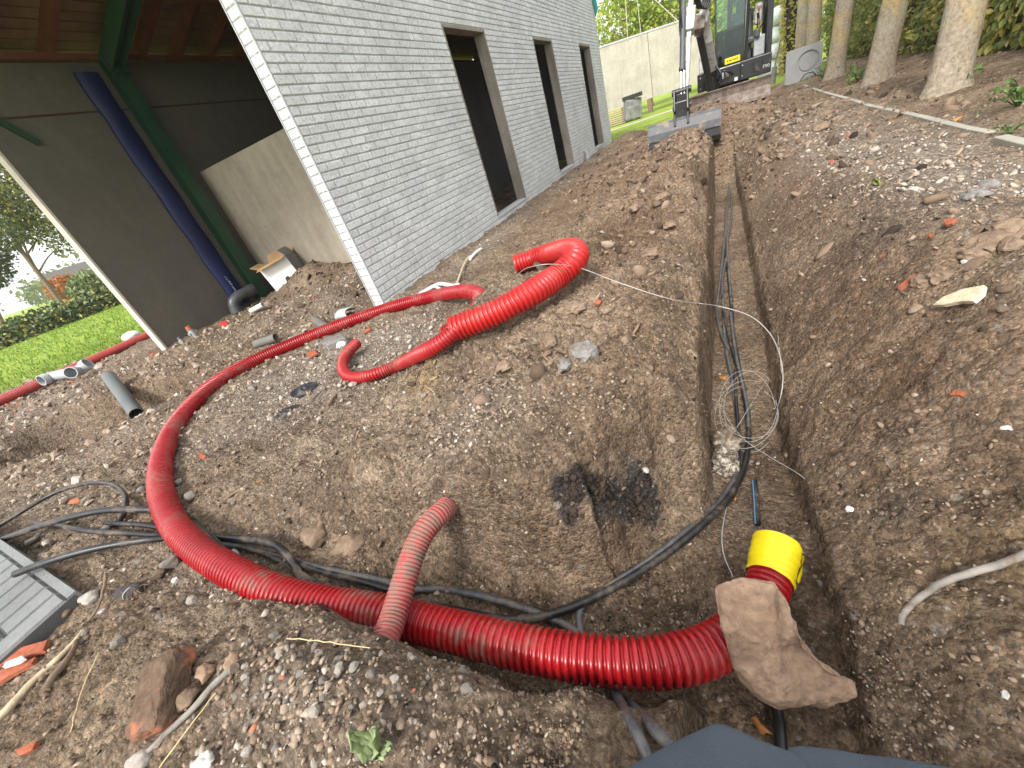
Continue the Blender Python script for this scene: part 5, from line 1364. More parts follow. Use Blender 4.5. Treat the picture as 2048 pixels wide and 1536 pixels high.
for u in (-.3, .46, .98):
    mb = MB(); q = wpt(u, 0, .08); mb.box(q + Vector((0, 0, zbm(u) / 2 - .03)), (.2, .3, zbm(u) + .04)); mb.build('support_block', M_TWIG, cwl)
M_PROP = simple('pale_prop_steel', (.62, .58, .48), .5, .2, 5, 0)
for (a, b_) in (((.2, .25), (.2, 4.2)), ((.48, .3), (.5, 3.9)), ((1.05, .1), (.35, 5.4))):
    pass
pr_ = []
for (p0, y0, p1, y1, lab) in (((1255, 74), 24.3, (1250, -20), 24.6, 'left pale upright rope above the precast wall'), ((1282, 66), 24.4, (1272, -20), 24.6, 'right pale upright rope above the precast wall'), ((1362, 42), 24.6, (1300, -10), 25, 'slanting pale rope from the precast wall to the upper left')):
    mb = MB(); mb.tube([aty(*p0, y0) - Vector((0, 0, .1)), aty(*p1, y1)], .011, 6); tag(mb.build('guy_rope', M_PROP), lab, 'rope')
# stack of battens with a grey bundle
bs0, bs1 = aty(1226, 262, 22.6), aty(1256, 246, 22.6)
st = thing('batten_stack', 'stack of pale wooden battens beside the far corner of the facade under the precast wall', 'timber stack', (bs0.x, 22.6, 0))
for k in range(8):
    z = .03 + k * .085; x0 = bs0.x - .9
    for j in range(3):
        mb = MB(); mb.box(((x0 + bs1.x) / 2 + rr.uniform(-.02, .02), 22.6 + j * .22, z), (bs1.x - x0 + rr.uniform(-.05, .05), .12, .045)); mb.build('batten', M_TWIGP, st)
    if k < 7:
        for x_ in (x0 + .2, bs1.x - .2):
            mb = MB(); mb.box((x_, 22.82, z + .043), (.06, .6, .038)); mb.build('spacer', M_TWIG, st)
gb = aty(1266, 225, 22.5)
scr = thing('wrapped_bundle', 'grey wrapped bundle with a torn hem standing right of the batten stack', 'bundle', (gb.x, 22.5, 0))
mb = MB(); mb.box((gb.x, 22.5, .42), (.72, .55, .8), Matrix.Rotation(RAD(6), 3, 'Y') @ Matrix.Rotation(RAD(20), 3, 'Z'), .06); mb.box((gb.x + .06, 22.22, .3), (.5, .06, .5), Matrix.Rotation(RAD(14), 3, 'X'), .02); mb.build('wrapping', simple('grey_wrap', (.20, .20, .205), .6, .5, 4, .8, 12), scr)
mb = MB(); mb.box((gb.x + .05, 22.5, .9), (.8, .6, .16)); mb.build('lid', simple('black_cover', (.015, .015, .016), .6, .2), scr)
# white wrapped stack right of the excavator
ws = thing('wrapped_stack', 'tall stack wrapped in white-green plastic sheet right of the excavator', 'wrapped stack', (2.0, 21.5, 0))
M_WRAP = simple('pale_wrap', (.60, .68, .64), .45, .22, 3, .6, 6)
for k in range(4): lump('wrapped_bale', (1.95, 21.9, .27 + k * .5), (.62, .55, .32), M_WRAP, None, None, 60 + k, .12, 1.5, 3, flat=5, parent=ws)
hk = aty(1551, 125, 17.5)
mb = MB(); mb.tube(spline([hk + Vector((.02, 0, -.7)), hk + Vector((-.03, 0, -.25)), hk, hk + Vector((.06, 0, .28)), hk + Vector((.10, 0, .52))], .04), .02, 7); mb.tube([hk + Vector((-.05, 0, -.5)), hk + Vector((-.02, 0, -.1))], .07, 8)
tag(mb.build('hose_reel_post', simple('grey_post', (.16, .16, .16), .6, .2), loc=hk), 'dark hooked post with a bundle tied to it right of the excavator', 'post')

# background trees
def crown_tree(name, label, base, h, blobs, m, size, n, seed, trunk=None, cat='tree', extra=None):
    t_ = thing(name, label, cat, base); r_ = np.random.default_rng(seed); base = Vector(base)
    top = base + Vector((0, 0, h * .75)) if trunk is None else Vector(trunk); mb = MB(); trunk_mesh(mb, base, top, h * .017, h * .008, 1.3, 10, 10, seed); mb.build('trunk', M_TWIG, t_)
    mb = MB(); Q = []
    for (c, rad) in blobs:
        c = np.array(c) + np.array(base); k = int(n * rad ** 2 / sum(b_[1] ** 2 for b_ in blobs))
        d = r_.normal(size=(k, 3)); d /= np.linalg.norm(d, axis=1)[:, None]
        q = c + d * (rad * r_.uniform(.35, 1.0, (k, 1)) ** .5) * np.array([1, 1, .85]) * (1 + .4 * fbm(d[:, 0] * 2.5 + seed, d[:, 1] * 2.5 + d[:, 2] * 2, 3))[:, None]; Q.append(q)
        s0 = base.lerp(top, r_.uniform(.4, .95)); e = Vector(c); sp = spline([s0, s0.lerp(e, .5) + Vector((0, 0, rad * .2)), e], .3); mb.tube(sp, [h * .006 * (1 - .8 * i / len(sp)) for i in range(len(sp))], 5)
        for _ in range(4):
            e2 = Vector(c + r_.normal(size=3) * rad * .5); sp = spline([e, e.lerp(e2, .5) + Vector((0, 0, .1)), e2], .3); mb.tube(sp, h * .003, 4)
    mb.build('limbs', M_TWIG, t_); Q = np.concatenate(Q)
    if extra is not None:
        sel = r_.uniform(0, 1, len(Q)) < .28; leaves('foliage', Q[sel], size, extra, t_, None, seed + 1); Q = Q[~sel]
    leaves('foliage', Q, size, m, t_, None, seed); return t_
def B_(cx, cz, rad, cy=0): return ((cx, cy, cz), rad)
crown_tree('garden_tree', 'broad lime green tree behind the precast wall', (-3.6, 31, 0), 7, [B_(-1.2, 4.6, 1.7), B_(.4, 5.2, 1.9), B_(1.8, 4.4, 1.8), B_(.3, 3.2, 1.7), B_(2.2, 6.6, 1.8), B_(-.3, 7.0, 1.6), B_(2.9, 3.0, 1.5), B_(-1.5, 3.2, 1.2)], M_LGREEN, .21, 11000, 41, extra=M_LYEL)
crown_tree('garden_tree', 'yellow-green tree showing between the excavator arm and its cab', (-.2, 33, 0), 6, [B_(0, 1.5, 1.3), B_(.5, 3, 1.6), B_(-.9, 3.2, 1.5), B_(.3, 4.8, 1.7), B_(1.4, 4.2, 1.5), B_(1.6, 2.0, 1.3)], M_LYEL, .21, 6500, 42, extra=M_LGREEN)
crown_tree('garden_tree', 'green tree behind the excavator cab', (2.2, 34, 0), 7, [B_(0, 2, 1.6), B_(.6, 4, 1.8), B_(-.8, 4.6, 1.7), B_(.8, 6.2, 1.8), B_(2.2, 3.0, 1.8), B_(2.6, 5.2, 1.8), B_(4.2, 3.6, 1.7)], M_LGREEN, .21, 8000, 43, extra=M_HEDGEY)
bt = thing('bare_tree', 'thin bare-branched tree against the white sky beside the far facade corner', 'tree', (-8.0, 36, 0))
mb = MB(); r_ = random.Random(8); b0 = Vector((-8.0, 36, 0)); mb.tube([b0, b0 + Vector((.2, 0, 3)), b0 + Vector((.5, 0, 6))], [.12, .08, .03], 7); mb.build('trunk', M_TWIG, bt)
mb = MB(); lq = []
for k in range(26):
    s0 = b0 + Vector((.4, 0, r_.uniform(2, 6))); e = s0 + Vector((r_.uniform(-1.4, 1.6), r_.uniform(-.6, .6), r_.uniform(.3, 1.6))); sp = spline([s0, s0.lerp(e, .5) + Vector((0, 0, -.15)), e], .2); mb.tube(sp, .018, 4)
    for _ in range(4):
        q = sp[r_.randrange(len(sp))]; e2 = q + Vector((r_.uniform(-.6, .6), 0, r_.uniform(-.1, .6))); mb.tube([q, e2], .008, 4); lq.append(np.array(e2)); lq.append(np.array(e2) + np.array([r_.uniform(-.15, .15), 0, r_.uniform(-.15, .15)]))
mb.build('limbs', M_TWIG, bt); leaves('foliage', np.array(lq), .13, M_DGREEN, bt, None, 3)
# far belt of trees and land behind everything on that side
# left garden: hedge, shrub, trees, low building, far woods
h0, h1 = atz(-60, 722, 0), atz(232, 612, 0)
hdir = (h1 - h0); hl = hdir.length; hdir.normalize(); hn = Vector((hdir.y, -hdir.x, 0));
if hn.x > 0: hn = -hn
lh = thing('garden_hedge', 'low dark green clipped hedge along the far side of the lawn', 'hedge', h0.lerp(h1, .5))
mb = MB(); c0, c1 = h0 - hdir * 6 + hn * 1.0, h1 + hdir * 10 + hn * 1.0; mb.bar(c0 + Vector((0, 0, .3)), c1 + Vector((0, 0, .3)), 1.1, .6); mb.build('stems', M_CORE, lh)
r = np.random.default_rng(9); N = 9000; u = r.uniform(-6, hl + 9, N); zz = r.uniform(0, .78, N) ; off = r.uniform(0, 1.5, N) * (zz > .6) + .25 * r.normal(size=N) * .5 + .3
q = np.array(h0)[None] + np.array(hdir)[None] * u[:, None] + np.array(hn)[None] * off[:, None]; q[:, 2] = zz * (1 + .12 * fbm(u * .7, u * 0, 2))
leaves('foliage', q[:6800], .16, M_DGREEN, lh, (.9, -.2, .6), 10); leaves('foliage', q[6800:], .15, M_HEDGEY, lh, (.9, -.2, .7), 11)
sb = atz(206, 618, 0)
sh = thing('pale_shrub', 'pale grey-green round shrub at the end of the garden hedge by the cream panel edge', 'shrub', sb)
r = np.random.default_rng(3); d = r.normal(size=(2600, 3)); d /= np.linalg.norm(d, axis=1)[:, None]; q = np.array(sb) + np.array([0, .3, .75]) + d * np.array([.9, .9, .8]) * r.uniform(.4, 1, (2600, 1)) ** .5
leaves('foliage', q, .15, leafm('sage_leaf', (.10, .15, .05), (.30, .36, .16), .25), sh, None, 12); mb = MB(); mb.tube([sb, sb + Vector((0, 0, .8))], .05, 6); mb.build('stems', M_TWIG, sh)
d1 = ray(118, 604); d1 = d1 / np.hypot(d1[0], d1[1]); tb = Vector((float(d1[0] * 30), float(d1[1] * 30), 0))
side = Vector((d1[1], -d1[0], 0)); 
def LB(px, py, rad, dd=30):
    q = ray(px, py); q = q / np.hypot(q[0], q[1]) * dd; return ((q[0] - tb.x, q[1] - tb.y, q[2] + 1), rad)
crown_tree('field_tree', 'tree with a slim trunk and open crown beyond the garden hedge', tuple(tb), 7.5, [LB(15, 470, .8), LB(55, 455, .8), LB(10, 430, 1.1), LB(90, 465, .8), LB(45, 405, 1.2), LB(0, 380, 1.5), LB(-40, 430, 1.4), LB(12, 335, 1.4), LB(-60, 340, 2), LB(125, 490, .6), LB(80, 430, .9), LB(-20, 290, 1.6), LB(110, 455, .6)], M_MIDG, .13, 12000, 51, trunk=tuple(Vector(LB(25, 480, 1)[0]) + tb), extra=M_HEDGEY)
d2 = ray(-40, 628); d2 = d2 / np.hypot(d2[0], d2[1]); tb = Vector((float(d2[0] * 27), float(d2[1] * 27), 0))
crown_tree('field_tree', 'dark leafed tree reaching in from the left picture edge', tuple(tb), 6, [LB(-25, 550, .7, 27), LB(2, 545, .35, 27), LB(-45, 515, 1.1, 27), LB(0, 520, .4, 27), LB(-70, 470, 1.5, 27), LB(5, 568, .22, 27)], M_DGREEN, .12, 3600, 52, trunk=tuple(Vector(LB(-50, 520, 1, 27)[0]) + tb))
# low building with a rusty bush at the horizon
d3 = ray(178, 570); d3 = d3 / np.hypot(d3[0], d3[1]); q = Vector((float(d3[0] * 46), float(d3[1] * 46), 0)); yaw = math.atan2(d3[1], d3[0]) + math.pi / 2
bl = thing('farm_shed', 'low far shed with a grey roof behind the end of the garden hedge', 'shed', q); Rz = Matrix.Rotation(yaw, 3, 'Z')
mb = MB(); mb.box(q + Vector((0, 0, 1.0)), (3.2, 3, 2.0), Rz); mb.build('wall', M_BRICKD, bl)
mb = MB(); mb.add([q + Rz @ Vector(v) for v in ((-1.8, -1.8, 1.9), (1.8, -1.8, 1.9), (1.8, 1.8, 1.9), (-1.8, 1.8, 1.9), (-1.8, 0, 2.6), (1.8, 0, 2.6))], [(0, 1, 5, 4), (2, 3, 4, 5), (0, 4, 3), (1, 2, 5), (0, 3, 2, 1)]); mb.build('roof', simple('grey_roof', (.085, .075, .062), .7, .2, 3, .1), bl)
d4 = ray(140, 583); d4 = d4 / np.hypot(d4[0], d4[1]); q = Vector((float(d4[0] * 40), float(d4[1] * 40), 0))
rb = thing('rusty_bush', 'rust-orange bush left of the far shed', 'shrub', q); r = np.random.default_rng(31); d = r.normal(size=(900, 3)); d /= np.linalg.norm(d, axis=1)[:, None]
leaves('foliage', np.array(q) + np.array([0, 0, 1.3]) + d * np.array([1.0, 1.0, .85]) * r.uniform(.4, 1, (900, 1)) ** .5, .22, leafm('rusty_leaf', (.30, .10, .03), (.52, .22, .07), .2), rb, None, 13)
mb = MB(); mb.tube([q, q + Vector((0, 0, 1))], .06, 6); mb.build('stems', M_TWIG, rb)
# far woods: one mass
r = np.random.default_rng(21); Q = []
for k in range(110):
    az = math.radians(r.uniform(-112, -52)); dd = r.uniform(110, 190); hh = r.uniform(4, 8.5); c = np.array([math.sin(az) * dd, math.cos(az) * dd, hh * .5]); d = r.normal(size=(120, 3)); d /= np.linalg.norm(d, axis=1)[:, None]
    Q.append(c + d * np.array([hh * .8, hh * .8, hh * .5]) * r.uniform(.6, 1, (120, 1)))
for k in range(60):
    az = math.radians(r.uniform(-25, 25)); dd = r.uniform(70, 110); hh = r.uniform(4, 7); c = np.array([math.sin(az) * dd, math.cos(az) * dd, hh * .5]); d = r.normal(size=(60, 3)); d /= np.linalg.norm(d, axis=1)[:, None]
    Q.append(c + d * np.array([hh * .8, hh * .8, hh * .5]) * r.uniform(.6, 1, (60, 1)))
fw = leaves('far_woods', np.concatenate(Q), 1.1, M_MIDG, None, None, 22); tag(fw, 'far hazy belt of trees on the horizon beyond the lawn', 'woods')

# grass blades on the lawn
r = np.random.default_rng(77); N = 26000
x_ = -8.6 - 19 * r.uniform(0, 1, N) ** 1.6; y_ = r.uniform(-2, 12, N); keep = lawn_side(x_, y_) > .05
x_, y_ = x_[keep], y_[keep]; N = len(x_); z0 = np.where((x_ > GX0 + .2), H(np.maximum(x_, GX0), y_, False), -.02)
hgt = r.uniform(.03, .085, N); a = r.uniform(0, 6.28, N); wd = r.uniform(.006, .014, N) * (1 + np.abs(x_) * .04); ln = r.normal(size=(N, 2)) * .035
p0 = np.stack([x_ - np.cos(a) * wd, y_ - np.sin(a) * wd, z0 - .01], 1); p1 = np.stack([x_ + np.cos(a) * wd, y_ + np.sin(a) * wd, z0 - .01], 1); p2 = np.stack([x_ + ln[:, 0], y_ + ln[:, 1], z0 + hgt], 1)
i3 = np.arange(N) * 3
gb_ = np_mesh('grass', np.stack([p0, p1, p2], 1).reshape(-1, 3), np.stack([i3, i3 + 1, i3 + 2], 1), leafm('grass_blade', (.11, .19, .02), (.26, .38, .05), .3)); tag(gb_, 'short bright green grass of the lawn', 'grass', kind='stuff')
# ------------------------------------------------------------------ excavator
M_XB = simple('black_machine_paint', (.018, .019, .021), .38, .3, 3, .05, 60, dirt=(.12, .09, .07), dirt_amt=.12)
M_XW = simple('white_machine_paint', (.60, .60, .585), .38, .12, 4, .05, 60, dirt=(.30, .25, .2), dirt_amt=.45, dirt_scale=8)
M_XG = simple('grey_steel', (.085, .09, .098), .55, .25, 5, .15, 40, metal=.0, dirt=(.26, .2, .15), dirt_amt=.3)
M_XR = simple('chrome_rod', (.62, .62, .62), .12, .1, 5, 0, metal=1)
M_XD = simple('muddy_steel', (.17, .115, .095), .75, .35, 7, .3, 40, dirt=(.26, .225, .195), dirt_amt=.7, dirt_scale=9)
M_XRUB = simple('black_rubber', (.016, .015, .014), .8, .3, 6, .3, 40, dirt=(.11, .08, .06), dirt_amt=.6)
M_SEAT = simple('grey_seat_vinyl', (.09, .09, .095), .5, .2, 5, .1)
M_SIGN = simple('yellow_sticker', (.85, .62, .01), .4, .04, 3, 0)
M_RINK = simple('red_plastic', (.55, .05, .08), .4, .1)
def glass_mat():
    m, t, b = nodes_of('tinted_glass'); b.inputs['Base Color'].default_value = (.10, .26, .22, 1); b.inputs['Roughness'].default_value = .04; b.inputs['Metallic'].default_value = 0
    tr = nd(t, 'ShaderNodeBsdfTransparent'); tr.inputs[0].default_value = (.70, .88, .82, 1); ms = nd(t, 'ShaderNodeMixShader'); ms.inputs[0].default_value = .07
    gl = nd(t, 'ShaderNodeBsdfGlossy'); gl.inputs['Roughness'].default_value = .03
    t.links.new(tr.outputs[0], ms.inputs[1]); t.links.new(gl.outputs[0], ms.inputs[2]); t.links.new(ms.outputs[0], t.nodes['Material Output'].inputs['Surface']); return m
M_GLASS = glass_mat(); M_GLASSD = glass_mat(); [n_ for n_ in M_GLASSD.node_tree.nodes if n_.type == 'BSDF_TRANSPARENT'][0].inputs[0].default_value = (.22, .40, .36, 1)
ex = thing('mini_excavator', 'white and black mini excavator with open cab standing astride the far end of the trench', 'excavator', (.28, 12.4, 0))
def part(mb, name, m, parent=None): return mb.build(name, m, parent or ex)
# tracks and undercarriage
for sx in (-.34, .80):
    mb = MB(); prof = []
    for a in np.linspace(90, 270, 9): prof.append((11.65 + .19 * math.cos(RAD(a)), .21 + .19 * math.sin(RAD(a))))
    for a in np.linspace(-90, 90, 9): prof.append((13.35 + .19 * math.cos(RAD(a)), .21 + .19 * math.sin(RAD(a))))
    mb.prism(prof, 'x', (sx - .12, sx + .12)); tk = part(mb, 'track', M_XRUB)
    mb = MB()
    for y in np.arange(11.6, 13.45, .11): mb.box((sx, y, .008), (.25, .035, .03)); mb.box((sx, y, .412), (.25, .035, .03))
    for a in np.linspace(100, 260, 6): mb.box((sx, 11.65 + .2 * math.cos(RAD(a)), .21 + .2 * math.sin(RAD(a))), (.25, .03, .035))
    part(mb, 'track_lug', M_XRUB, tk)
mb = MB(); mb.box((.23, 12.5, .36), (.95, 1.1, .2)); mb.cyl((.28, 12.5, .42), (.28, 12.5, .56), .36, n=24); part(mb, 'undercarriage', M_XB)
# dozer blade
mb = MB(); prof = [(11.0 + .09, .19), (11.0 - .02, .21), (11.0 + .03, .30), (11.0 + .05, .40), (11.0 + .02, .50), (11.0 - .02, .555), (11.0 + .03, .565), (11.0 + .10, .5), (11.0 + .11, .3)]
mb.prism(prof, 'x', (-.53, .94)); bd = part(mb, 'dozer_blade', M_XD)
mb = MB(); mb.box((.2, 10.985, .215), (1.47, .03, .05), bev=.004); part(mb, 'cutting_edge', M_XD, bd)
for x in (-.16, .62):
    mb = MB(); mb.bar((x, 11.1, .38), (x, 11.9, .36), .09, .12); part(mb, 'blade_arm', M_XD)
# house
mb = MB(); mb.box((.29, 12.42, .74), (1.36, 1.6, .34), bev=.03); part(mb, 'house_base', M_XB)
mb = MB(); mb.box((.70, 11.595, .74), (.55, .05, .33), bev=.015); part(mb, 'front_panel', M_XB)
mb = MB(); mb.box((-.32, 11.6, .74), (.13, .06, .34), bev=.012); part(mb, 'front_panel', M_XB)
mb = MB(); mb.cyl((.845, 11.567, .78), (.845, 11.575, .78), .0); 
mb = MB(); pts = [(.66, 11.565, .82), (.665, 11.563, .70), (.70, 11.563, .66), (.78, 11.563, .66), (.815, 11.563, .70), (.82, 11.565, .82)]; mb.tube(spline(pts, .02), .006, 6); part(mb, 'panel_recess', M_XB)
for (x, z) in ((.46, .83), (.46, .65), (-.33, .83), (-.33, .64)):
    mb = MB(); mb.cyl((x, 11.56, z), (x, 11.575, z), .013, n=10); part(mb, 'bolt', M_XR)
mb = MB(); mb.box((.35, 11.566, .63), (.065, .006, .065)); part(mb, 'white_sticker', M_XW)
mb = MB(); mb.box((.10, 11.55, .76), (.03, .012, .12)); part(mb, 'white_sticker', M_XW)
mb = MB()
for k in range(5): mb.box((.16 + .022 * k, 11.555, .79 - .03 * (k % 3)), (.03, .01, .02))
part(mb, 'hydraulic_fitting', M_XG)
# white rear cover left of the cab and counterweight
mb = MB(); mb.box((-.24, 12.75, 1.08), (.28, .95, .46), bev=.08); part(mb, 'engine_cover', M_XW)
mb = MB(); mb.box((.29, 13.25, .86), (1.34, .3, .5), bev=.1); part(mb, 'counterweight', M_XB)
# swing post and boom
mb = MB(); mb.cyl((-.1, 11.42, .5), (-.1, 11.42, .98), .1, n=18); mb.box((-.1, 11.5, .62), (.22, .25, .26), bev=.02); mb.box((-.1, 11.38, .9), (.14, .2, .16), bev=.02); part(mb, 'swing_post', M_XB)
Pb = lambda x, y, dy: aty(x, y, dy)
b0, b1, b2, b3 = Pb(1424, 138, 11.3), Pb(1412, 85, 10.9), Pb(1402, 28, 10.65), Pb(1392, -60, 10.5)
mb = MB()
for a, b_, w1, h1 in ((b0, b1, .15, .19), (b1, b2, .16, .22), (b2, b3, .15, .18)):
    mb.bar(a, b_ + (b_ - a).normalized() * .03, w1, h1, up=(0, 1, 0), bev=.018)
mb.bar(Pb(1392, 38, 10.6), Pb(1412, 40, 10.6), .16, .24, up=(0, 1, 0), bev=.03)
bm_ = part(mb, 'boom', M_XW)
mb = MB(); c0, c1 = Pb(1421, 185, 11.15), Pb(1393, 68, 10.62); mb.cyl(c0, c0.lerp(c1, .95), .062, n=16); mb.cyl(c0 - (c1 - c0) * .03, c0 + (c1 - c0) * .04, .078, n=16); part(mb, 'boom_cylinder', M_XB, bm_)
mb = MB(); mb.cyl(c1 + Vector((-.08, 0, 0)), c1 + Vector((.08, 0, 0)), .05, n=14); part(mb, 'pivot_pin', M_XD, bm_)
mb = MB(); q = Pb(1392, 50, 10.55); mb.bar(q + Vector((.02, 0, .1)), q + Vector((0, -.1, -.12)), .12, .2, up=(1, 0, 0), bev=.02); part(mb, 'boom_head', M_XD, bm_)
# hoses over the boom
mb = MB()
for k in range(5):
    mb = MB(); mb.tube(spline([Pb(1404 + k * 2, -30, 10.4), Pb(1398 + k * 4, 12, 10.35), Pb(1388 + k * 3, 20, 10.3), Pb(1380 + k * 2, -5, 10.1)], .03), .016, 7); part(mb, 'hydraulic_hose', M_XB, bm_)
mb = MB(); mb.tube(spline([Pb(1425, 128, 11.2), Pb(1440, 150, 11.1), Pb(1437, 168, 11.15), Pb(1422, 180, 11.3)], .03), .02, 7); part(mb, 'hydraulic_hose', M_XB, bm_); mb = MB()
mb.tube(spline([Pb(1434, 165, 11.4), Pb(1441, 146, 11.3), Pb(1455, 144, 11.3), Pb(1464, 150, 11.4)], .03), .018, 7)
part(mb, 'hydraulic_hose', M_XB, bm_)
# dipper arm with cylinder, linkage and bucket
a0, a1 = Pb(1378, -70, 9.75), Pb(1369, 200, 9.2)
arm_d = (a1 - a0).normalized()
mb = MB(); mb.bar(a0, a1, .08, .16, up=(0, 1, 0), bev=.014); mb.bar(a0.lerp(a1, .33) + Vector((.01, .02, 0)), a0.lerp(a1, .5), .15, .26, up=(0, 1, 0), bev=.02)
ar = part(mb, 'dipper_arm', M_XW)
mb = MB(); c0, c1 = Pb(1360, 2, 9.5), Pb(1361, 138, 9.12); mb.cyl(c0, c1, .045, n=16); mb.cyl(c1, c1 + (c1 - c0).normalized() * .05, .055, n=16); part(mb, 'bucket_cylinder', M_XG, ar)
for dx in (-.022, .028):
    mb = MB(); mb.cyl(c1 + Vector((dx, 0, 0)), Pb(1363, 192, 8.98) + Vector((dx, 0, 0)), .016, n=12); part(mb, 'cylinder_rod', M_XR, ar)
for (px_, py_) in ((1356, 20), (1357, 70)):
    mb = MB(); q = Pb(px_, py_, 9.3); mb.tube(spline([q + Vector((0, 0, .3)), q + Vector((-.02, 0, .1)), q + Vector((.0, 0, -.2)), q + Vector((.02, 0, -.42))], .04), .014, 6); part(mb, 'hydraulic_hose', M_XB, ar)
mb = MB(); lk0 = Pb(1360, 186, 9.02); mb.cyl(lk0 + Vector((-.15, 0, 0)), lk0 + Vector((.16, 0, 0)), .05, n=14)
for dx in (-.11, .10):
    mb.bar(lk0 + Vector((dx, 0, .02)), Pb(1362, 226, 8.9) + Vector((dx, 0, 0)), .035, .15, up=(0, 1, 0), bev=.01)
    mb.bar(Pb(1362, 220, 9.05) + Vector((dx, 0, 0)), Pb(1364, 258, 8.86) + Vector((dx, 0, 0)), .04, .2, up=(0, 1, 0), bev=.01)
q = Pb(1363, 232, 8.98); mb.box(q, (.25, .16, .42), bev=.02); mb.box(Pb(1362, 205, 9.04), (.2, .12, .25), bev=.02); mb.cyl(q + Vector((-.16, -.04, -.13)), q + Vector((.16, -.04, -.13)), .045, n=12); mb.cyl(q + Vector((-.15, 0, .12)), q + Vector((.15, 0, .12)), .04, n=12)
part(mb, 'quick_hitch', M_XB, ar)
# ditching bucket: curved shell, side plates
bkc = 9.0; prof = []
for a in np.linspace(35, 200, 15): prof.append((bkc + .02 + .24 * math.cos(RAD(a)), .16 + .23 * math.sin(RAD(a))))
prof = [(bkc + .34, -.06)] + [(bkc + .3, .0)] + []
outer = [(bkc - .10 + .0, .40), (bkc - .16, .36), (bkc - .22, .24), (bkc - .235, .12), (bkc - .2, .0), (bkc - .1, -.08), (bkc + .06, -.11), (bkc + .26, -.10)]
inner = [(y + .02, z - .012 if i < 3 else z + .015) for i, (y, z) in enumerate(outer)]
inner[0] = (bkc - .085, .385)
mb = MB(); mb.prism(outer + inner[::-1], 'x', (-1.1, .03)); bk = part(mb, 'bucket', M_XG, ex)
for x in (-1.11, .04):
    mb = MB(); mb.prism([(bkc - .10, .40), (bkc - .16, .36), (bkc - .22, .24), (bkc - .235, .12), (bkc - .2, .0), (bkc - .1, -.08), (bkc + .06, -.11), (bkc + .26, -.10), (bkc + .1, .22)], 'x', (x - .012, x + .012)); part(mb, 'side_plate', M_XG, bk)
mb = MB(); mb.box((-.53, bkc - .238, .125), (1.12, .014, .012)); part(mb, 'weld_strip', M_XB, bk)
# cab: frame posts, floor, seat, glass door panel, levers
Y0, Y1 = 11.65, 12.95
mb = MB(); mb.bar((.505, Y0, .9), (.52, Y0 + .05, 2.55), .075, .08, bev=.012); part(mb, 'cab_post', M_XB)
mb = MB(); mb.bar((.23, Y1, .95), (.25, Y1, 2.55), .12, .1, bev=.012); part(mb, 'cab_post', M_XB)
mb = MB(); mb.bar((.93, Y0 + .1, .9), (.93, Y0 + .15, 2.55), .07, .12, bev=.012); part(mb, 'cab_post', M_XB)
mb = MB(); mb.bar((.93, Y1, .9), (.93, Y1, 2.55), .1, .12, bev=.012); part(mb, 'cab_post', M_XB)
mb = MB(); mb.bar((-.02, Y0, 1.0), (-.05, Y0 + .06, 2.55), .03, .04, bev=.006); part(mb, 'cab_post', M_XB)
mb = MB(); mb.box((.44, 12.3, 2.58), (1.08, 1.5, .08), bev=.03); part(mb, 'cab_roof', M_XB)
mb = MB(); mb.box((.96, 12.3, 1.35), (.02, 1.2, .9)); part(mb, 'side_panel', M_XB)
mb = MB(); mb.tube(spline([(.52, 11.57, 2.3), (.535, 11.55, 1.95), (.50, 11.56, 1.80), (.49, 11.57, 1.3), (.49, 11.6, .95)], .04), .012, 8); part(mb, 'grab_rail', M_XR)
mb = MB(); mb.box((.225, Y0 - .02, 1.20), (.50, .012, .56)); part(mb, 'lower_window', M_GLASSD)
mb = MB(); mb.box((.22, Y0, 1.75), (.52, .01, .62)); part(mb, 'front_window', M_GLASS)
mb = MB(); mb.bar((-.05, Y0 + .02, 1.50), (.48, Y0 + .02, 1.50), .03, .035); part(mb, 'window_rail', M_XB)
mb = MB(); mb.box((.23, Y0 + .08, .96), (.56, .1, .12), bev=.01); part(mb, 'cab_sill', M_XB)
mb = MB(); mb.box((.12, Y0 + .3, 1.05), (.3, .3, .2), bev=.02)
for k in range(5): mb.box((.30, Y0 + .05, 1.08 + k * .055), (.24, .015, .018))
part(mb, 'pedal_box', M_XG)
sg = MB(); sg.box((.275, Y0 - .045, .98), (.28, .012, .10), bev=.004); sgn = part(sg, 'yellow_sign', M_SIGN)
sg = MB()
for k, (w_, z) in enumerate(((.022, 0), (.012, .012), (.03, -.004), (.01, .01), (.024, 0), (.016, -.008), (.026, .004))): sg.box((.185 + k * .03, Y0 - .053, .98 + z * .6), (w_, .004, .022))
part(sg, 'sign_print', M_XB, sgn)
mb = MB(); mb.box((.47, 12.4, 1.22), (.46, .46, .12), bev=.04); mb.bar((.47, 12.62, 1.24), (.48, 12.72, 1.78), .42, .12, up=(0, 1, 0), bev=.05); mb.bar((.48, 12.71, 1.75), (.49, 12.74, 1.98), .27, .1, up=(0, 1, 0), bev=.045); mb.box((.47, 12.5, 1.05), (.36, .36, .3), bev=.02); st_ = part(mb, 'seat', M_SEAT)
for x in (.24, .73):
    mb = MB(); mb.box((x, 12.2, 1.30), (.1, .34, .16), bev=.03); part(mb, 'control_console', M_SEAT)
    mb = MB(); mb.tube(spline([(x, 12.06, 1.36), (x, 12.02, 1.46), (x, 12.05, 1.54)], .02), .012, 7); mb.cyl((x, 12.05, 1.52), (x, 12.05, 1.62), .02, .026, n=10); part(mb, 'joystick', M_XB)
mb = MB(); mb.tube([(.78, 12.15, 1.38), (.74, 12.05, 1.66)], .008, 6); mb.cyl((.74, 12.05, 1.64), (.738, 12.045, 1.70), .022, n=10); part(mb, 'red_lever', M_RINK)
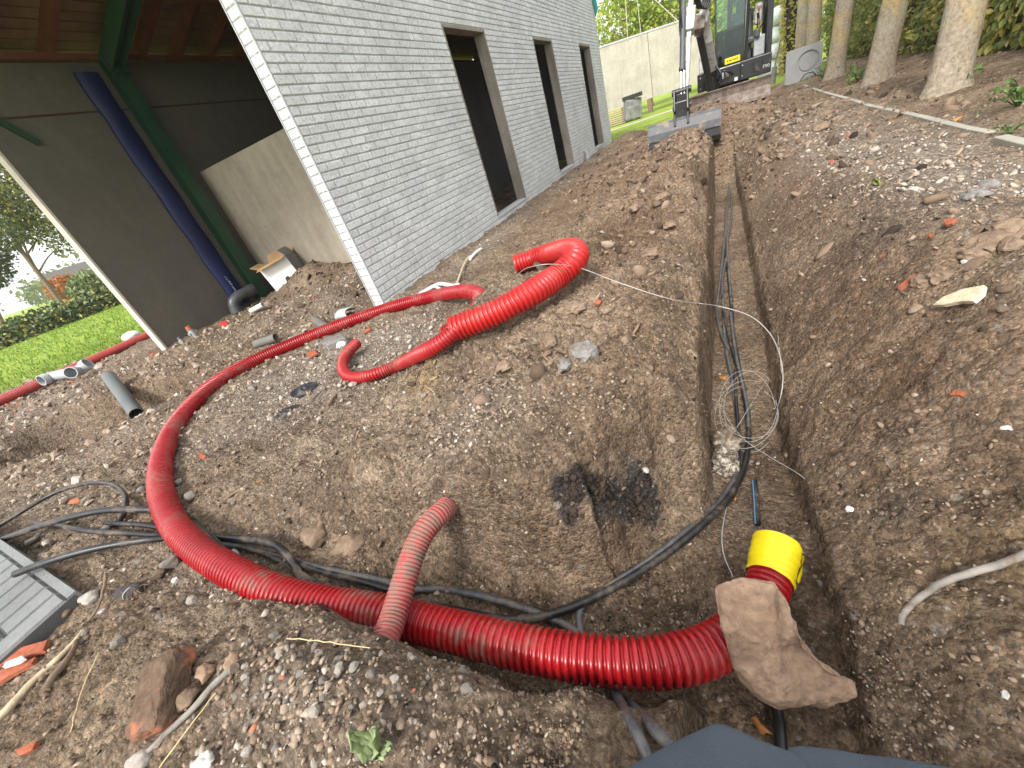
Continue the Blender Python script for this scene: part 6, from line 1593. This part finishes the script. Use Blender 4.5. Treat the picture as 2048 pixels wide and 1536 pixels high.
mb = MB(); mb.tube(spline([(-.0, 11.8, 1.2), (.0, 11.78, 1.36), (.02, 11.76, 1.46)], .03), .018, 7); mb.box((.0, 11.78, 1.36), (.1, .08, .06), bev=.015); part(mb, 'pedal_lever', M_RINK)
for x in (.07, .15):
    mb = MB(); mb.tube([(x, 11.85, 1.1), (x, 11.8, 1.5)], .014, 7); part(mb, 'travel_lever', M_XR)
mb = MB(); mb.box((.76, 12.45, 1.62), (.14, .22, .36), bev=.05); part(mb, 'arm_cover', M_XW)
mb = MB(); mb.box((.78, 12.2, 1.08), (.2, .2, .34), bev=.02); part(mb, 'grey_locker', M_GREYL)
mb = MB(); mb.box((.86, 12.0, 1.7), (.03, .06, .06)); mb.tube(spline([(.9, 12.6, 1.7), (.84, 12.4, 1.45), (.72, 12.2, 1.3), (.7, 12.15, 1.1)], .04), .012, 6); part(mb, 'seat_belt', M_XB)
mb = MB(); mb.box((1.0, 11.75, 1.9), (.04, .06, .34), bev=.015); mb.tube([(.95, 11.75, 1.75), (1.0, 11.75, 1.75)], .012, 6); part(mb, 'mirror', M_XB)
# model lettering on the front panel
def lettering(text, loc, size, m, parent, rot=(RAD(90), 0, 0)):
    cu = bpy.data.curves.new('lettering', 'FONT'); cu.body = text; cu.size = size; cu.extrude = .002; cu.resolution_u = 2; cu.align_x = 'CENTER'
    o = bpy.data.objects.new('tmp_text', cu); C.objects.link(o)
    dg = bpy.context.evaluated_depsgraph_get(); me = bpy.data.meshes.new_from_object(o.evaluated_get(dg)); bpy.data.objects.remove(o); me.materials.clear(); me.materials.append(m)
    o = bpy.data.objects.new('lettering', me); C.objects.link(o); o.parent = parent; o.location = Vector(loc) - org_of(parent); o.rotation_euler = rot; return o
lettering('F90', (.885, 11.562, .67), .085, M_XW, ex)
ex.rotation_euler = (0, RAD(1.5), 0)

# ------------------------------------------------------------------ the person holding the camera
M_JACKET = simple('dark_blue_grey_fabric', (.075, .092, .115), .8, .18, 6, .35, 260, spec=.2)
M_TROUSER = simple('dark_work_trousers', (.03, .032, .038), .85, .2, 6, .3, 200)
M_SKIN = simple('skin', (.50, .30, .21), .5, .1, 6, .05)
M_HAIR = simple('brown_hair', (.06, .04, .025), .6, .3, 40, .3, 150)
M_BOOT = simple('black_boot', (.02, .018, .016), .6, .2, 6, .2)
def skin(name, joints, edges, radii, m, parent, sub=2):
    me = bpy.data.meshes.new(name); off = org_of(parent) if parent else Vector()
    me.from_pydata([tuple(Vector(j) - off) for j in joints], edges, []); me.materials.append(m); o = bpy.data.objects.new(name, me); C.objects.link(o)
    if parent: o.parent = parent
    sk = o.modifiers.new('skin', 'SKIN'); sk.use_smooth_shade = True
    for v, q in zip(me.skin_vertices[0].data, radii): v.radius = (q, q) if not hasattr(q, '__len__') else q
    me.skin_vertices[0].data[0].use_root = True
    sb = o.modifiers.new('sub', 'SUBSURF'); sb.levels = sb.render_levels = sub; return o
pe = thing('person', 'person in a dark blue-grey jacket whose open hem hangs into the bottom edge', 'person', (.16, -.45, -.62))
J = [(.16, -.52, .26), (.16, -.46, .48), (.15, -.42, .70), (.15, -.38, .82), (.15, -.33, .92), (.15, -.28, 1.06), (.15, -.27, 1.18),
     (.07, -.52, .22), (.05, -.44, -.18), (.06, -.50, -.54), (.25, -.52, .22), (.27, -.46, -.18), (.25, -.52, -.54), (.06, -.40, -.57), (.25, -.42, -.57),
     (-.04, -.40, .80), (-.16, -.40, .56), (-.09, -.22, .82), (.34, -.40, .80), (.44, -.40, .56), (.28, -.22, .82)]
E_ = [(0, 1), (1, 2), (2, 3), (3, 4), (4, 5), (5, 6), (0, 7), (7, 8), (8, 9), (9, 13), (0, 10), (10, 11), (11, 12), (12, 14), (3, 15), (15, 16), (16, 17), (3, 18), (18, 19), (19, 20)]
Rd = [(.15, .11), (.15, .11), (.17, .11), (.15, .09), .055, .085, .07, .095, .07, .05, .095, .07, .05, .045, .045, .07, .052, .036, .07, .052, .036]
skin('body', J, E_, Rd, M_SKIN, pe)
# hands with five fingers each, curled as if holding a phone
for sx, wr0, wd in ((1, Vector((-.09, -.22, .82)), 1), (-1, Vector((.28, -.22, .82)), -1)):
    pal = wr0 + Vector((.03 * wd, -.005, .075)); jj = [wr0, pal]; ee = [(0, 1)]; ra = [.026, .034]
    for k in range(4):
        b_ = pal + Vector((-.025 * wd + .018 * k * wd, .02, .035)); jj += [b_, b_ + Vector((.012 * wd, .0, .035 - .004 * abs(k - 1.5))), b_ + Vector((.03 * wd, -.012, .055 - .006 * abs(k - 1.5)))]; i = len(jj) - 3; ee += [(1, i), (i, i + 1), (i + 1, i + 2)]; ra += [.010, .009, .008]
    b_ = pal + Vector((.035 * wd, -.02, .0)); jj += [b_, b_ + Vector((.02 * wd, -.005, .03)), b_ + Vector((.03 * wd, .0, .055))]; i = len(jj) - 3; ee += [(1, i), (i, i + 1), (i + 1, i + 2)]; ra += [.013, .011, .009]
    skin('hand', jj, ee, ra, M_SKIN, pe)
skin('trousers', [J[0], J[7], J[8], (.06, -.49, -.45), J[10], J[11], (.255, -.51, -.45)], [(0, 1), (1, 2), (2, 3), (0, 4), (4, 5), (5, 6)], [(.165, .125), .115, .09, .075, .115, .09, .075], M_TROUSER, pe)
for x in (.06, .25):
    mb = MB(); mb.tube(spline([(x, -.56, -.56), (x, -.48, -.555), (x, -.40, -.57), (x, -.33, -.585)], .02), [.055, .058, .06, .06, .058, .055, .052, .05, .047, .044, .04, .035][:len(spline([(x, -.56, -.56), (x, -.48, -.555), (x, -.40, -.57), (x, -.33, -.585)], .02))], 12); mb.tube([(x, -.5, -.56), (x, -.5, -.42)], [.06, .07], 12); mb.build('boot', M_BOOT, pe)
skin('jacket_body', [J[0], J[1], J[2], J[3], J[15], J[16], (-.10, -.25, .79), J[18], J[19], (.29, -.25, .79)], [(0, 1), (1, 2), (2, 3), (3, 4), (4, 5), (5, 6), (3, 7), (7, 8), (8, 9)], [(.175, .135), (.175, .135), (.19, .13), (.165, .11), .09, .072, .052, .09, .072, .052], M_JACKET, pe)
lump('hair', (.15, -.295, 1.13), (.085, .10, .10), M_HAIR, None, None, 3, .08, 2, 3, parent=pe)
mb = MB(); mb.cyl((.15, -.185, 1.07), (.15, -.168, 1.05), .014, .009, n=8)
mb.build('nose', M_SKIN, pe)
for dx in (-.03, .03):
    mb = MB(); mb.tube(spline([(.15 + dx - .008, -.193, 1.095), (.15 + dx, -.188, 1.097), (.15 + dx + .008, -.193, 1.095)], .004), .006, 6); mb.build('eye', M_HAIR, pe)
# hanging open jacket fronts: cloth with thickness, hem points as seen from above
def px_d(x, y, z): 
    v = np.array([x - 1024.0, y - 768.0, FPX]) * z / FPX; return Vector(CAM + np.array([v @ cR, v @ cF, -(v @ cD)]))
def front(hem, top, label_seed, folds):
    nu = 25; hem = spline(hem, (Vector(hem[0]) - Vector(hem[-1])).length / 60); hem = [hem[int(i * (len(hem) - 1) / (nu - 1))] for i in range(nu)]
    top = [Vector(top[0]).lerp(Vector(top[1]), i / (nu - 1)) for i in range(nu)]; nv = 14; vs = []
    for j in range(nv):
        f = j / (nv - 1)
        for i in range(nu):
            q = hem[i].lerp(top[i], f); sag = Vector((0, .05, -.05)) * math.sin(math.pi * f) * .6
            vs.append(q + sag + Vector((0, 0, folds * math.sin(i * .9 + label_seed + f * 2) * (.3 + f))))
    mb = MB(); mb.add(vs, [(j * nu + i, j * nu + i + 1, (j + 1) * nu + i + 1, (j + 1) * nu + i) for j in range(nv - 1) for i in range(nu - 1)], True)
    o = mb.build('jacket_front', M_JACKET, pe); s_ = o.modifiers.new('t', 'SOLIDIFY'); s_.thickness = .004; s_.offset = 0; s2 = o.modifiers.new('s', 'SUBSURF'); s2.levels = 0; s2.render_levels = 2
front([px_d(1215, 1556, .52), px_d(1330, 1492, .53), px_d(1425, 1446, .53), px_d(1445, 1446, .53), px_d(1520, 1478, .52), px_d(1606, 1512, .52)], ((-.06, -.24, .60), (.13, -.20, .62)), 0, .002)
front([px_d(1570, 1496, .545), px_d(1600, 1489, .545), px_d(1650, 1495, .545), px_d(1740, 1508, .54), px_d(1830, 1520, .535), px_d(1960, 1545, .53)], ((.10, -.20, .62), (.36, -.26, .60)), 2.0, .006)

# ------------------------------------------------------------------ crumbs, gravel and clods
def tone_mat():
    m, t, b = nodes_of('crumbs'); v = geo_pos(t); a = attr(t, 'tone')
    c = ramp(t, a, [(0, (.018, .017, .016)), (.12, (.065, .047, .036)), (.35, (.23, .165, .118)), (.62, (.34, .27, .21)), (.8, (.46, .41, .35)), (.93, (.46, .425, .38)), (.97, (.36, .12, .07)), (1, (.45, .17, .10))])
    n2 = noise(t, 120, 5, .7, v)
    c = mixc(t, .6, c, ramp(t, n2, [(.3, (.55, .53, .52)), (.7, (1.35, 1.33, 1.3))]), 'MULTIPLY')
    t.links.new(c, b.inputs['Base Color']); b.inputs['Roughness'].default_value = .95; b.inputs['Specular IOR Level'].default_value = .12
    return m
M_CRUMB = tone_mat()
bm = bmesh.new(); bmesh.ops.create_icosphere(bm, subdivisions=1, radius=1); ICO_V = np.array([v.co[:] for v in bm.verts]); ICO_F = np.array([[v.index for v in f.verts] for f in bm.faces]); bm.free()
bm = bmesh.new(); bmesh.ops.create_icosphere(bm, subdivisions=2, radius=1); ICO2_V = np.array([v.co[:] for v in bm.verts]); ICO2_F = np.array([[v.index for v in f.verts] for f in bm.faces]); bm.free()
def facet(r, N):
    q = np.ones((N, len(ICO2_V)))
    for k in range(6):
        n = r.normal(size=(N, 3)); n /= np.linalg.norm(n, axis=1)[:, None]; d = n @ ICO2_V.T; h = r.uniform(.5, .9, (N, 1)); q = np.minimum(q, np.where(d > h, h / np.maximum(d, .05) * .9 + .1, 9))
    return (q * (1 + .10 * r.normal(size=q.shape)))[..., None]
def crumb_field(name, x, y, s_, tone, label, seed, sink=.3, smooth=True, fine=False):
    r = np.random.default_rng(seed); N = len(x); z = H(x, y); bv, bf = (ICO2_V, ICO2_F) if fine else (ICO_V, ICO_F)
    sc = s_[:, None] * r.uniform(.6, 1.25, (N, 3)) * np.array([1, 1, .75])
    a = r.uniform(0, 6.28, N); V = bv[None] * ((1 + .28 * r.normal(size=(N, 12, 1))) if not fine else facet(r, N)) * sc[:, None]
    ca, sa = np.cos(a)[:, None], np.sin(a)[:, None]; vx = V[..., 0] * ca - V[..., 1] * sa; vy = V[..., 0] * sa + V[..., 1] * ca
    tl_ = r.normal(size=(N, 1)) * .5; vz = V[..., 2] + vx * tl_
    V = np.stack([vx + x[:, None], vy + y[:, None], vz + (z + s_ * sink)[:, None]], -1).reshape(-1, 3)
    F_ = (bf[None] + (np.arange(N) * len(bv))[:, None, None]).reshape(-1, 3)
    o = np_mesh(name, V, F_, M_CRUMB, smooth=smooth, attrs={'tone': np.repeat(tone, len(bv))}); tag(o, label, 'gravel', kind='stuff'); return o
def scatter(N, rmax, seed, rmin=.3):
    """spots round the site: thick on the ground close by, thinner further off"""
    r = np.random.default_rng(seed); rho = np.exp(r.uniform(math.log(rmin), math.log(rmax), N)); th = r.uniform(RAD(-125), RAD(60), N)
    x = rho * np.sin(th) + .05; y = rho * np.cos(th) + .25; return x, y, rho
def clip(x, y, *more):
    z = H(x, y, False); u, v, d = project(np.stack([x, y, z], 1)); ok = (u > -260) & (u < 2320) & (v > -150) & (v < 1800) & (d > .1)
    ok &= ~((x < XW + .02) & (x > XW - .16) & (y > YC - .02)); ok &= lawn_side(x, y) < .25; ok &= ~((x < -6.4) & (y > 2.3)); ok &= y < 14
    return [q[ok] for q in (x, y) + more]
r = np.random.default_rng(101)
x, y, rho = scatter(90000, 12, 101); x, y, rho = clip(x, y, rho); zz_ = zones(x, y)
intr = (x > -.05) & (x < .27) & (y < 9)
den = .16 + .8 * zz_['gravel'] + .22 * (fbm(x * 2.2, y * 2.2 + 8, 3) > .1) + .35 * zz_['coal'] - .14 * intr - .14 * gauss(x, y, .75, 1.4, .5, 1.2)
ok = r.uniform(0, 1, len(x)) < den; x, y, rho = x[ok], y[ok], rho[ok]; zz_ = {k: v[ok] for k, v in zz_.items()}
s_ = np.exp(r.normal(size=len(x)) * .5) * (.0029 + .0016 * rho ** .8) * (1 - .12 * zz_['gravel']); s_ = np.minimum(np.clip(s_ * (.72 + .4 * zz_['gravel']), .0018, .035), .005 + .006 * rho)
tone = np.clip(.32 + .14 * r.normal(size=len(x)) + .34 * zz_['gravel'] + .12 * (r.uniform(0, 1, len(x)) < .2) - .30 * zz_['coal'], 0, .9)
spec = r.uniform(0, 1, len(x)); tone = np.where(spec < .016, r.uniform(.75, .9, len(x)), tone); tone = np.where((spec > .9975) & (zz_['coal'] < .2), r.uniform(.97, 1, len(x)), tone)
crumb_field('gravel', x, y, s_, tone, 'loose crumbs of earth and small gravel strewn over the site', 5)
# clods on the spoil ridge and bank
N = 2600; y = r.uniform(1.0, 9.4, N); x = -.62 + r.normal(size=N) * .45; rg = r.uniform(0, 1, N) < .12; x[rg] = .85 + r.normal(size=rg.sum()) * .35; ok = (np.abs(x - .1) > .22); x, y = x[ok], y[ok]; x, y = clip(x, y)
s_ = np.clip(np.exp(r.normal(size=len(x)) * .65) * (.006 + .0020 * y), .004, .05)
crumb_field('spoil_clods', x, y, s_, np.clip(.28 + .12 * r.normal(size=len(x)), .05, .6), 'broken clods of brown earth heaped on the spoil ridge along the trench', 6, .0, True, True)
N = 3600; y = r.uniform(5.5, 12.5, N); x = -.2 + r.normal(size=N) * 1.2; x, y = clip(x, y); ok = ~((x > -.08) & (x < .3) & (y < 8.2)) & (x > XW + .1); x, y = x[ok], y[ok]
crumb_field('far_clods', x, y, np.clip(np.exp(r.normal(size=len(x)) * .6) * .020, .008, .075), np.clip(.30 + .13 * r.normal(size=len(x)), .08, .7), 'earth clods scattered round the far end of the trench by the excavator', 9, .0, True, True)
# rubble by the lawn, inside the barn and in front of the side wall
N = 4600; x = r.uniform(-9.8, -3.0, N); y = r.uniform(.2, 4.4, N); x, y = clip(x, y); s_ = np.clip(np.exp(r.normal(size=len(x)) * .5) * .014, .006, .045)
tone = np.clip(.58 + .16 * r.normal(size=len(x)), .15, .93); rdx = r.uniform(0, 1, len(x)); tone = np.where(rdx < .012 + .05 * (x < -6.5), r.uniform(.955, 1, len(x)), tone)
heap = gauss(x, y, -5.2, 3.95, .9, .5) > .3; tone = np.where(heap, np.clip(tone - .3, .1, .6), tone)
crumb_field('rubble', x, y, s_, tone, 'broken brick and concrete rubble between the barn and the lawn', 7, .1, False)
# coal black clods in the hollow
N = 420; t_ = r.uniform(0, 1, N); x = -.44 + .205 * t_ + r.normal(size=N) * .013; y = .73 + .25 * t_ + r.normal(size=N) * .013
crumb_field('coal_clods', x, y, np.clip(np.exp(r.normal(size=N) * .45) * .0075, .004, .016), np.clip(.05 + .03 * r.normal(size=N), .02, .12), 'black crumbly clods in the dark hollow of the mound face', 8, -.15)
# single pebbles one can pick apart
M_PEB = [stone_mat('pebble_%s' % n_, a, b_) for n_, a, b_ in (('grey', (.20, .18, .16), (.34, .31, .28)), ('pale', (.36, .32, .28), (.52, .48, .43)), ('brown', (.13, .095, .07), (.25, .19, .145)))]
pm = []
for k in range(9):
    bm = bmesh.new(); bmesh.ops.create_icosphere(bm, subdivisions=2, radius=1); rq = random.Random(k)
    pl_ = [(Vector((rq.gauss(0, 1), rq.gauss(0, 1), rq.gauss(0, 1))).normalized(), rq.uniform(.6, .85)) for _ in range(7)]
    for v in bm.verts:
        for nrm, h in pl_:
            e = v.co.dot(nrm) - h
            if e > 0: v.co -= nrm * e * .9
        v.co *= 1 + .05 * rq.gauss(0, 1)
    me = bpy.data.meshes.new('pebble'); bm.to_mesh(me); bm.free(); me.materials.append(M_PEB[k % 3]); pm.append(me)
def pebbles(n, fx, fy, smin, smax, label, group, pool, seed):
    rq = random.Random(seed); k = 0
    while k < n:
        x, y = fx(rq), fy(rq); z = float(H(x, y)); u, v, d = project(np.array([x, y, z]))
        if not (0 < u < 2048 and 0 < v < 1536): continue
        o = bpy.data.objects.new('pebble', pm[rq.choice(pool)]); C.objects.link(o); s_ = smin + (smax - smin) * rq.random() ** 2
        o.location = (x, y, z + s_ * .3); o.scale = (s_ * rq.uniform(.8, 1.25), s_ * rq.uniform(.75, 1.1), s_ * rq.uniform(.55, .85)); o.rotation_euler = (rq.uniform(-.4, .4), rq.uniform(-.4, .4), rq.uniform(0, 6.28))
        tag(o, label, 'pebble', group); k += 1
pebbles(90, lambda q: q.gauss(-.80, .2), lambda q: q.gauss(.05, .1), .005, .014, 'loose grey or pale pebble on the gravel bank in the foreground', 'pebbles on the foreground gravel bank', (0, 1, 3, 4, 6, 7), 1)
pebbles(36, lambda q: q.uniform(-3.2, -1.5), lambda q: q.uniform(-.1, .55), .012, .035, 'grey rubble stone among the cables left of the red loop', 'rubble stones by the cables', (0, 1, 3, 2, 6), 2)
pebbles(26, lambda q: q.uniform(-3.6, -1.9), lambda q: q.uniform(.9, 2.2), .014, .036, 'pale rubble stone on the dusty ground inside the bend of the red loop', 'rubble stones inside the red loop', (1, 4, 0, 7), 3)
pebbles(22, lambda q: q.uniform(-.04, .24), lambda q: q.uniform(.35, 2.4), .005, .012, 'small pebble on the trench floor', 'pebbles on the trench floor', (2, 5, 0, 1), 4)
pebbles(22, lambda q: q.uniform(.45, 1.3), lambda q: q.uniform(.5, 2.8), .006, .018, 'small stone lying on the right bank', 'stones on the right bank', (2, 5, 8, 1), 5)
# ------------------------------------------------------------------ faint morning haze over the land
mb = MB(); mb.box((0, 0, 5.5), (420, 420, 16))
hz_m = bpy.data.materials.new('haze'); hz_m.use_nodes = True; ht = hz_m.node_tree; ht.nodes.clear()
ho = ht.nodes.new('ShaderNodeOutputMaterial'); hv = ht.nodes.new('ShaderNodeVolumePrincipled')
hv.inputs['Color'].default_value = (.97, .985, 1, 1); hv.inputs['Density'].default_value = 0.0009; hv.inputs['Anisotropy'].default_value = 0.2
ht.links.new(hv.outputs[0], ho.inputs['Volume'])
haze = mb.build('haze', hz_m, loc=(0, 0, 5.5)); haze['kind'] = 'stuff'; haze['label'] = 'thin pale haze over the far fields'
